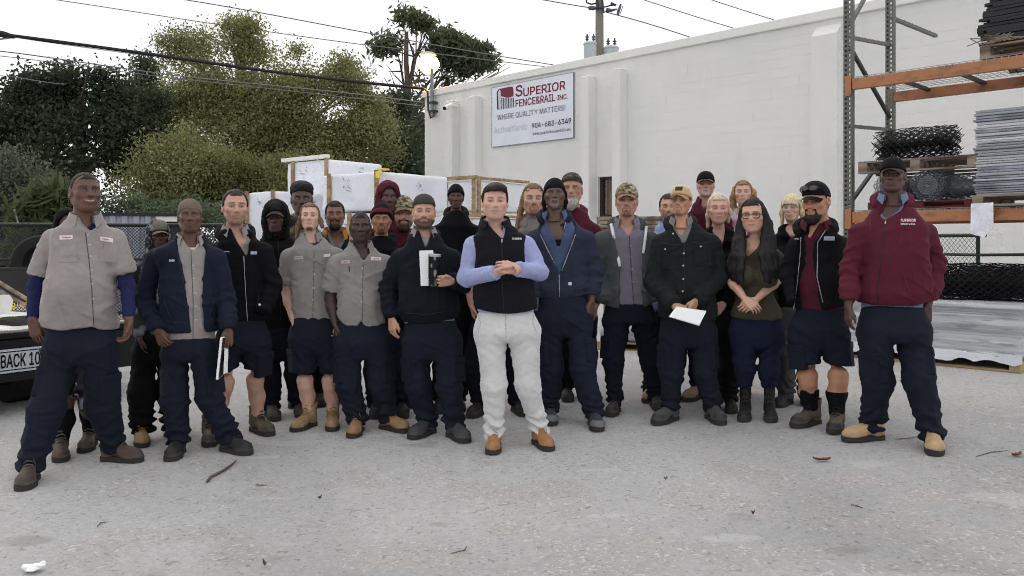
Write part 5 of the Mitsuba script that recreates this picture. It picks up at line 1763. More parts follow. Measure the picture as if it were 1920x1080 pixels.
# 4: open navy jacket, tan beanie
p = Person('man in tan skullcap and open navy work jacket over grey shirt, holding a notebook', (356, 374, 438), [(335, 864, -14), (442, 857, 42)], DARK, extra=0.010, pitch=6, sh=(283, 412, 466),
           rows=[(505, 299, 408), (560, 300, 412), (610, 302, 410), (655, 302, 410)], belly=0.03, face=dict(jaw=1.05, nose=1.2, lips=1.2), beard='goatee', beard_col=(0.02, 0.016, 0.014), stubble=0.5)
p.arm(0, (270, 562, -0.02), (296, 620, 0.13), (0.070, 0.064, 0.05)).arm(1, (424, 562, -0.03), (428, 618, 0.05), (0.070, 0.064, 0.05))
p.core()
p.top('undershirt', lin(222, 222, 240, 1.3), 'none', inset=0.030, cut_top=444, hem=[(300, 520), (420, 520)], h=0.0165, label='white crew neck undershirt')
p.top('shirt', WARM, 'none', inset=0.020, hem=[(300, 634), (335, 647), (362, 648), (382, 645), (412, 626)], opening=[(430, 332, 380), (450, 342, 372), (468, 354, 358)], label='grey button shirt hanging below the jacket')
p.collar('shirt', WARM, r=0.076, gap=38, tip=0.04)
p.buttons('shirt', [(362, 497), (363, 522), (366, 549), (367, 574), (367, 600)])
p.line('shirt', 'placket', [(358, 470), (362, 560), (362, 645)], 0.002, 'm_seam')
p.top('jacket', NAVY2, 'long', hem=[(290, 618), (320, 624), (400, 624), (420, 616)], opening=[(425, 322, 384), (470, 334, 378), (520, 344, 374), (580, 354, 375), (630, 357, 378)], grow=0.006, rib=0.0, wrinkle=1.0, label='navy zip work jacket worn open')
p.collar('jacket', NAVY2, r=0.092, gap=58, tip=0.035, tall=0.024, fold=0.06)
p.line('jacket', 'zipper', [(333, 470), (343, 520), (353, 580), (357, 622)], 0.0028, 'm_zip_dark')
p.line('jacket', 'zipper', [(380, 470), (376, 520), (377, 580), (380, 620)], 0.0028, 'm_zip_dark')
p.writing('jacket', 'name_lettering', 'John', (322, 488), 0.016, 'm_thread_white', width=0.038)
for q in ([(306, 560), (320, 596)], [(402, 560), (392, 596)]):
    p.line('jacket', 'pocket_edge', q, 0.0026, 'm_zip_dark')
p.line('jacket', 'waist_seam', [(305, 600), (330, 605), (356, 604)], 0.0022, 'm_zip_dark')
p.line('jacket', 'waist_seam', [(380, 603), (396, 604), (410, 599)], 0.0022, 'm_zip_dark')
p.hand(0, (0.35, -0.5, -0.75), thumb=(0.2, -0.3, 1), n=(0.6, 0.5, -0.3), curl=1.25, thumb_in=1.0)
p.hand(1, (-0.12, -0.2, -1), thumb=(-1, -0.5, 0), n=(-0.2, -1, 0), curl=0.9, thumb_in=0.8)
note_hand = (p, p.pt(418, 672, 0.10))
p.pants('trousers', NAVY, (632, 304, 406), (660, 302, 409), 694, rk=0.092, rc=0.084, knees=[(331, 748), (396, 745)], stack=1.3)
p.boots('boot', BOOT_DARK, None, 'm_lace_dark', 1.02)
p.worn('skullcap', beanie_mesh(0.007, 0.046, 0.0), lin(112, 100, 88, 1.4), 'm_cloth')
p.done()

# 5: black jacket, navy shorts
p = Person('young man with slicked dark hair in black zip jacket and navy shorts, hands in pockets', (441, 353, 421), [(397, 838, 0), (492, 819, 28)], FAIR, yaw=6, sh=(398, 500, 456),
           rows=[(510, 405, 500), (560, 406, 500), (605, 408, 500)], face=dict(jaw=0.96), beard='full', beard_col=(0.05, 0.035, 0.03), stubble=0.38, brow=(0.03, 0.02, 0.015))
p.arm(0, (396, 540, -0.04), (418, 588, 0.08), (0.070, 0.066, 0.055)).arm(1, (512, 535, -0.04), (492, 585, 0.08), (0.070, 0.066, 0.055))
p.core()
p.top('shirt', GREY, 'none', inset=0.028, hem=[(405, 606), (450, 613), (500, 604)], opening=[(412, 424, 462), (445, 438, 456), (462, 447, 451)])
p.collar('shirt', GREY, r=0.070, gap=30)
p.top('jacket', BLACK, 'long', hem=[(400, 600), (455, 608), (505, 598)], opening=[(412, 420, 470), (440, 434, 466), (475, 454, 460), (480, 456, 458)], grow=0.008, label='black zip jacket with hood')
p.hood_down('jacket', BLACK)
p.line('jacket', 'zipper', [(457, 480), (460, 540), (464, 602)], 0.003, 'm_metal_small')
p.scribble('jacket', 'name_lettering', (425, 472), 0.035, 0.010, 'm_thread_white', seed=3)
p.patch('jacket', 'company_logo', (476, 474), 0.046, 0.022, 'm_logo_jacket', off=0.002)
p.line('jacket', 'pocket_edge', [(486, 550), (478, 592)], 0.0028, 'm_zip_dark')
p.patch('jacket', 'brand_tab', (487, 571), 0.016, 0.014, 'm_patch_white')
p.pants('shorts', NAVY, (598, 408, 500), (640, 404, 508), 682, short=692, rk=0.096, knees=[(424, 725), (480, 720)])
p.boots('boot', BOOT_OLIVE, lin(72, 66, 60), 'm_lace_dark', 1.04)
p.worn('hair', hair_mesh('back', 3), lin(40, 36, 38, 1.2))
p.done()

# 6: black hood over cap
p = Person('man in black with his black hood up over a pale-edged cap, face shaded', (517, 371, 436), [(513, 790, 12), (566, 786, 8)], DARKER, extra=0.045, yaw=-4, sh=(478, 572, 466),
           rows=[(520, 484, 566), (580, 486, 566), (620, 484, 570)], face=dict(nose=1.25, lips=1.2), h=0.0165)
p.arm(0, (476, 545, 0), (488, 610, 0.08)).arm(1, (574, 545, 0), (566, 610, 0.08))
p.top('jacket', BLACK, 'long', hem=[(470, 625), (580, 625)], grow=0.006)
p.worn('hood', hood_mesh(1.04, 0.068), BLACK, 'm_cloth', 'raised black hood')
p.cap(lin(36, 34, 34, 1.4), lin(70, 64, 58, 1.4), label='dark cap with pale edge', low=0.040)
p.line('jacket', 'zipper', [(521, 446), (524, 500), (526, 600)], 0.0022, 'm_zip_dark')
p.pants('trousers', lin(20, 22, 32, 1.5), (610, 486, 568), (650, 484, 572), 690, rk=0.088, rc=0.082)
p.boots('boot', lin(60, 56, 52), None)
p.done()

# 7: tall with high hair
p = Person('tall young man with high black hair standing before the white crates', (566, 338, 402), [(558, 766, -10), (601, 764, 5)], DARKER, extra=0.040, sh=(528, 608, 436),
           rows=[(490, 532, 604), (550, 534, 602), (590, 532, 606)], face=dict(jaw=1.04, lips=1.15, nose=1.15), h=0.0165)
p.arm(0, (524, 510, 0), (530, 570, 0.06)).arm(1, (612, 510, 0), (606, 570, 0.06))
p.top('jacket', CAMO_DARK, 'long', hem=[(520, 590), (615, 590)], label='brown camouflage jacket')
p.hood_down('jacket', CAMO_DARK)
p.pants('trousers', BLACK, (580, 536, 602), (610, 534, 604), 650, rk=0.085, rc=0.08)
p.boots('boot', BOOT_DARK, None)
p.worn('hair', hair_mesh('afro', 4), lin(22, 19, 19, 1.1))
p.done()

# 8: long hair, grey work shirt, shorts
p = Person('fair young man with wavy hair and chin beard in grey shirt and shorts', (581, 378, 434), [(574, 809, -38), (626, 809, -3)], PINK, pitch=7, yaw=-3, sh=(536, 638, 468),
           rows=[(510, 546, 636), (560, 547, 638), (600, 549, 636), (625, 549, 636)], face=dict(jaw=0.94, w=0.97), beard='chin', beard_col=(0.06, 0.035, 0.022), stubble=0.9, brow=(0.10, 0.06, 0.04))
p.arm(0, (540, 548, -0.03), (549, 598, 0.05)).arm(1, (644, 548, -0.03), (636, 598, 0.05))
p.core()
p.top('undershirt', lin(70, 70, 74, 1.4), 'none', inset=0.032, cut_top=452, hem=[(530, 500), (650, 500)], h=0.017)
p.top('shirt', GREY, 'short', grow=0.012, flare=0.007, hem=[(543, 590), (562, 607), (582, 620), (586, 609), (592, 620), (615, 613), (640, 600)], opening=[(430, 564, 606), (450, 574, 600), (460, 585, 589)], wrinkle=1.15, label='grey short-sleeved work shirt')
p.collar('shirt', GREY, r=0.072, gap=34, tip=0.036)
p.line('shirt', 'placket', [(589, 470), (588, 540), (586, 606)], 0.002, 'm_seam')
p.buttons('shirt', [(589, 488), (589, 514), (588, 540), (587, 562), (587, 586)])
p.patch('shirt', 'name_patch', (560, 483), 0.066, 0.024, 'm_patch_grey', 'grey name patch with red lettering', slant=0.06)
p.scribble('shirt', 'patch_lettering', (560, 483), 0.045, 0.009, 'm_thread_red', seed=4, slant=0.06)
p.patch('shirt', 'company_patch', (613, 479), 0.05, 0.022, 'm_patch_white', slant=0.1)
for c in ((562, 508), (616, 508)):
    p.patch('shirt', 'chest_pocket', c, 0.10, 0.11, None, col=GREY, off=0.003, slant=0.03)
p.hand(0, (0.1, -0.1, -1), curl=0.8, bare=1)
p.hand(1, (-0.1, -0.1, -1), curl=0.8, bare=1)
p.pants('shorts', NAVY, (592, 546, 638), (630, 541, 644), 680, short=698, rk=0.092, knees=[(574, 722), (620, 722)], calf=0.96)
p.boots('boot', BOOT_TAN, None, 'm_lace_tan', 0.98)
k = p.worn('hair', hair_mesh('back', 6), lin(110, 88, 70, 1.3))
p.worn('loose_curls', strands([[(-0.066, -0.02, 0.02), (-0.088, 0.0, -0.05), (-0.105, 0.01, -0.12), (-0.115, 0.0, -0.17)], [(0.066, 0.0, 0.02), (0.088, 0.01, -0.03), (0.100, 0.01, -0.08)], [(-0.07, 0.03, 0.0), (-0.10, 0.03, -0.09), (-0.105, 0.04, -0.18)]], 0.017, 0.006, 0.016, 6, (60, 60, 30)), lin(116, 94, 76, 1.3), parent=k)
p.done()

# 9: beard, tan-lined collar
p = Person('bearded man in dark jacket with mustard collar, between two grey work shirts', (628, 375, 429), [(609, 744, -5), (642, 757, 8)], BROWN, extra=0.012, sh=(588, 668, 462),
           rows=[(510, 592, 664), (560, 594, 662), (600, 592, 664)], face=dict(jaw=1.08, nose=1.15), h=0.0165, brow=(0.01, 0.008, 0.007))
p.arm(0, (584, 530, 0), (592, 590, 0.06)).arm(1, (672, 530, 0), (664, 590, 0.06))
p.core()
p.top('shirt', lin(130, 130, 138, 1.4), 'none', inset=0.014, hem=[(580, 600), (680, 600)], opening=[(430, 612, 645), (455, 624, 634), (462, 628, 630)])
p.top('jacket', lin(34, 32, 34, 1.5), 'long', hem=[(578, 600), (680, 600)], opening=[(424, 606, 652), (450, 616, 644), (480, 628, 632)])
p.collar('jacket', lin(176, 128, 70, 1.4), r=0.086, gap=40, tall=0.034, fold=0.07, tip=0.02, label='mustard jacket collar')
p.pants('trousers', BLACK, (590, 594, 662), (620, 592, 664), 650, rk=0.085, rc=0.08)
p.boots('boot', BOOT_DARK, None)
p.worn('hair', hair_mesh('short', 7), lin(22, 19, 18, 1.2))
p.worn('beard', beard_mesh('full', 2), lin(28, 24, 23, 1.2))
p.done()

# 10: dark skin, grey work shirt, trousers
p = Person('dark-skinned man in open-necked grey work shirt and navy trousers with tan boots', (676, 396, 453), [(670, 821, -12), (738, 813, 45)], lin(64, 48, 44, 1.5), extra=0.010, sh=(626, 727, 480),
           rows=[(520, 635, 722), (570, 633, 722), (610, 631, 720), (630, 631, 720)], belly=0.03, face=dict(jaw=1.08, cheeks=0.004, nose=1.3, lips=1.25, w=1.03), brow=(0.008, 0.006, 0.006))
p.arm(0, (620, 560, -0.03), (628, 606, 0.05)).arm(1, (728, 560, -0.03), (724, 606, 0.04))
p.core()
p.top('shirt', GREY, 'short', grow=0.014, flare=0.008, hem=[(628, 590), (645, 606), (667, 621), (679, 600), (690, 625), (710, 615), (726, 606)], opening=[(448, 654, 704), (470, 668, 694), (488, 678, 682)], wrinkle=1.3, label='open-necked grey short-sleeved work shirt')
p.collar('shirt', GREY, r=0.078, gap=40, tip=0.040)
p.line('shirt', 'placket', [(681, 492), (680, 540), (679, 600)], 0.002, 'm_seam')
p.buttons('shirt', [(680, 503), (678, 520), (679, 543), (678, 566)])
p.patch('shirt', 'name_patch', (648, 491), 0.064, 0.024, 'm_patch_grey', 'grey name patch with red lettering', slant=0.06)
p.scribble('shirt', 'patch_lettering', (648, 491), 0.045, 0.009, 'm_thread_red', seed=5)
p.patch('shirt', 'company_patch', (705, 485), 0.076, 0.026, 'm_patch_white', slant=-0.04)
p.scribble('shirt', 'patch_lettering', (705, 485), 0.05, 0.009, 'm_thread_red', seed=6)
for c in ((652, 516), (706, 514)):
    p.patch('shirt', 'chest_pocket', c, 0.10, 0.11, None, col=GREY, off=0.003, slant=0.03)
p.line('shirt', 'pen', [(655, 499), (655, 511)], 0.004, 'm_black_plastic')
p.hand(0, (0.1, -0.1, -1), curl=0.8, bare=1)
p.pants('trousers', NAVY, (600, 630, 722), (640, 625, 735), 690, rk=0.094, rc=0.084, knees=[(655, 725), (716, 722)], stack=1.2)
p.boots('boot', lin(136, 106, 78, 1.15), None, 'm_lace_tan', 1.02)
p.worn('hair', hair_mesh('buzz', 8), lin(20, 18, 18, 1.1))
p.done()

# 11: striped beanie
p = Person('man in black beanie with maroon stripe and thin beard, only his face showing', (715, 382, 438), [(706, 786, 0), (754, 785, 8)], lin(150, 106, 80, 1.45), extra=0.020, sh=(676, 756, 470),
           rows=[(520, 680, 752), (570, 682, 750), (610, 680, 752)], beard='goatee', beard_col=(0.015, 0.012, 0.01), h=0.0165)
p.arm(0, (672, 540, 0), (680, 600, 0.06)).arm(1, (760, 540, 0), (752, 600, 0.06))
p.top('jacket', BLACK, 'long', hem=[(665, 610), (765, 610)], grow=0.004)
p.hood_down('jacket', BLACK, r=0.042)
k = p.worn('beanie', beanie_mesh(0.016, 0.046, 0.02), BLACK, 'm_cloth')
p.worn('stripe', beanie_mesh(0.016, 0.062, 0.02, True), lin(96, 30, 44, 1.4), 'm_cloth', 'maroon stripe', parent=k)
p.pants('trousers', NAVY, (600, 684, 750), (630, 682, 752), 665, rk=0.085, rc=0.08)
p.boots('boot', BOOT_DARK, None)
p.done()

# 12: maroon hood
p = Person('man with maroon hood raised, at the back against the white crates', (728, 335, 398), [(735, 768, 0), (768, 766, 0)], DARKER, extra=0.045, yaw=6, sh=(692, 770, 430),
           rows=[(480, 696, 766), (540, 698, 764), (590, 696, 766)], face=dict(nose=1.2), h=0.017)
p.arm(0, (688, 510, 0), (696, 570, 0.06)).arm(1, (774, 510, 0), (766, 570, 0.06))
p.top('hoodie', MAROON, 'long', hem=[(680, 590), (780, 590)])
p.worn('hood', hood_mesh(1.0, 0.062), MAROON, 'm_cloth', 'raised maroon hood')
p.worn('hair', hair_mesh('short', 9), lin(22, 19, 18, 1.2))
p.pants('trousers', BLACK, (580, 700, 764), (610, 698, 766), 650, rk=0.085, rc=0.08)
p.boots('boot', BOOT_DARK, None)
p.done()

# 13: camouflage cap, blue jacket
p = Person('bearded man in camouflage cap and blue jacket behind the man with the cup', (755, 367, 431), [(746, 766, 0), (782, 764, 5)], FAIR, extra=0.024, yaw=5, sh=(712, 800, 462),
           rows=[(510, 716, 796), (560, 718, 794), (600, 716, 796)], face=dict(jaw=1.08, cheeks=0.004), beard='full', beard_col=(0.05, 0.03, 0.022), h=0.0165)
p.arm(0, (706, 530, 0), (714, 590, 0.06)).arm(1, (806, 530, 0), (798, 590, 0.06))
p.core()
p.top('shirt', GREY, 'none', inset=0.014, hem=[(700, 600), (810, 600)], opening=[(428, 742, 770), (450, 752, 760)])
p.top('jacket', lin(46, 62, 96, 1.5), 'long', hem=[(700, 600), (815, 600)], opening=[(425, 736, 776), (470, 752, 758)], label='blue work jacket')
p.collar('jacket', lin(46, 62, 96, 1.5), r=0.086, gap=44, tall=0.03, fold=0.06)
p.pants('trousers', NAVY, (590, 718, 794), (620, 716, 796), 655, rk=0.085, rc=0.08)
p.boots('boot', BOOT_DARK, None)
p.cap(CAMO_TAN, lin(120, 108, 88, 1.3), 'camouflage cap')
p.worn('hair', hair_mesh('buzz', 10), HAIR_BROWN)
p.worn('beard', beard_mesh('full', 3), lin(56, 40, 34, 1.3))
p.done()

# 14: backwards cap, cup
p = Person('stocky bearded man with backwards cap in dark navy jacket, holding a cup and papers', (795, 365, 427), [(795, 823, -36), (858, 831, 26)], lin(196, 152, 128, 1.4), extra=0.016, sh=(744, 853, 468),
           rows=[(515, 748, 854), (560, 748, 858), (600, 752, 858), (612, 752, 858)], belly=0.06, face=dict(jaw=1.12, cheeks=0.006, w=1.03), brow=(0.02, 0.014, 0.011), beard='full', beard_col=(0.035, 0.024, 0.018), stubble=0.85)
p.arm(0, (728, 540, -0.03), (734, 594, 0.05), (0.076, 0.068, 0.052)).arm(1, (868, 530, -0.02), (846, 527, 0.24), (0.076, 0.068, 0.052))
p.core()
p.top('shirt', GREY, 'none', inset=0.022, hem=[(750, 608), (793, 612), (797, 614), (860, 606)], opening=[(420, 780, 812), (445, 792, 802)])
p.collar('shirt', GREY, r=0.074, gap=40, tip=0.02)
p.top('jacket', lin(22, 26, 33, 1.5), 'long', hem=[(748, 602), (800, 606), (860, 596)], opening=[(418, 776, 816), (440, 787, 806), (462, 796, 799)], grow=0.006, rib=0.02, label='dark navy bomber jacket')
p.hood_down('jacket', lin(24, 28, 42, 1.5), rad=0.098, r=0.03)
p.line('jacket', 'zipper', [(797, 448), (797, 463)], 0.004, 'm_metal_small')
p.line('jacket', 'waist_seam', [(755, 586), (800, 590), (852, 581)], 0.0022, 'm_zip_dark')
p.hand(0, (0.06, -0.1, -1), thumb=(0.5, -1, 0), n=(0.8, 0.6, 0), curl=0.55)
cup_hand = p.hand(1, (-0.85, -0.45, 0.02), thumb=(0, -0.2, 1), n=(-0.3, -0.9, 0), curl=[0.9, 0.95, 1.0, 1.0], thumb_in=0.7)
cup_man = p
p.pants('trousers', NAVY, (596, 756, 856), (640, 754, 866), 692, rk=0.092, rc=0.082, knees=[(784, 722), (844, 725)])
p.boots('shoe', lin(56, 57, 60, 1.2), None, 'm_lace_dark', 1.05)
p.cap(lin(70, 68, 66, 1.4), back=True, label='dark cap worn backwards', low=0.046)
p.worn('hair', hair_mesh('buzz', 11), lin(40, 32, 28, 1.2))
p.done()

# 15: black beanie
p = Person('young man in plain black beanie and black hoodie left of the white-trousered man', (855, 345, 391), [(826, 776, -5), (860, 774, 5)], DARKER, extra=0.022, sh=(814, 896, 424),
           rows=[(480, 818, 890), (540, 820, 888), (590, 818, 890)], face=dict(lips=1.15, nose=1.15), h=0.0165)
p.arm(0, (808, 505, 0), (818, 575, 0.06)).arm(1, (900, 505, 0), (890, 575, 0.06))
p.top('hoodie', BLACK, 'long', hem=[(800, 590), (905, 590)], grow=0.004)
p.hood_down('hoodie', BLACK, r=0.045)
p.worn('beanie', beanie_mesh(0.015, 0.050, 0.018), BLACK, 'm_cloth')
p.pants('trousers', BLACK, (580, 822, 888), (610, 820, 890), 650, rk=0.085, rc=0.08)
p.boots('boot', BOOT_DARK, None)
p.done()

# 16: hidden behind the speaker
p = Person('person hidden behind the man in white trousers, bare forearm and dark trousers showing', (932, 352, 408), [(896, 784, -25), (974, 781, 20)], FAIR, sh=(888, 976, 440),
           rows=[(490, 894, 972), (540, 894, 972), (585, 890, 976)], h=0.018)
p.arm(0, (880, 525, -0.02), (884, 572, 0.03)).arm(1, (980, 520, 0), (976, 570, 0.06))
p.top('shirt', BLACK, 'short', hem=[(880, 590), (985, 590)])
p.hand(0, (0.2, -0.1, -1), curl=0.8, bare=1)
p.pants('trousers', lin(20, 22, 32, 1.5), (580, 892, 978), (620, 880, 986), 650, rk=0.088, rc=0.08, knees=[(886, 690), (966, 690)])
p.boots('boot', BOOT_DARK, None)
p.worn('hair', hair_mesh('short', 2), HAIR_BROWN)
p.done()

# 17: the speaker in white trousers
p = Person('man in black fleece vest, lavender shirt and white trousers with clasped hands', (928, 342, 412), [(926, 853, -5), (1016, 846, 22)], lin(208, 166, 148, 1.4), yaw=2, sh=(880, 994, 442),
           rows=[(500, 889, 998), (545, 888, 1002), (580, 889, 1008), (595, 890, 1008)], belly=0.04, face=dict(jaw=1.06, w=1.02, cheeks=0.003), brow=(0.03, 0.02, 0.015), beard='full', beard_col=(0.10, 0.07, 0.06), stubble=0.20)
LAV = checked(lin(152, 160, 216, 1.45), lin(176, 182, 230, 1.4), 0.011)
p.arm(0, (874, 522, -0.01), (931, 511, 0.25), (0.074, 0.066, 0.05)).arm(1, (1012, 510, -0.01), (970, 505, 0.25), (0.074, 0.066, 0.05))
p.core()
p.top('shirt', LAV, 'long', inset=0.024, opening=[(404, 908, 952), (425, 918, 944), (446, 936, 940)], hem=[(880, 586), (1015, 586)], label='lavender checked shirt')
p.collar('shirt', LAV, r=0.070, gap=34, tip=0.034)
p.top('vest', lin(25, 25, 31, 1.5), 'none', hem=[(885, 576), (915, 583), (950, 587), (985, 584), (1012, 578)], armhole=True, opening=[(404, 903, 955), (420, 914, 950), (447, 940, 944)], wrinkle=0.7, label='black fleece vest')
p.collar('vest', lin(25, 25, 31, 1.5), r=0.084, gap=30, tall=0.045, fold=0.055, tip=0.0)
p.line('vest', 'zipper', [(941, 449), (942, 520), (944, 582)], 0.0024, 'm_zip_dark')
p.line('vest', 'zip_pull', [(941, 448), (941, 455)], 0.005, 'm_metal_small')
p.writing('vest', 'chest_lettering', 'Columbia', (969, 447), 0.015, 'm_thread_white', width=0.066)
p.hand(0, (0.92, -0.15, 0.34), thumb=(-0.3, -0.3, 1), n=(0.2, -0.15, -0.1), curl=0.9, thumb_in=0.2, spread=0.6)
p.hand(1, (-0.90, -0.35, 0.16), thumb=(0.1, 0, 1), n=(-0.2, 0.9, -0.25), curl=1.0, thumb_in=0.5, spread=0.6)
p.pants('trousers', lin(216, 212, 201, 1.6), (580, 893, 1004), (622, 889, 1012), 660, rk=0.086, rc=0.066, knees=[(926, 722), (990, 722)], stack=1.4, wrinkle=0.6, cargo=False, label='white chino trousers')
for q in ([(948, 590), (949, 630), (950, 655)], [(897, 590), (901, 606), (897, 622)], [(1001, 590), (998, 604), (1004, 620)]):
    p.line('trousers', 'seam', q, 0.0018, 'm_seam_light')
p.boots('chukka', lin(146, 104, 70, 1.15), None, 'm_lace_tan', 1.0)
p.worn('hair', hair_mesh('swept', 12), lin(50, 36, 32, 1.2))
p.done()

# 18: long brown hair
p = Person('young man with long brown hair past his shoulders and sunglasses on his head', (1000, 342, 403), [(988, 768, -5), (1024, 766, 5)], FAIR, yaw=4, extra=0.014, sh=(960, 1042, 434),
           rows=[(490, 964, 1038), (550, 966, 1036), (590, 964, 1038)], face=dict(jaw=1.06, w=1.03), beard='goatee', beard_col=(0.08, 0.05, 0.035), stubble=0.7, h=0.0165, brow=(0.06, 0.04, 0.03))
p.arm(0, (956, 515, 0), (964, 580, 0.05)).arm(1, (1046, 515, 0), (1038, 580, 0.05))
p.top('shirt', GREY, 'long', hem=[(950, 590), (1050, 590)])
p.collar('shirt', GREY, r=0.074, gap=30)
k = p.worn('hair', hair_mesh('back', 13), lin(118, 90, 66, 1.3))
p.worn('long_locks', strands([[(-0.070, 0.0, 0.03), (-0.088, 0.01, -0.06), (-0.102, 0.01, -0.15), (-0.125, 0.0, -0.22)], [(-0.066, 0.04, 0.02), (-0.098, 0.04, -0.09), (-0.12, 0.03, -0.2)], [(0.070, 0.01, 0.03), (0.086, 0.02, -0.06), (0.095, 0.02, -0.16)], [(0.0, 0.10, 0.02), (0.0, 0.12, -0.1), (0.0, 0.12, -0.2)]], 0.022, 0.0065, 0.010, 13, (70, 70, 9)), lin(150, 116, 84, 1.3), parent=k)
g = glasses_mesh('thick', 0.028, 0.016)
g.apply_transform(np.vstack([np.hstack([rotx(-0.70), [[0], [0.018], [0.015]]]), [0, 0, 0, 1]]))
p.worn('sunglasses', g, None, 'm_glass_frame')
p.pants('trousers', NAVY, (580, 966, 1036), (610, 964, 1038), 650, rk=0.085, rc=0.08)
p.boots('boot', BOOT_DARK, None)
p.done()

# 19: black headwrap, navy jacket
p = Person('lean man in black tied headwrap and half-zipped navy jacket over open denim shirt', (1040, 333, 393), [(1030, 798, 5), (1115, 809, 8)], lin(92, 70, 60, 1.45), extra=0.024, pitch=6, sh=(996, 1106, 434),
           rows=[(480, 1006, 1098), (530, 1005, 1100), (560, 1006, 1100)], beard='goatee', beard_col=(0.22, 0.21, 0.20), stubble=0.6, face=dict(jaw=0.98, nose=1.15))
p.arm(0, (988, 505, -0.03), (1000, 565, 0.05), (0.074, 0.068, 0.05)).arm(1, (1112, 510, -0.03), (1109, 564, 0.03), (0.074, 0.068, 0.05))
p.core()
p.top('undershirt', BLACK, 'none', inset=0.036, cut_top=416, hem=[(1000, 500), (1110, 500)], h=0.017)
p.top('shirt', lin(72, 86, 116, 1.45), 'none', inset=0.024, hem=[(1000, 556), (1110, 556)], opening=[(390, 1020, 1062), (430, 1032, 1058), (462, 1046, 1050)], label='open denim shirt')
p.collar('shirt', lin(78, 94, 128, 1.45), r=0.076, gap=42, tip=0.038)
p.line('shirt', 'necklace', [(1027, 410), (1036, 436), (1048, 452), (1056, 436), (1062, 412)], 0.0022, 'm_metal_small')
p.top('jacket', lin(47, 53, 70, 1.4), 'long', hem=[(1000, 556), (1050, 562), (1104, 552)], opening=[(392, 1008, 1074), (425, 1010, 1080), (445, 1016, 1076), (500, 1044, 1054), (510, 1048, 1051)], grow=0.008, rib=0.015, wrinkle=1.2, label='navy hooded work jacket, half zipped')
p.hood_down('jacket', lin(30, 34, 48, 1.5), r=0.042, rad=0.112)
p.line('jacket', 'zipper', [(1013, 440), (1030, 475), (1048, 508), (1049, 556)], 0.003, 'm_metal_small')
p.line('jacket', 'zipper', [(1079, 440), (1066, 475), (1053, 508)], 0.003, 'm_metal_small')
p.patch('jacket', 'brand_tab', (1069, 532), 0.026, 0.022, 'm_patch_white')
for q in ([(1020, 500), (1030, 540)], [(1090, 498), (1076, 545)]):
    p.line('jacket', 'pocket_edge', q, 0.0028, 'm_zip_dark')
p.line('jacket', 'waist_seam', [(1010, 541), (1050, 548), (1098, 539)], 0.0022, 'm_zip_dark')
p.hand(1, (-0.10, -0.12, -1), thumb=(-0.7, -1, 0), n=(-0.7, 0.7, 0), curl=0.5)
p.pants('trousers', lin(34, 40, 54, 1.25), (552, 1008, 1100), (600, 1006, 1110), 645, rk=0.094, rc=0.084, knees=[(1033, 690), (1092, 692)])
p.boots('shoe', lin(54, 56, 60, 1.2), lin(110, 112, 116), 'm_lace_dark', 1.05)
k = p.worn('headwrap', beanie_mesh(0.014, 0.048, 0.012), BLACK, 'm_cloth', 'black tied headwrap')
p.worn('wrap_tail', strands([[(-0.083, 0.02, 0.02), (-0.086, 0.03, -0.06), (-0.080, 0.02, -0.13)]], 0.018, 0.007, 0.004, 3), BLACK, 'm_cloth', parent=k)
p.worn('wrap_tail', strands([[(0.083, 0.02, 0.02), (0.088, 0.03, -0.05), (0.084, 0.03, -0.10)]], 0.018, 0.007, 0.004, 3), BLACK, 'm_cloth', parent=k)
p.done()

# 20: grey beard, backwards camouflage cap
p = Person('big man with long grey beard, glasses, backwards camouflage cap and maroon sweatshirt', (1072, 325, 384), [(1062, 754, 5), (1102, 752, 8)], RUDDY, extra=0.018, pitch=4, yaw=-3, sh=(1024, 1122, 420),
           rows=[(470, 1030, 1116), (530, 1030, 1118), (575, 1030, 1118)], face=dict(w=1.03, jaw=1.06), h=0.0165, brow=(0.08, 0.06, 0.05))
p.arm(0, (1018, 500, 0), (1026, 570, 0.05)).arm(1, (1126, 500, 0), (1118, 570, 0.05))
p.top('sweatshirt', MAROON, 'long', hem=[(1010, 576), (1135, 576)], label='maroon sweatshirt')
p.hood_down('sweatshirt', MAROON)
p.hand(1, (-0.1, -0.1, -1), curl=0.5)
p.pants('trousers', BLACK, (565, 1032, 1116), (600, 1030, 1120), 640, rk=0.09, rc=0.084)
p.boots('boot', BOOT_DARK, None)
p.cap(CAMO_DARK, back=True, label='camouflage cap worn backwards', low=0.050)
p.worn('beard', beard_mesh('long', 5), HAIR_GREY)
p.worn('glasses', glasses_mesh('thin'), None, 'm_glass_frame')
p.done()

# 21: camouflage cap, grey jacket
p = Person('man in camouflage cap and white-lined grey jacket worn open over lavender shirt', (1175, 343, 406), [(1149, 782, -12), (1230, 772, 12)], lin(190, 144, 126, 1.4), extra=0.024, pitch=2, sh=(1122, 1226, 436),
           rows=[(480, 1130, 1224), (530, 1130, 1226), (575, 1130, 1228), (590, 1132, 1226)], beard='goatee', beard_col=(0.07, 0.04, 0.03), stubble=0.8, face=dict(jaw=1.02))
p.arm(0, (1122, 512, -0.05), (1134, 568, 0.07), (0.074, 0.07, 0.056)).arm(1, (1234, 512, -0.05), (1226, 568, 0.06), (0.074, 0.07, 0.056))
p.core()
LG = lin(122, 118, 130, 1.5)
p.top('shirt', LG, 'none', inset=0.020, hem=[(1130, 572), (1162, 582), (1178, 587), (1189, 567), (1199, 587), (1215, 576), (1230, 570)], opening=[(402, 1155, 1196), (425, 1167, 1190), (440, 1177, 1181)], wrinkle=1.2, label='lavender grey button shirt')
p.collar('shirt', LG, r=0.074, gap=36, tip=0.038)
p.line('shirt', 'placket', [(1180, 442), (1183, 500), (1188, 565)], 0.004, None or 'm_seam')
p.buttons('shirt', [(1182, 460), (1183, 482), (1185, 505), (1186, 528), (1187, 550)], 0.0045)
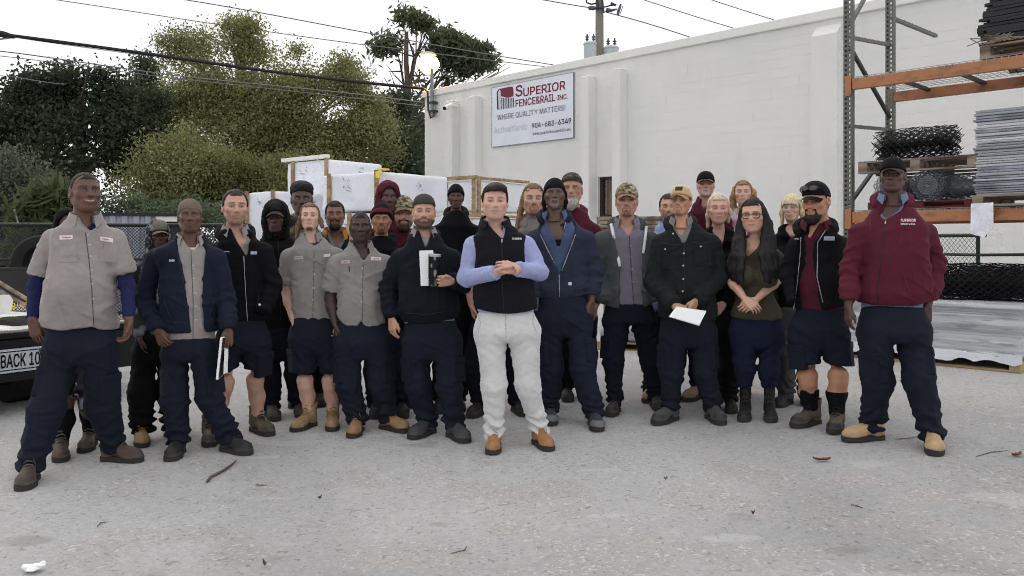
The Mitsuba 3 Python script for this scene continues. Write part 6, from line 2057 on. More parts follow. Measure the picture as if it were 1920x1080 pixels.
p.top('jacket', lin(78, 80, 82, 1.5), 'long', hem=[(1118, 566), (1150, 578), (1205, 576), (1236, 564)], opening=[(400, 1146, 1208), (440, 1152, 1208), (500, 1163, 1204), (590, 1162, 1207)], grow=0.010, wrinkle=1.2, label='grey rain jacket worn open')
p.line('jacket', 'lining', [(1146, 420), (1150, 440), (1157, 470), (1162, 500)], 0.013, 'm_lining', label='white jacket lining')
p.line('jacket', 'lining', [(1212, 424), (1210, 445), (1206, 475)], 0.012, 'm_lining', label='white jacket lining')
p.line('jacket', 'zipper', [(1163, 505), (1163, 540), (1161, 576)], 0.003, 'm_zip_dark')
p.hood_down('jacket', lin(66, 68, 72, 1.5), rad=0.116, r=0.036)
p.pants('trousers', lin(22, 27, 38, 1.5), (568, 1132, 1226), (605, 1130, 1234), 622, rk=0.082, rc=0.072, knees=[(1150, 680), (1219, 680)])
p.boots('boot', lin(58, 55, 52, 1.2), lin(46, 44, 42), 'm_lace_dark', 0.98)
p.cap(CAMO_TAN, lin(134, 124, 104, 1.3), 'tan camouflage cap')
p.worn('hair', hair_mesh('buzz', 15), HAIR_BROWN)
p.done()

# 22: light blue shirt, mostly hidden
p = Person('dark-haired man in light blue shirt, half hidden behind the man in tan cap', (1254, 361, 415), [(1216, 756, -10), (1262, 753, 5)], FAIR, sh=(1214, 1294, 442),
           rows=[(490, 1218, 1290), (550, 1220, 1288), (590, 1218, 1290)], beard='full', beard_col=(0.05, 0.04, 0.035), stubble=0.6, h=0.0165)
p.arm(0, (1212, 520, 0), (1222, 580, 0.05)).arm(1, (1298, 520, 0), (1290, 580, 0.05))
p.top('shirt', lin(140, 164, 210, 1.45), 'long', hem=[(1205, 590), (1300, 590)])
p.collar('shirt', lin(140, 164, 210, 1.45), r=0.072, gap=28)
p.pants('trousers', NAVY, (580, 1220, 1288), (610, 1218, 1290), 650, rk=0.082, rc=0.078)
p.boots('boot', BOOT_TAN, None)
p.worn('hair', hair_mesh('short', 16), lin(50, 38, 32, 1.2))
p.done()

# 23: tan cap, glasses, black snap jacket
p = Person('man in tan cap and glasses wearing black snap-front jacket and holding white papers', (1277, 347, 406), [(1248, 798, -36), (1337, 796, 20)], lin(190, 142, 118, 1.4), extra=0.024, yaw=-14, pitch=9, sh=(1234, 1340, 440),
           rows=[(485, 1241, 1338), (540, 1238, 1340), (590, 1235, 1344), (606, 1235, 1344)], beard='goatee', beard_col=(0.10, 0.075, 0.06), stubble=0.75, belly=0.03)
p.arm(0, (1226, 530, -0.02), (1264, 572, 0.20), (0.074, 0.070, 0.056)).arm(1, (1348, 518, -0.02), (1306, 564, 0.20), (0.074, 0.070, 0.056))
p.core()
p.top('shirt', lin(124, 122, 120, 1.4), 'none', inset=0.020, hem=[(1230, 560), (1345, 560)], opening=[(400, 1260, 1300), (425, 1268, 1290), (440, 1276, 1282)])
p.collar('shirt', lin(124, 122, 120, 1.4), r=0.072, gap=32)
JB = lin(31, 34, 35, 1.5)
p.top('jacket', JB, 'long', hem=[(1220, 590), (1260, 602), (1300, 606), (1350, 600)], opening=[(398, 1256, 1306), (425, 1265, 1298), (456, 1280, 1286)], grow=0.010, wrinkle=1.1, label='black snap-front hooded jacket')
p.hood_down('jacket', JB, r=0.046, rad=0.108)
p.line('jacket', 'placket', [(1284, 460), (1283, 520), (1281, 600)], 0.0025, 'm_zip_dark')
for q in ([(1238, 455), (1258, 459), (1272, 458)], [(1298, 455), (1318, 457), (1334, 452)]):
    p.line('jacket', 'pocket_flap_edge', q, 0.003, 'm_zip_dark')
p.buttons('jacket', [(1262, 438), (1284, 452), (1282, 475), (1281, 498), (1281, 523), (1280, 546), (1247, 467), (1314, 462)], 0.0065)
for c in ((1256, 488), (1318, 482)):
    p.patch('jacket', 'chest_pocket', c, 0.125, 0.13, None, col=JB, off=0.005)
p.hand(0, (0.75, -0.35, -0.45), thumb=(0.2, -0.6, 0.8), n=(0.3, 0.6, -0.6), curl=0.7)
p.hand(1, (-0.45, -0.45, -0.80), thumb=(-0.4, -0.9, 0.3), n=(-0.6, 0.5, 0.1), curl=0.7, thumb_in=0.8)
paper_man = p
p.pants('trousers', NAVY, (585, 1238, 1340), (625, 1237, 1344), 668, rk=0.090, rc=0.078, knees=[(1258, 695), (1320, 695)])
p.boots('shoe', lin(66, 68, 68, 1.2), lin(52, 54, 54), 'm_lace_dark', 1.05)
k = p.cap(lin(200, 178, 138, 1.35), lin(176, 150, 112, 1.35), 'tan cap')
pb_ = box([-0.030, -0.004, -0.02], [0.030, 0.004, 0.02], 0.003)
pb_.apply_transform(np.vstack([np.hstack([rotx(-0.45), [[0], [-0.088], [0.098]]]), [0, 0, 0, 1]]))
p.worn('cap_patch', pb_, lin(70, 62, 54, 1.3), 'm_cloth', parent=k, label='dark patch on the cap front')
p.worn('hair', hair_mesh('buzz', 17), HAIR_BROWN)
p.worn('glasses', glasses_mesh('thin'), None, 'm_glass_wire')
p.done()

# 24: black cap, grey goatee
p = Person('tall man with black cap and white goatee in maroon shirt at the back', (1323, 320, 370), [(1301, 754, -32), (1346, 751, 5)], RUDDY, extra=0.024, pitch=5, sh=(1282, 1366, 402),
           rows=[(450, 1288, 1360), (520, 1290, 1358), (570, 1288, 1360)], beard='goatee', beard_col=(0.42, 0.41, 0.40), stubble=0.9, h=0.0165, brow=(0.10, 0.07, 0.05))
p.arm(0, (1278, 480, 0), (1288, 555, 0.05)).arm(1, (1370, 480, 0), (1360, 555, 0.05))
p.core()
p.top('shirt', MAROON2, 'long', hem=[(1270, 575), (1375, 575)], opening=[(370, 1310, 1336), (392, 1321, 1325)])
p.collar('shirt', MAROON2, r=0.070, gap=32)
p.pants('trousers', NAVY, (560, 1290, 1358), (590, 1288, 1360), 630, rk=0.084, rc=0.078)
p.boots('shoe', lin(120, 100, 84, 1.25), None, 'm_lace_grey', 1.05)
p.cap(lin(28, 27, 27, 1.4), label='black cap')
p.done()

# 25: blonde in black
p = Person('woman with pulled back light blonde hair in black V-neck top', (1347, 361, 420), [(1338, 778, -5), (1367, 777, 3)], lin(208, 158, 142, 1.4), fem=1.0, extra=0.016, yaw=4, sh=(1310, 1390, 452),
           rows=[(490, 1318, 1382), (530, 1322, 1380), (580, 1314, 1386)], h=0.0145, brow=(0.20, 0.14, 0.09), face=dict(lips=1.1))
p.arm(0, (1306, 525, 0), (1322, 575, 0.12)).arm(1, (1394, 525, 0), (1358, 568, 0.16))
p.core()
p.top('top', BLACK, 'long', hem=[(1305, 590), (1395, 590)], opening=[(418, 1334, 1366), (445, 1344, 1360), (468, 1352, 1354)])
p.hand(1, (-0.6, -0.3, -0.7), thumb=(-0.3, -0.7, 0.5), n=(-0.4, 0.8, 0), curl=0.7)
p.pants('trousers', lin(24, 24, 27, 1.4), (580, 1318, 1384), (610, 1314, 1388), 650, rk=0.076, rc=0.066, cargo=False)
p.boots('boot', lin(36, 36, 36), None, 'm_lace_dark', 0.9)
k = p.worn('hair', hair_mesh('bun', 19), lin(206, 194, 176, 1.3))
p.worn('ponytail', strands([[(-0.070, 0.01, 0.03), (-0.083, 0.02, -0.05), (-0.082, 0.03, -0.14)], [(0.070, 0.02, 0.04), (0.085, 0.04, -0.03), (0.080, 0.05, -0.10)], [(0, 0.10, 0.04), (0, 0.12, -0.08)]], 0.017, 0.006, 0.006, 19, (70, 70, 9)), lin(200, 182, 156, 1.3), parent=k)
p.done()

# 26: blonde at the back
p = Person('woman with curly dark blonde hair, pink shirt and white cardigan at the back', (1393, 335, 386), [(1352, 749, 0), (1394, 746, 0)], PINK, fem=1.0, extra=0.020, pitch=4, sh=(1354, 1436, 412),
           rows=[(450, 1362, 1428), (500, 1366, 1424), (560, 1360, 1430)], h=0.0165, brow=(0.10, 0.07, 0.05))
p.arm(0, (1350, 490, 0), (1360, 560, 0.06)).arm(1, (1440, 490, 0), (1430, 560, 0.06))
p.core()
p.top('shirt', camo([lin(232, 190, 212, 1.25), lin(235, 214, 226, 1.25), lin(210, 160, 190, 1.25)], 22, 6), 'none', inset=0.012, hem=[(1350, 570), (1440, 570)], cut_top=404, label='pink patterned shirt')
p.top('cardigan', lin(214, 216, 228, 1.3), 'long', hem=[(1345, 575), (1445, 575)], opening=[(384, 1368, 1418), (430, 1372, 1414), (575, 1376, 1410)], label='white cardigan')
p.pants('trousers', BLACK, (560, 1362, 1428), (590, 1360, 1430), 630, rk=0.076, rc=0.066, cargo=False)
p.boots('shoe', lin(214, 120, 140, 1.2), None, 'm_lace_grey', 0.9, label='pink shoe')
k = p.worn('hair', hair_mesh('bun', 20), lin(140, 112, 84, 1.3))
p.worn('curls', strands([[(-0.068, 0.0, 0.05), (-0.094, 0.01, -0.02), (-0.100, 0.02, -0.10), (-0.085, 0.02, -0.16)], [(0.068, 0.0, 0.05), (0.098, 0.01, 0.0), (0.105, 0.03, -0.07), (0.10, 0.03, -0.12)], [(-0.05, 0.08, 0.04), (-0.08, 0.09, -0.06), (-0.06, 0.09, -0.14)], [(0.05, 0.08, 0.04), (0.08, 0.09, -0.06), (0.06, 0.09, -0.14)]], 0.024, 0.0065, 0.014, 20, (55, 55, 35)), lin(168, 138, 100, 1.3), parent=k)
p.done()

# 27: woman with glasses, olive shirt
p = Person('woman with long black hair and glasses in olive T-shirt and jeans, hands clasped', (1412, 370, 436), [(1393, 792, -5), (1440, 793, 3)], lin(206, 162, 140, 1.4), fem=1.0, extra=0.016, yaw=-8, roll=-3, sh=(1374, 1464, 468),
           rows=[(500, 1384, 1452), (545, 1384, 1450), (580, 1372, 1464), (605, 1368, 1470)], face=dict(cheeks=0.005, w=1.03, lips=1.15), brow=(0.012, 0.009, 0.008), belly=0.03)
p.arm(0, (1366, 518, -0.02), (1396, 560, 0.18), (0.058, 0.047, 0.036)).arm(1, (1464, 518, -0.02), (1418, 562, 0.18), (0.058, 0.047, 0.036))
p.core()
OL = lin(70, 66, 54, 1.5)
p.top('shirt', OL, 'short', grow=0.004, hem=[(1362, 594), (1395, 599), (1445, 600), (1474, 595)], opening=[(440, 1388, 1434), (460, 1394, 1426), (480, 1402, 1410)], wrinkle=0.8, label='olive V-neck T-shirt')
p.hand(0, (0.70, -0.25, -0.55), thumb=(0.3, -0.5, 0.8), n=(0.3, 0.5, -0.6), curl=0.8, bare=1)
p.hand(1, (-0.75, -0.35, -0.50), thumb=(-0.2, -0.5, 0.8), n=(-0.3, 0.8, -0.4), curl=0.75, bare=1)
p.pants('jeans', DENIM, (588, 1370, 1468), (622, 1367, 1470), 668, rk=0.080, rc=0.044, knees=[(1395, 690), (1440, 690)], stack=0.0, end=0.17, cargo=False, label='dark blue jeans')
p.boots('tall', lin(34, 34, 36), None, 'm_lace_dark', 0.96)
k = p.worn('hair', hair_mesh('bun', 21), lin(26, 23, 25, 1.1))
rgh = np.random.RandomState(77)
locks = [[(0, 0.09, 0.05), (0, 0.12, -0.1), (0, 0.12, -0.25)]]
for s in (-1, 1):
    for q in range(7):
        f = q / 6
        locks.append([(s * 0.066, -0.02 + 0.07 * f, 0.045 - 0.03 * f), (s * (0.080 + 0.016 * f), -0.015 + 0.06 * f, -0.06), (s * (0.070 + 0.055 * f), -0.060 + 0.03 * f, -0.17),
                      (s * (0.060 + 0.085 * f), -0.130 + 0.045 * f, -0.28), (s * (0.072 + 0.090 * f), -0.150 + 0.05 * f, -0.38 + 0.02 * rgh.rand()), (s * (0.080 + 0.085 * f), -0.145 + 0.05 * f, -0.43 - 0.06 * rgh.rand() + 0.05 * f)])
p.worn('long_locks', strands(locks, 0.022, 0.0085, 0.007, 21, (90, 90, 7)), lin(28, 24, 27, 1.1), parent=k, label='long straight black locks over both shoulders')
p.worn('glasses', glasses_mesh('thick', 0.026, 0.017), None, 'm_glass_frame')
p.done()

# 28: older blonde with glasses
p = Person('smiling woman with straight blonde bob, fringe and thin glasses in black top', (1485, 362, 415), [(1467, 766, -25), (1508, 763, 0)], PINK, fem=1.0, extra=0.018, yaw=-16, sh=(1446, 1524, 442),
           rows=[(480, 1452, 1516), (530, 1456, 1514), (580, 1450, 1520)], face=dict(smile=1.0), h=0.0165, brow=(0.25, 0.18, 0.13))
p.arm(0, (1442, 510, 0), (1450, 570, 0.06)).arm(1, (1528, 510, 0), (1518, 570, 0.06))
p.core()
p.top('top', BLACK, 'long', hem=[(1435, 585), (1535, 585)], opening=[(412, 1470, 1504), (432, 1478, 1498), (447, 1486, 1490)])
p.pants('trousers', lin(74, 75, 78, 1.4), (575, 1452, 1518), (600, 1450, 1522), 640, rk=0.082, rc=0.080, label='grey trousers')
p.boots('shoe', lin(34, 34, 36), None, 'm_lace_dark', 0.9)
k = p.worn('hair', hair_mesh('bangs', 23), lin(212, 196, 164, 1.3))
p.worn('bob', strands([[(-0.072, 0.0, 0.05), (-0.088, 0.0, -0.04), (-0.085, -0.01, -0.14)], [(0.074, 0.0, 0.05), (0.092, 0.0, -0.04), (0.088, 0.0, -0.13)], [(-0.05, 0.07, 0.05), (-0.07, 0.09, -0.06), (-0.05, 0.09, -0.14)], [(0.05, 0.07, 0.05), (0.07, 0.09, -0.06), (0.05, 0.09, -0.14)]], 0.022, 0.0065, 0.006, 23, (80, 80, 8)), lin(214, 194, 160, 1.3), parent=k)
p.worn('glasses', glasses_mesh('thin'), None, 'm_glass_wire')
p.done()

# 29: beard, black jacket, maroon polo, shorts
p = Person('bearded man with sunglasses on black cap, black jacket over maroon polo, navy shorts', (1530, 339, 410), [(1511, 805, -40), (1563, 815, -8)], lin(186, 136, 108, 1.4), extra=0.024, yaw=-24, pitch=-7, sh=(1489, 1586, 444),
           rows=[(490, 1492, 1584), (535, 1489, 1587), (575, 1491, 1587), (590, 1491, 1587)], belly=0.05, face=dict(jaw=1.05, nose=1.15), brow=(0.012, 0.01, 0.009))
p.arm(0, (1480, 515, -0.04), (1492, 568, 0.08), (0.074, 0.07, 0.056)).arm(1, (1594, 515, -0.05), (1584, 568, 0.06), (0.074, 0.07, 0.056))
p.core()
p.top('polo', MAROON2, 'none', inset=0.020, hem=[(1486, 578), (1540, 583), (1590, 578)], opening=[(408, 1512, 1550), (435, 1520, 1532), (446, 1522, 1526)], label='maroon polo shirt')
p.collar('polo', MAROON2, r=0.078, gap=34)
p.buttons('polo', [(1522, 455), (1520, 468)], 0.004, 'm_black_plastic')
p.top('jacket', BLACK, 'long', hem=[(1480, 574), (1495, 584), (1540, 580), (1594, 570)], opening=[(400, 1500, 1562), (425, 1503, 1552), (455, 1502, 1532), (530, 1496, 1531), (590, 1489, 1543)], grow=0.010, label='black work jacket worn open')
p.hood_down('jacket', BLACK, r=0.046, rad=0.112)
p.line('jacket', 'zipper', [(1502, 440), (1500, 480), (1495, 530), (1488, 580)], 0.003, 'm_metal_small')
p.line('jacket', 'zipper', [(1550, 428), (1533, 455), (1532, 520), (1543, 568)], 0.003, 'm_metal_small')
p.patch('jacket', 'company_logo', (1555, 447), 0.078, 0.030, 'm_logo_jacket', off=0.003)
p.scribble('jacket', 'name_lettering', (1494, 448), 0.030, 0.009, 'm_thread_white', seed=8)
p.pants('shorts', NAVY, (572, 1492, 1588), (620, 1478, 1592), 672, short=682, rk=0.104, knees=[(1513, 714), (1570, 714)], calf=1.12, socks=(0.16, BLACK), cargo=True)
p.boots('boot', BOOT_OLIVE, lin(50, 48, 48), 'm_lace_dark', 1.04)
p.cap(lin(26, 26, 29, 1.4), label='black cap with sunglasses on top')
p.worn('hair', hair_mesh('buzz', 24), lin(34, 28, 27, 1.2))
p.worn('beard', beard_mesh('round', 6), lin(30, 26, 26, 1.2))
g = glasses_mesh('thick', 0.030, 0.018)
g.apply_transform(np.vstack([np.hstack([rotx(-0.55), [[0], [-0.022], [0.048]]]), [0, 0, 0, 1]]))
k = p.worn('sunglasses', g, None, 'm_glass_frame')
lens = cat(*[trimesh.creation.icosphere(2, 1.0) for s in (-1, 1)])
n0 = len(lens.vertices) // 2
lens.vertices[:] = lens.vertices * [0.029, 0.003, 0.017] + np.where(np.arange(len(lens.vertices))[:, None] < n0, [[-0.032, -0.096, 0]], [[0.032, -0.096, 0]])
lens.apply_transform(np.vstack([np.hstack([rotx(-0.55), [[0], [-0.022], [0.048]]]), [0, 0, 0, 1]]))
for sl in (0, 1):
    half = trimesh.creation.icosphere(2, 1.0)
    half.vertices[:] = lens.vertices[sl * n0:(sl + 1) * n0]
    p.worn('lens', half, None, 'm_lens_dark', parent=k)
p.done()

# 30: far right, maroon hoodie
p = Person('tall broad man in maroon zip hoodie and black cap at the far right', (1674, 294, 361), [(1622, 833, -58), (1743, 854, 4)], DARKER, extra=0.022, yaw=-8, pitch=4, sh=(1606, 1746, 418),
           rows=[(480, 1612, 1740), (530, 1606, 1744), (575, 1606, 1740), (592, 1608, 1738)], belly=0.05, face=dict(jaw=1.08, w=1.02, nose=1.3, lips=1.3), brow=(0.008, 0.006, 0.006))
p.arm(0, (1594, 505, -0.03), (1591, 574, 0.05), (0.070, 0.064, 0.049)).arm(1, (1754, 500, -0.03), (1739, 574, 0.06), (0.070, 0.064, 0.049))
p.core()
BS = lin(104, 116, 140, 1.45)
p.top('shirt', BS, 'none', inset=0.028, hem=[(1602, 578), (1640, 587), (1700, 588), (1742, 580)], opening=[(370, 1652, 1704), (395, 1662, 1690), (408, 1669, 1673)], label='blue grey shirt showing under the hoodie')
p.collar('shirt', BS, r=0.078, gap=34, tip=0.036)
p.top('hoodie', MAROON, 'long', hem=[(1600, 562), (1640, 572), (1700, 572), (1746, 563)], opening=[(372, 1646, 1712), (395, 1656, 1694), (412, 1663, 1668)], grow=0.010, rib=0.02, wrinkle=1.1, label='maroon zip hoodie')
p.hood_down('hoodie', MAROON, r=0.042, rad=0.115)
p.line('hoodie', 'zipper', [(1660, 412), (1652, 470), (1647, 530), (1646, 568)], 0.003, 'm_zip_dark')
p.line('hoodie', 'zip_pull', [(1661, 411), (1660, 420)], 0.005, 'm_metal_small')
for a, b in ((1632, 405), (1690, 400)):
    p.line('hoodie', 'drawstring', [(a, b), (a + 1, b + 30), (a - 1 if a < 1650 else a - 2, b + (8 if a < 1650 else 58))], 0.003, 'm_cord_maroon')
p.writing('hoodie', 'chest_lettering', 'SUPERIOR', (1703, 413), 0.018, 'm_thread_white', width=0.098)
p.writing('hoodie', 'chest_lettering', 'FENCE & RAIL', (1703, 420), 0.010, 'm_thread_white', width=0.098, lift=0.004)
p.line('hoodie', 'pocket_edge', [(1688, 500), (1708, 555)], 0.003, 'm_cord_maroon')
p.hand(0, (-0.02, -0.12, -1), thumb=(0.8, -1, 0), n=(0.8, 0.5, 0), curl=0.5)
p.hand(1, (-0.06, -0.12, -1), thumb=(-0.8, -1, 0), n=(-0.5, 0.8, 0), curl=0.45)
p.pants('trousers', NAVY, (572, 1610, 1736), (620, 1607, 1747), 662, rk=0.106, rc=0.090, knees=[(1643, 712), (1720, 714)], stack=1.5)
p.boots('shoe', lin(166, 140, 106, 1.15), None, 'm_lace_tan', 1.08)
p.cap(lin(26, 26, 27, 1.4), lin(60, 62, 62, 1.3), label='black cap')
p.worn('hair', hair_mesh('buzz', 26), lin(20, 18, 18, 1.1))
p.done()
# ---------------------------------------------------------------- helpers for yard things
def chain_link(o, ex, ez, w, h, pitch=0.06, r=0.0018):
    """Diamond mesh in the plane o + ex*u + ez*v."""
    o, ex, ez = (np.asarray(q, float) for q in (o, ex, ez))
    bars = []
    n = int((w + h) / pitch) + 1
    for k in range(1, n):
        s = k * pitch
        a, b = (max(0, s - h), min(s, h)), (min(s, w), max(0, s - w))
        bars.append((a, b))
        bars.append(((w - a[0], a[1]), (w - b[0], b[1])))
    return cat(*[tube([o + ex * p[0] + ez * p[1], o + ex * q[0] + ez * q[1]], r, 3, False) for p, q in bars])


def pallet(name, label, o, ex, ey, L, W, hgt=0.13, bsdf='m_wood_old', group=None, category='pallet'):
    """A wooden pallet: o = front left bottom corner, ex along the front, ey to the back."""
    k = thing(name, label, category, group)
    M = frame_of(o, ex, ey, UP)
    for i in range(3):
        x = [0.0, L / 2 - 0.045, L - 0.09][i]
        put('stringer', moved(box([x, 0, 0.018], [x + 0.09, W, hgt - 0.018]), M), bsdf, k)
    nb = 6
    for i in range(nb):
        y = i * (W - 0.095) / (nb - 1)
        put('deck_board', moved(box([0, y, hgt - 0.018], [L, y + 0.095, hgt], 0.003), M), bsdf, k)
    for y in (0, W / 2 - 0.05, W - 0.1):
        put('bottom_board', moved(box([0, y, 0], [L, y + 0.1, 0.018]), M), bsdf, k)
    return k


# ---------------------------------------------------------------- pallet racking on the right
RF = np.array([3.54, 9.0, 0])                          # foot of the front post
RW, RB = WW, -WN                                        # along the rack to the right, and to its back
RG = float(ground_z(*RF[:2]))


def rp(t, b, z):
    return RF + RW * t + RB * b + UP * z


rack = thing('pallet_rack', 'tall grey and orange pallet rack against the white wall at right', 'rack')


def rack_post(t, b, flip=1):
    w, dpt, top = 0.090, 0.070, 5.6
    face = sg.box(0, 0, w, top)
    holes = []
    for z in np.arange(0.05, top - 0.05, 0.0508):
        for x in (0.026, 0.064):
            holes.append(sg.Polygon([(x - 0.009, z - 0.013), (x + 0.009, z - 0.013), (x + 0.012, z + 0.012), (x - 0.012, z + 0.012)]))
    face = face.difference(so.unary_union(holes))
    m = extrude(face, 0.004)
    M = frame_of(rp(t - w / 2, b, RG), RW, UP, -RB)
    side = [moved(box([t - w / 2, b, RG], [t - w / 2 + 0.004, b + dpt, RG + top]), frame_of(RF, RW, RB, UP)), moved(box([t + w / 2 - 0.004, b, RG], [t + w / 2, b + dpt, RG + top]), frame_of(RF, RW, RB, UP)),
            moved(box([t - w / 2 + 0.004, b + dpt - 0.004, RG], [t - w / 2 + 0.028, b + dpt, RG + top]), frame_of(RF, RW, RB, UP)), moved(box([t + w / 2 - 0.028, b + dpt - 0.004, RG], [t + w / 2 - 0.004, b + dpt, RG + top]), frame_of(RF, RW, RB, UP))]
    foot = moved(box([t - 0.09, b - 0.04, RG], [t + 0.09, b + dpt + 0.04, RG + 0.012]), frame_of(RF, RW, RB, UP))
    return cat(moved(m, M), foot, *side)


for t in (0.0, 2.75):
    for b in (0.0, 1.09):
        put('post', rack_post(t, b), 'm_rack_grey', rack)
    for (zf, zr) in ((3.61, 3.70), (3.51, 2.87), (3.74, 4.75), (2.67, 2.73), (1.85, 2.52), (1.70, 0.75), (0.55, 0.55)):
        put('brace', beam(rp(t, 0.05, zf), rp(t, 1.10, zr), 0.035, 0.035), 'm_rack_dark' if zr < zf or zf < 2 else 'm_rack_grey', rack)
put('wall_spacer', beam(rp(0, 1.16, 4.02), rp(0.0, 2.55, 4.05), 0.04, 0.04), 'm_rack_grey', rack)
for z in (3.10, 1.70):
    for b in (-0.012, 1.102):
        n = 0.045
        put('beam', cat(beam(rp(0.05, b + 0.022, z), rp(2.70, b + 0.022, z), n, 0.115, bevel=0.004), beam(rp(0.05, b + 0.022 + (0.03 if b < 0.5 else -0.03), z - 0.02), rp(2.70, b + 0.022 + (0.03 if b < 0.5 else -0.03), z - 0.02), 0.02, 0.07),
                        moved(box([-0.02, b - 0.012, z - 0.12], [0.045, b - 0.004, z + 0.09]), frame_of(RF, RW, RB, UP))), 'm_orange', rack, label='orange load beam')
    for t in (0.42, 0.98, 1.55, 2.15):
        put('deck_support', beam(rp(t, 0.03, z + 0.035), rp(t, 1.10, z + 0.035), 0.05, 0.03), 'm_rack_dark', rack)
    bars = []
    for t in np.arange(0.10, 2.66, 0.062):
        bars.append(tube([rp(t, -0.016, z + 0.02), rp(t, -0.016, z + 0.064), rp(t, 0.02, z + 0.068), rp(t, 1.09, z + 0.066)], 0.0032, 4))
    for b in np.arange(0.0, 1.09, 0.105):
        bars.append(tube([rp(0.08, b, z + 0.072), rp(2.66, b, z + 0.072)], 0.0032, 4))
    put('wire_deck', cat(*bars), 'm_galv', rack, kind='stuff')

# bundle of black bars on a pallet, top shelf
rg = np.random.RandomState(8)
z = 3.10 + 0.078
pallet('pallet', 'weathered pallet under the black bars on the top rack shelf', rp(1.27, 0.02, z), RW, RB, 1.3, 1.0, 0.125, 'm_wood_old')
bun = thing('bar_bundle', 'stack of black square steel bars on the top rack shelf', 'metal bars')
barm = mikit.ply(box([0, -0.0125, -0.0125], [1.9, 0.0125, 0.0125]), 'm_black_steel')
for i in range(16):
    for j in range(5):
        if rg.rand() < 0.08:
            continue
        o = rp(1.28 + rg.normal() * 0.035 + 0.02 * abs(i - 6) * 0.4, 0.05 + j * 0.038 + rg.normal() * 0.006, z + 0.145 + i * 0.0285 + rg.normal() * 0.002)
        M = frame_of(o, RW, RB, UP)
        M[:3, :3] = M[:3, :3] @ rotz(rg.normal() * 0.012) @ roty(rg.normal() * 0.006)
        put('bar', {**barm, 'to_world': mat(M)}, None, bun)
core_b = moved(box([0.08, 0.22, 0.13], [1.9, 0.85, 0.60]), frame_of(rp(1.28, 0, z), RW, RB, UP))
put('inner_bars', core_b, 'm_black_steel', bun, kind='stuff')
tw = put('packing_straw', cat(*[tube([rp(1.36 + rg.normal() * 0.05, 0.0 + rg.rand() * 0.04, z + 0.13), rp(1.42 + rg.normal() * 0.08, -0.01, z + 0.18 + rg.rand() * 0.04), rp(1.50 + rg.normal() * 0.10, 0.01, z + 0.14)], 0.005, 4) for _ in range(16)]), 'm_wood_old', bun, kind='stuff')


def mesh_roll(o, axis, length, radius, shells, bsdf, turns=16, r=0.0026, ragged=0.02, seed=0, spiral=False, parent=None, squash=1.0):
    """A rolled-up length of chain link: helical wires both ways on several shells."""
    rg = np.random.RandomState(seed)
    axis = np.asarray(axis, float)
    axis = axis / np.linalg.norm(axis)
    s = np.cross(axis, UP)
    s /= np.linalg.norm(s)
    q = np.cross(s, axis)
    wires = []
    pitch = 0.060
    for sh in range(shells):
        R = radius * (1 - 0.16 * sh)
        n = max(8, int(2 * math.pi * R / (pitch * 1.25)))
        for k in range(n):
            for sg_ in (-1, 1):
                a0 = 2 * math.pi * k / n + rg.normal() * 0.03
                L0, L1 = -rg.rand() * ragged, length + rg.rand() * ragged
                u = np.linspace(L0, L1, max(6, int((L1 - L0) / 0.04)))
                th = a0 + sg_ * (u / R)
                rr = R * (1 + 0.05 * np.sin(u * 9 + a0 * 3) + 0.03 * rg.normal(size=len(u)) * 0.4)
                wires.append(tube(o + axis * u[:, None] + s * (np.cos(th) * rr)[:, None] + q * (np.sin(th) * rr * squash)[:, None], r, 3, False))
    put('wire_mesh', cat(*wires), bsdf, parent, kind='stuff')
    if spiral:
        th = np.linspace(0, 2 * math.pi * 6.5, 240)
        ends = []
        for u0 in (-0.004, 0.03):
            R = radius * (0.10 + 0.90 * th / th[-1])
            zig = 0.018 * np.where(np.arange(240) % 2, 1, -1)
            ends.append(tube(o + axis * (u0 + zig)[:, None] + s * (np.cos(th) * R)[:, None] + q * (np.sin(th) * R * squash)[:, None], r, 4))
        put('end_spiral', cat(*ends), bsdf, parent)
    inner = tube([o + axis * 0.03, o + axis * (length - 0.03)], radius * (1 - 0.16 * shells) * 0.97, 14)
    put('inner_layers', inner, 'm_black_vinyl' if bsdf == 'm_black_vinyl' else 'm_galv_dull', parent, smooth=50)


z = 1.70 + 0.078
pallet('pallet', 'dark red pallet under the grey chain link rolls', rp(0.20, 0.03, z), RW, RB, 1.02, 1.0, 0.075, 'm_wood_red')
for i, (t, rr, lb) in enumerate(((0.42, 0.138, 'roll of galvanised chain link on the rack, left of two'), (0.80, 0.150, 'roll of galvanised chain link with its spiral end showing, right of two'))):
    k = thing('chain_link_roll', lb, 'chain link roll', None)
    mesh_roll(rp(t, -0.02, z + 0.075 + rr), RB, 0.95, rr, 2, 'm_galv_dull', r=0.0026, spiral=True, seed=5 + i, parent=k)
k = thing('chain_link_roll', 'roll of galvanised chain link lying crosswise behind the spiral ended roll', 'chain link roll')
mesh_roll(rp(0.90, 0.30, z + 0.075 + 0.13), RW, 0.34, 0.13, 2, 'm_galv_dull', r=0.0026, seed=9, parent=k)
zp = z + 0.075 + 0.300
pallet('pallet', 'pale wooden pallet lying on the galvanised rolls', rp(0.12, -0.02, zp), RW, RB, 1.14, 1.0, 0.125, 'm_wood_old')
k = thing('chain_link_roll', 'bristly roll of black chain link on the pale pallet in the rack', 'chain link roll')
mesh_roll(rp(0.25, 0.24, zp + 0.125 + 0.165), RW, 0.72, 0.165, 5, 'm_black_vinyl', r=0.0044, ragged=0.055, seed=2, parent=k)

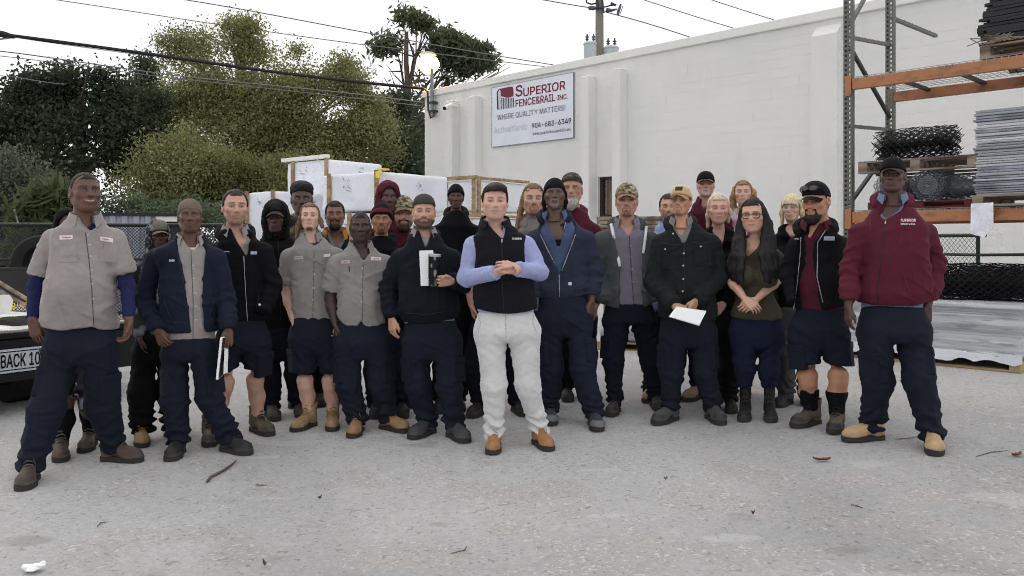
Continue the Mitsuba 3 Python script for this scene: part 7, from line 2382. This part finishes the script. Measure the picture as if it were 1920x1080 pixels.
# shrink-wrapped stack of panels
pallet('pallet', 'grey pallet under the wrapped white panels in the rack', rp(1.23, -0.06, z), RW, RB, 1.2, 1.0, 0.105, 'm_wood_old')
k = thing('panel_stack', 'tall plastic-wrapped stack of pale panels on the rack at the right edge', 'wrapped stack')
zz = z + 0.105
rg = np.random.RandomState(21)
while zz < z + 0.90:
    h = rg.uniform(0.018, 0.032)
    dx = rg.normal() * 0.012
    m = box([dx + 1.25, -0.05 + rg.normal() * 0.008, zz], [2.40 + dx, 0.92, zz + h - 0.004], 0.004)
    m = m.subdivide().subdivide()
    m.vertices[:, 2] += 0.008 * vnoise(m.vertices, (6, 6, 1), 4, 2)
    put('panel', moved(m, frame_of(RF, RW, RB, UP)), 'm_film' if rg.rand() < 0.7 else 'm_grey_panel', k)
    zz += h


def film_sheet(o, ex, ez, w, h, amp, seed, nx=40, nz=34, freq=(5, 5, 16), ragged=0.0):
    u, v = np.meshgrid(np.linspace(0, w, nx), np.linspace(0, h, nz), indexing='ij')
    n = np.cross(ex, ez)
    P = o + u[..., None] * ex + v[..., None] * ez
    d = amp * 2 * vnoise(P, freq, seed, 3)
    P = P + d[..., None] * n
    if ragged:
        edge = ragged * vnoise(np.stack([u[:, 0], 0 * u[:, 0], 0 * u[:, 0]], 1), 9, seed, 2) * 2
        P = P + (edge[:, None] * (1 - v / h))[..., None] * ez
    F = []
    for i in range(nx - 1):
        for j in range(nz - 1):
            a = i * nz + j
            F += [(a, a + nz, a + nz + 1), (a, a + nz + 1, a + 1)]
    front = P.reshape(-1, 3)
    F = np.array(F)
    return trimesh.Trimesh(np.vstack([front, front + 0.0015 * n]), np.vstack([F, F[:, ::-1] + len(front)]), process=False)


put('hanging_film', film_sheet(rp(1.22, -0.075, 1.575), RW * 0.98 + UP * 0.02, UP, 0.20, 0.23, 0.030, 4, 18, 20, freq=(9, 9, 7), ragged=0.14), 'm_wrap_white', k, label='torn white film hanging over the orange beam')

# dark green gate panels and black rolls behind the wrapped bundle
k = thing('gate_panel', 'dark green chain link gate frame leaning against the wall under the rack', 'gate')
gl, gr = at(1745, 442, 10.3), at(1841, 442, 9.6)
ex = (gr - gl) * [1, 1, 0]
gw = np.linalg.norm(ex)
ex /= gw
zt, zm_, zb = gl[2], at(1841, 478, 9.6)[2], 0.35
put('top_rail', tube([gl, gl + ex * (gw + 0.05)], 0.022, 10), 'm_green_vinyl', k, smooth=40)
put('middle_rail', tube([[gl[0], gl[1], zm_], np.r_[(gl + ex * gw)[:2], zm_]], 0.018, 10), 'm_green_vinyl', k, smooth=40)
for f in (0.0, 0.93):
    q = gl + ex * gw * f
    put('upright', tube([[q[0], q[1], zb], [q[0], q[1], zt]], 0.022, 10), 'm_green_vinyl', k, smooth=40)
put('mesh', chain_link(np.r_[gl[:2], zb], ex, UP, gw * 0.93, zt - zb - 0.02, 0.062, 0.0028), 'm_green_vinyl', k, kind='stuff')
k = thing('fence_rail', 'long dark green pipe lying level behind the black mesh rolls', 'pipe')
put('pipe', tube([at(1842, 478, 9.55), at(1960, 477, 8.9)], 0.018, 10), 'm_green_vinyl', k, smooth=40)

# ---------------------------------------------------------------- silver wrapped bundle on the ground
PW0 = np.array([3.30, 8.98, 0])
pg = float(ground_z(4.2, 8.2)) + 0.0
pallet('pallet', 'wooden pallet under the silver wrapped bundle on the ground at right', np.r_[PW0[:2], pg], RW, RB, 1.82, 1.0, 0.115, 'm_wood')


def wrapped_block(L, W, h, bev, amp, seed, freq=(3, 3, 22), step=0.022):
    def fn(X, Y, Z):
        qx, qy, qz = np.abs(X - L / 2) - (L / 2 - bev), np.abs(Y - W / 2) - (W / 2 - bev), np.abs(Z - h / 2) - (h / 2 - bev)
        return np.sqrt(np.maximum(qx, 0) ** 2 + np.maximum(qy, 0) ** 2 + np.maximum(qz, 0) ** 2) + np.minimum(np.maximum(qx, np.maximum(qy, qz)), 0) - bev
    m = field(fn, (-0.06, -0.06, -0.06), (L + 0.06, W + 0.06, h + 0.06), step)
    m.vertices += vnormals(m) * (amp * 2 * vnoise(m.vertices, freq, seed, 3) + 0.6 * amp * folds(m.vertices, (1.5, 1.5, 9), seed + 2))[:, None]
    return m


k = thing('wrapped_bundle', 'low silver bundle in stretch film on the ground at right', 'wrapped bundle')
put('film_wrap', moved(wrapped_block(1.86, 1.02, 0.50, 0.035, 0.012, 31), frame_of(np.r_[PW0[:2], pg + 0.117] - RB * 0.01 - RW * 0.01, RW, RB, UP)), 'm_film', k, smooth=True)
put('film_skirt', film_sheet(np.r_[PW0[:2], pg + 0.075] - RB * 0.016, RW, UP, 1.84, 0.09, 0.008, 12, 60, 8, (9, 9, 9), 0.03), 'm_wrap_white', k, smooth=True, label='ragged lower film edge')
for (t, L, rr, zz, b, lb, sd) in ((0.88, 1.0, 0.205, pg + 0.617 + 0.180, 0.34, 'large floppy roll of black chain link on the silver bundle', 3), (0.55, 0.8, 0.12, pg + 0.617 + 0.11, 0.68, 'smaller black mesh roll behind the large floppy roll', 4)):
    k = thing('chain_link_roll', lb, 'chain link roll')
    mesh_roll(np.r_[PW0[:2], 0] + RW * t + RB * b + UP * zz, RW * 0.97 + RB * 0.2, L, rr, 4, 'm_black_vinyl', r=0.0042, ragged=0.03, seed=sd, parent=k, squash=0.85)
k = thing('film_roll', 'grey film-covered hump behind the black rolls', 'wrapped roll')
put('film_wrap', moved(wrapped_block(0.9, 0.34, 0.34, 0.15, 0.015, 41), frame_of(np.r_[PW0[:2], pg + 0.62] + RW * 1.02 + RB * 0.66, RW, RB, UP)), 'm_film', k, smooth=True)

# small bundle glimpsed between legs in the middle
g0 = on_ground(1120, 656)
pallet('pallet', 'pallet glimpsed between the legs under a small grey bundle', g0, np.array([0.9, -0.43, 0]), np.array([0.43, 0.9, 0]), 1.15, 0.9, 0.10, 'm_wood')
k = thing('wrapped_bundle', 'small grey film bundle glimpsed between the legs in the middle', 'wrapped bundle')
put('film_wrap', moved(wrapped_block(1.1, 0.85, 0.30, 0.03, 0.012, 33, step=0.03), frame_of(g0 + [0.02, 0.02, 0.103], np.array([0.9, -0.43, 0]), np.array([0.43, 0.9, 0]), UP)), 'm_film', k, smooth=True)
# stack of boards behind heads in the middle
k = thing('lumber_stack', 'stack of tan boards behind the camouflage-capped man in the middle', 'lumber')
o = at(1118, 406, 11.6)
ex, ey = np.array([0.94, -0.34, 0]), np.array([0.34, 0.94, 0])
rg = np.random.RandomState(4)
zt = o[2]
for i in range(9):
    zz = zt - 0.052 - i * 0.055
    for j in range(4):
        put('board', moved(box([0 + rg.normal() * 0.02, j * 0.155, zz], [1.02 + rg.normal() * 0.02, j * 0.155 + 0.145, zz + 0.048], 0.004), frame_of(np.r_[o[:2], 0], ex, ey, UP)), 'm_wood_old', k)
for x in (0.1, 0.85):
    gb = float(ground_z(*o[:2]))
    put('bearer', moved(box([x, 0, gb - 0.02], [x + 0.09, 0.6, zt - 0.052 - 8 * 0.055 - 0.002]), frame_of(np.r_[o[:2], 0], ex, ey, UP)), 'm_wood_old', k)

# ---------------------------------------------------------------- white wrapped crates
YA = math.radians(39)
CL, CR = np.array([-math.cos(YA), math.sin(YA), 0]), np.array([math.sin(YA) * 1.0, math.cos(YA), 0])


def reach(c, d, px):
    k = (px - CX) / FOCAL
    return (k * c[1] - c[0]) / (d[0] - k * d[1])


def crate(label, cx, xl, xr, ytop, ybot, dist, posts_l=(0.0,), posts_r=(), lid=None, seed=0, to_ground=False, wood=False, tag_=False, cutl=None):
    c = at(cx, ytop, dist)
    zt, zb = c[2], at(cx, ybot, dist)[2]
    if to_ground:
        zb = float(ground_z(c[0], c[1])) + 0.10
    Ll, Lr = reach(c, CL, xl), reach(c, CR, xr)
    k = thing('wrapped_crate', label, 'crate')
    o = np.r_[c[:2], zb] + CL * Ll
    m = wrapped_block(Ll, Lr, zt - zb, 0.03, 0.006, seed, (3, 3, 3), 0.035)
    put('wrapping', moved(m, frame_of(o, -CL, CR, UP)), 'm_wrap_white', k, smooth=True)
    for s in posts_l:
        q = np.r_[c[:2], 0] + CL * (Ll * s)
        put('strap_post', moved(box([-0.034, -0.036, zb - 0.08], [0.034, -0.004, zt + 0.02], 0.003), frame_of(q - CR * 0.012, -CL, CR, UP)), 'm_wood', k)
    for s in posts_r:
        q = np.r_[c[:2], 0] + CR * (Lr * s)
        put('strap_post', moved(box([-0.034, -0.036, zb - 0.08], [0.034, -0.004, zt + 0.02], 0.003), frame_of(q + CL * -0.012, CR, CL, UP)), 'm_wood', k)
    if lid:
        put('top_batten', moved(box([-lid[0], -0.07, zt + 0.015], [Ll + lid[1], 0.03, zt + 0.075], 0.004), frame_of(np.r_[o[:2], 0] , -CL, CR, UP)), 'm_white_paint' if not wood else 'm_wood', k)
        if wood:
            put('top_batten', moved(box([-0.05, -0.05, zt + 0.015], [0.045, Lr + 0.05, zt + 0.060], 0.004), frame_of(np.r_[c[:2], 0], -CL, CR, UP)), 'm_wood', k)
    rg = np.random.RandomState(seed + 1)
    for (org, d, nn, L) in ((c, CL, -CR, Ll), (c, CR, -CL, Lr)):
        for q in range(max(1, int(L / 0.9))):
            ctr = np.r_[org[:2], 0] + d * (L * (q + 0.55) / max(1, int(L / 0.9))) + nn * 0.022 + UP * (zt - 0.16 - 0.04 * rg.rand())
            pr = []
            for _ in range(7):
                a = ctr + d * rg.normal() * 0.05 + UP * rg.normal() * 0.045
                e = a + d * rg.normal() * 0.04 + UP * rg.normal() * 0.02
                pr.append(tube([a, (a + e) / 2 + UP * 0.012, e], 0.005, 4))
            put('print_mark', cat(*pr), 'm_print', k, kind='stuff')
    if tag_:
        q = np.r_[c[:2], zt - 0.06]
        put('yellow_tag', moved(box([-0.045, -0.05, -0.05], [0.045, -0.02, 0.06], 0.008), frame_of(q, -CL, CR, UP)), 'm_yellow', k, label='yellow tag at the corner')
        put('yellow_tag', moved(box([-0.02, -0.04, 0.075], [0.09, 0.12, 0.10], 0.006), frame_of(q, -CL, CR, UP)), 'm_yellow', k, label='yellow strap end on top')
    return k


crate('white wrapped crate topmost of the pile, left of the maroon hood', 616, 538, 717, 298, 372, 14.4, (0.02, 0.82), (), (0.08, 0.0), 51)
crate('white wrapped crate with yellow corner tag in the middle of the pile', 712, 603, 841, 321, 394, 12.8, (0.03, 0.84), (), None, 52, tag_=True)
crate('low white wrapped crate on the left of the pile', 516, 464, 640, 358, 470, 13.8, (0.03, 0.97), (), None, 53, True)
crate('white wrapped crate in a wooden frame before the warehouse corner', 892, 836, 987, 337, 396, 15.0, (0.03, 0.97), (0.04,), (0.05, 0.05), 54, False, True)
crate('white wrapped crate carrying the yellow-tagged one', 706, 612, 838, 399, 560, 12.9, (0.5,), (), None, 55, True)
crate('white wrapped crate under the wooden framed one', 890, 838, 985, 408, 560, 14.95, (0.5,), (), (0.05, 0.05), 56, True, True)
crate('white wrapped crate under the topmost one', 617, 535, 716, 378, 560, 14.5, (0.5,), (), None, 57, True)
k = thing('low_stack', 'low tan timber bundle on the ground glimpsed left of the white trousers', 'lumber')
g0 = on_ground(840, 628)
for i in range(2):
    for j in range(3):
        put('board', moved(box([0, j * 0.15, 0.01 + i * 0.055], [0.75, j * 0.15 + 0.14, 0.06 + i * 0.055], 0.004), frame_of(g0, [1.0, 0, 0], [0, 1.0, 0], UP)), 'm_wood', k)

# ---------------------------------------------------------------- black fence on the left
fence = thing('chain_link_fence', 'black chain link fence with top rail along the left of the yard', 'fence')
fa, fb = at(-60, 421, 13.0), at(470, 421, 13.6)
fex = (fb - fa) * [1, 1, 0]
fl = np.linalg.norm(fex)
fex /= fl
ft, fm_ = fa[2], at(-60, 487, 13.0)[2]
for nm, zz, r in (('top_rail', ft, 0.030), ('middle_rail', fm_, 0.022), ('bottom_rail', 0.16, 0.02)):
    put(nm, tube([np.r_[fa[:2], zz], np.r_[fa[:2], zz] + fex * fl], r, 8), 'm_black_steel', fence, smooth=40)
for s in np.arange(0.25, fl, 1.45):
    q = fa + fex * s
    put('fence_post', tube([[q[0], q[1], -0.1], [q[0], q[1], ft + 0.03]], 0.03, 8), 'm_black_steel', fence, smooth=40)
put('mesh', chain_link(np.r_[fa[:2], 0.05], fex, UP, fl, ft - 0.08, 0.052, 0.0056), 'm_black_vinyl', fence, kind='stuff')
put('barb_arm', tube([at(34, 419, 13.0), at(30, 404, 13.0), at(27, 394, 12.9)], 0.014, 6), 'm_galv_dull', fence)

# ribbed steel container beyond the fence
k = thing('container', 'pale grey ribbed steel container beyond the black fence', 'container')
ca, cb = at(160, 404, 14.6), at(292, 404, 14.9)
cex = (cb - ca) * [1, 1, 0]
cl = np.linalg.norm(cex)
cex /= cl
cey = np.array([-cex[1], cex[0], 0])
prof, x = [], 0.0
while x < cl:
    prof += [(x, 0.0), (x + 0.09, 0.0), (x + 0.115, 0.035), (x + 0.165, 0.035)]
    x += 0.19
prof = [(min(a_, cl), b_) for a_, b_ in prof]
poly = sg.Polygon(prof + [(cl, 0.08), (0, 0.08)]).buffer(0)
put('ribbed_side', moved(extrude(poly, ca[2] - 0.25), frame_of(np.r_[ca[:2], 0.25], cex, cey, UP)), 'm_grey_panel', k)
put('top_rim', moved(box([-0.03, -0.03, ca[2]], [cl + 0.6, 0.10, ca[2] + 0.05]), frame_of(np.r_[ca[:2], 0], cex, cey, UP)), 'm_black_steel', k)
put('body', moved(box([0, 0.085, 0.25], [cl, 1.9, ca[2]]), frame_of(np.r_[ca[:2], 0], cex, cey, UP)), 'm_grey_panel', k)
put('end_shade_and_base', moved(cat(box([cl + 0.01, 0.08, 0.25], [cl + 0.62, 0.5, ca[2] - 0.10]), box([-0.02, -0.02, 0.0], [cl + 0.62, 1.9, 0.245])), frame_of(np.r_[ca[:2], 0], cex, cey, UP)), 'm_black_steel', k, label='black block standing in for the shaded open end, and the base')  # solid black block stands in for shade inside the end; second box is base
put('end_rail', moved(box([cl + 0.0, 0.0, ca[2] - 0.095], [cl + 0.62, 0.5, ca[2] - 0.005]), frame_of(np.r_[ca[:2], 0], cex, cey, UP)), 'm_white_paint', k, label='white rail over the black end block')

# ---------------------------------------------------------------- flatbed trailer at the left edge
trl = thing('flatbed_trailer', 'black flatbed trailer with pale deck and a warning plate at the left edge', 'trailer')
TE, TB = np.array([0.54, 0.842, 0]), np.array([-0.842, 0.54, 0])            # along the tail, and forward along the trailer
TO = np.array([-4.42, 5.95, 0])


def tp(e, b, z):
    return TO + TE * e + TB * b + UP * z


def tbox(e0, e1, b0, b1, z0, z1, bevel=0.0):
    return moved(box([e0, b0, z0], [e1, b1, z1], bevel), frame_of(TO, TE, TB, UP))


TWID, DZ = 2.05, 0.735
put('tail_beam', cat(tbox(0, TWID, 0, 0.10, 0.34, DZ - 0.06, 0.01), tbox(-0.01, TWID + 0.01, -0.012, 0.12, DZ - 0.055, DZ - 0.005, 0.006)), 'm_black_steel', trl)
put('side_rail', tbox(TWID - 0.07, TWID, 0.125, 6.0, 0.50, DZ - 0.005), 'm_black_steel', trl)
put('side_rail', tbox(0, 0.07, 0.125, 6.0, 0.50, DZ - 0.005), 'm_black_steel', trl)
for i in range(11):
    e = 0.075 + i * (TWID - 0.15) / 11
    put('deck_plank', tbox(e, e + (TWID - 0.15) / 11 - 0.008, 0.125, 6.0, DZ - 0.045, DZ, 0.003), 'm_deck_white', trl)
pk = put('warning_plate', tbox(0.54, 1.42, -0.018, -0.013, 0.415, 0.600, 0.0), 'm_plate', trl, label='white plate lettered STAY BACK 100 FEET')
put('plate_border', cat(tbox(0.555, 1.405, -0.0205, -0.0185, 0.575, 0.583), tbox(0.555, 1.405, -0.0205, -0.0185, 0.432, 0.440)), 'm_black_plastic', pk)
tm = meshkit.text_mesh('STAY BACK 100 FEET', 0.098, 0.002, True)
v = tm.vertices.copy()
v[:, 0] = (v[:, 0] - v[:, 0].min()) / np.ptp(v[:, 0]) * 0.76 + 0.595
put('plate_lettering', trimesh.Trimesh(TO + v[:, :1] * TE + (-0.0188 - v[:, 2:3]) * TB + (0.459 + v[:, 1:2]) * UP, tm.faces, process=False), 'm_black_plastic', pk, label='black lettering STAY BACK 100 FEET')


def tyre(c, axis, R, w, parent, name='wheel'):
    prof = np.array([[R * 0.60, -w * 0.40], [R * 0.80, -w * 0.50], [R * 0.95, -w * 0.47], [R, -w * 0.36], [R, -w * 0.10], [R * 0.985, -w * 0.08], [R * 0.985, w * 0.08], [R, w * 0.10], [R, w * 0.36], [R * 0.95, w * 0.47], [R * 0.80, w * 0.50], [R * 0.60, w * 0.40], [R * 0.60, -w * 0.40]])
    m = trimesh.creation.revolve(prof, sections=40)
    ax = np.asarray(axis, float) / np.linalg.norm(axis)
    s = np.cross(ax, UP)
    s /= np.linalg.norm(s)
    M = frame_of(c, s, np.cross(ax, s), ax)
    wkey = put(name, moved(m, M), 'm_tyre', parent, smooth=40)
    rim = trimesh.creation.revolve(np.array([[0, -w * 0.1], [R * 0.3, -w * 0.12], [R * 0.45, -w * 0.02], [R * 0.60, -w * 0.30], [R * 0.60, w * 0.30], [R * 0.45, w * 0.02], [R * 0.3, w * 0.12], [0, w * 0.1]]), sections=32)
    put('rim', moved(rim, M), 'm_black_steel', wkey, smooth=40)
    return wkey


wb = 0.62
for b in (wb, wb + 0.86):
    tyre(tp(1.26, b, float(ground_z(-4.5, 7.2)) + 0.365), TE, 0.365, 0.26, trl)
    tyre(tp(0.25, b, float(ground_z(-4.5, 7.2)) + 0.365), TE, 0.365, 0.26, trl)
put('ramp_bar', tube([at(-30, 512, 8.6), at(52, 562, 8.4)], 0.020, 8), 'm_wood_old', trl, smooth=40, label='tan stowed ramp bar')
put('ramp_bar', tube([at(-30, 528, 8.6), at(50, 574, 8.4)], 0.020, 8), 'm_wood_old', trl, smooth=40, label='tan stowed ramp bar')
tb0 = at(-40, 576, 8.75)
tb1 = at(75, 574, 8.75)
put('head_board', cat(beam(at(-60, 540, 8.95), at(78, 538, 8.95), 0.08, 0.36), beam(at(-60, 504, 8.95), at(78, 503, 8.95), 0.09, 0.03)), 'm_black_steel', trl)
tt = meshkit.text_mesh('BigTex', 0.062, 0.003, True)
v = tt.vertices.copy()
o_, e_ = at(12, 577, 8.88), at(50, 575, 8.88)
ux = (e_ - o_) / np.linalg.norm(e_ - o_)
v[:, 0] = (v[:, 0] - v[:, 0].min()) / np.ptp(v[:, 0]) * np.linalg.norm(e_ - o_)
put('maker_lettering', trimesh.Trimesh(o_ + v[:, :1] * ux + v[:, 1:2] * UP - v[:, 2:3] * np.array([0, 1.0, 0]), tt.faces, process=False), 'm_yellow', trl, label='yellow lettering BigTex')
for x in (6, 24):
    put('stake', beam(at(x, 533, 9.1), at(x - 3, 498, 9.1), 0.09, 0.03), 'm_black_steel', trl)
k = thing('spare_tyre', 'large dark tyre standing on the trailer behind the smiling man', 'tyre')
tyre(at(78, 492, 9.3), [0.45, -0.89, 0], 0.295, 0.22, k, 'tyre')
k = thing('cardboard_block', 'tan block of wood on the trailer deck at the left edge', 'wood block')
put('block', tbox(0.62, 0.84, 0.06, 0.30, DZ + 0.001, DZ + 0.135, 0.006), 'm_cardboard', k)
k = thing('white_panel', 'white angled plate standing on the trailer deck', 'panel')
pp = [at(-20, 552, 8.0), at(18, 553, 8.0), at(25, 563, 8.0), at(21, 585, 8.0), at(-20, 596, 8.0)]
e1 = np.array([0.97, 0.2, 0.0])
pl2 = np.array([[(q - pp[0])[0], q[2]] for q in pp])
put('plate', moved(extrude(sg.Polygon(pl2), 0.006), frame_of([pp[0][0], pp[0][1], 0], [1, 0.0, 0], UP, [0, -1.0, 0])), 'm_white_paint', k)

# ---------------------------------------------------------------- things in hands
note, base = note_hand
k = thing('notebook', 'dark notebook with white edge and loose sheets in the hand of the navy-jacketed man', 'notebook')
A, B, Cc, Dd = note.pt(419, 632, 0.10), note.pt(427, 706, 0.06), note.pt(408, 710, 0.16), note.pt(413, 640, 0.16)
def slab(q, th, n):
    q = np.array(q)
    return trimesh.convex.convex_hull(np.vstack([q - n * th / 2, q + n * th / 2]))
nq = np.cross(A - Cc, B - Cc)
nq /= np.linalg.norm(nq)
A2, B2, C2, D2 = note.pt(423, 632, 0.02), note.pt(419, 700, 0.02), note.pt(407, 711, 0.20), note.pt(415, 634, 0.20)
nq = np.cross(A2 - C2, B2 - C2)
nq /= np.linalg.norm(nq)
put('cover', slab([A2, B2, C2, D2], 0.012, nq), 'm_black_plastic', k)
put('white_edge', cat(tube([D2, C2], 0.008, 6), tube([C2, B2], 0.006, 6), tube([D2, A2], 0.006, 6)), 'm_paper', k)
put('loose_sheet', slab([note.pt(421, 652, 0.13), note.pt(428, 653, 0.10), note.pt(427, 698, 0.10), note.pt(419, 702, 0.14)], 0.004, np.array([0.2, -1, 0]) / 1.02), 'm_paper', k)

cm = cup_man
k = thing('tumbler', 'dark travel tumbler with metal rim in the hand of the stocky bearded man', 'cup')
ct, cb_ = cm.pt(815, 477, 0.30), cm.pt(811, 536, 0.29)
ax = (ct - cb_) / np.linalg.norm(ct - cb_)
hgt = np.linalg.norm(ct - cb_)
pr = np.array([[0, 0], [0.026, 0], [0.030, 0.006], [0.043, hgt * 0.93], [0.043, hgt * 0.94], [0.0, hgt * 0.94]])
s_ = np.cross(ax, [0, 1.0, 0])
s_ /= np.linalg.norm(s_)
MC = frame_of(cb_, s_, np.cross(ax, s_), ax)
put('cup_body', moved(trimesh.creation.revolve(pr, sections=28), MC), 'm_tumbler', k, smooth=40)
put('rim', moved(trimesh.creation.revolve(np.array([[0.036, hgt * 0.935], [0.0445, hgt * 0.935], [0.0445, hgt], [0.041, hgt * 1.01], [0.036, hgt * 0.97]]), sections=28), MC), 'm_galv', k, smooth=40)
put('etched_mark', cat(*[moved(tube([(0.0385 * math.sin(a_), -0.0385 * math.cos(a_), hgt * z0) for a_, z0 in pts], 0.0016, 5), MC) for pts in (((-0.5, 0.72), (-0.3, 0.60), (-0.45, 0.48)), ((-0.1, 0.52), (0.0, 0.62), (0.12, 0.5), (0.25, 0.62), (0.4, 0.5)), ((-0.2, 0.74), (-0.05, 0.66)))]), 'm_paper', k)
k = thing('papers', 'folded white papers held upright beside the dark tumbler', 'paper')
for i in range(3):
    f0 = 0.235 - 0.004 * i
    put('sheet', slab([cm.pt(786 + i, 470 + i, f0), cm.pt(812, 469 + i, f0 + 0.02), cm.pt(815, 536, f0 + 0.02), cm.pt(789 + i, 536 - i, f0)], 0.0015, np.array([0, -1.0, 0])), 'm_paper', k)
pm_ = paper_man
k = thing('papers', 'loose white sheets held low by the man in tan cap', 'paper')
for i in range(3):
    f0 = 0.30 + 0.003 * i
    put('sheet', slab([pm_.pt(1268 + i, 575, f0), pm_.pt(1324, 583 + i, f0 - 0.02), pm_.pt(1311, 611 - i, f0 + 0.06), pm_.pt(1283, 600, f0 + 0.05), pm_.pt(1254 + i, 594, f0 + 0.04)], 0.0015, np.array([0, -0.6, 0.8])), 'm_paper', k)

# ---------------------------------------------------------------- litter on the yard
def ground_tube(name, label, cat_, pts, r, bsdf, group=None):
    P = np.array([on_ground(*q) + [0, 0, r + 0.004] for q in pts])
    key = numbered(name, labels)
    put(key, tube(P, r, 6), bsdf, smooth=True)
    tag(key, label, cat_, group)


ground_tube('stick', 'curved dead stick on the ground in front of the navy-jacketed man', 'stick', [(389, 906), (395, 897), (412, 889), (424, 882), (436, 873), (443, 866)], [0.007, 0.008, 0.008, 0.007, 0.005, 0.003], 'm_bark') if False else None
P = np.array([on_ground(*q) + [0, 0, 0.011] for q in [(389, 906), (395, 897), (412, 889), (424, 882), (436, 873), (443, 866)]])
put('stick', tube(P, [0.008, 0.009, 0.008, 0.008, 0.006, 0.004], 7), 'm_bark', smooth=True)
tag('stick', 'curved dead stick on the ground before the man in navy jacket', 'stick')
rg = np.random.RandomState(12)
TW = [(490, 911, 22, 0), (192, 990, 20, -10), (1607, 948, 22, 6), (860, 1040, 30, -14), (1700, 825, 44, -6), (1860, 858, 60, -12)]
for (x, y, L, dy) in TW:
    a_, b_ = on_ground(x - L / 2, y), on_ground(x + L / 2, y + dy)
    mid = (a_ + b_) / 2 + rg.normal(size=3) * [0.01, 0.02, 0]
    key = numbered('twig', scene)
    put('twig', tube([a_ + [0, 0, 0.006], mid + [0, 0, 0.008], b_ + [0, 0, 0.005]], [0.002, 0.0032, 0.0015], 5), 'm_bark', smooth=True)
    tag(key, f"{'long' if L > 28 else 'short' if L < 15 else 'thin'} dead twig on the {'left' if x < 640 else 'middle' if x < 1280 else 'far right' if x > 1800 else 'right'} of the yard, {'far back' if y < 840 else 'near the feet' if y < 925 else 'in the foreground'}", 'twig', 'twigs strewn over the yard')


def leaf(name, label, x, y, L, W, col, seed, group=None, ang=0.0):
    rg = np.random.RandomState(seed)
    n = 13
    u = np.linspace(-1, 1, n)
    pts, F = [], []
    for s in (-1, 0, 1):
        for q in u:
            wv = W * (1 - abs(q) ** 1.8) * (0.8 + 0.4 * rg.rand())
            pts.append((q * L, s * wv, 0.012 * q * q + 0.010 * s * s + 0.006 * rg.rand()))
    V = np.array(pts)
    for r_ in range(2):
        for i in range(n - 1):
            a_ = r_ * n + i
            F += [(a_, a_ + 1, a_ + n + 1), (a_, a_ + n + 1, a_ + n)]
    V = V @ rotz(ang).T + on_ground(x, y) + [0, 0, 0.006]
    F = np.array(F)
    key = numbered(name, scene)
    put(name, trimesh.Trimesh(np.vstack([V, V + [0, 0, 0.0015]]), np.vstack([F[:, ::-1], F + len(V)]), process=False), col, smooth=True)
    tag(key, label, 'leaf', group)


plain('m_leaf_brown', lin(112, 74, 58, 1.0), 0.8)
leaf('dead_leaf', 'brown curled leaf before the man in maroon hoodie', 1541, 866, 0.055, 0.022, 'm_leaf_brown', 1)
leaf('dead_leaf', 'brown leaf at the right edge of the yard', 1906, 857, 0.045, 0.02, 'm_leaf_brown', 2, None, 0.4)
for i, (x, y) in enumerate(((1248, 902), (600, 938), (496, 1063), (1412, 967))):
    leaf('leaf_scrap', f"{('tiny', 'small', 'larger')[i % 3]} dark leaf scrap on the {'left' if x < 640 else 'middle' if x < 1280 else 'right'} of the yard, {'far back' if y < 840 else 'near the feet' if y < 925 else 'in the foreground'}", x, y, 0.010 + 0.006 * (i % 3), 0.006, 'm_bark', 20 + i, 'leaf scraps strewn over the yard', i * 1.1)
pc = on_ground(66, 1071)
pm2 = trimesh.creation.icosphere(3, 0.036)
pm2.vertices = pm2.vertices * [1.1, 0.8, 0.5] + vnormals(pm2) * (vnoise(pm2.vertices, 22, 5, 3)[:, None] * 0.09) + pc + [0, 0, 0.018]
put('crumpled_paper', pm2, 'm_paper')
tag('crumpled_paper', 'crumpled white paper scrap on the ground at the lower left corner', 'paper')
# loose grit
n = 1000
gxr = rg.uniform(-4.5, 5.5, n)
gyr = 2.6 + 7.0 * rg.rand(n) ** 1.3
stones = []
base_s = trimesh.creation.icosphere(0, 1.0)
for i in range(n):
    s = rg.uniform(0.002, 0.0065) * (1.6 if rg.rand() < 0.04 else 1)
    v = base_s.vertices * (s * rg.uniform(0.6, 1.2, 3)) @ rotz(rg.rand() * 6).T + [gxr[i], gyr[i], float(ground_z(gxr[i], gyr[i])) + s * 0.3]
    stones.append((v, base_s.faces))
put('gravel', cat(*stones), 'm_gravel', kind='stuff')
tag('gravel', 'pale loose grit scattered over the yard surface', 'gravel')
labels['gravel']['kind'] = 'stuff'
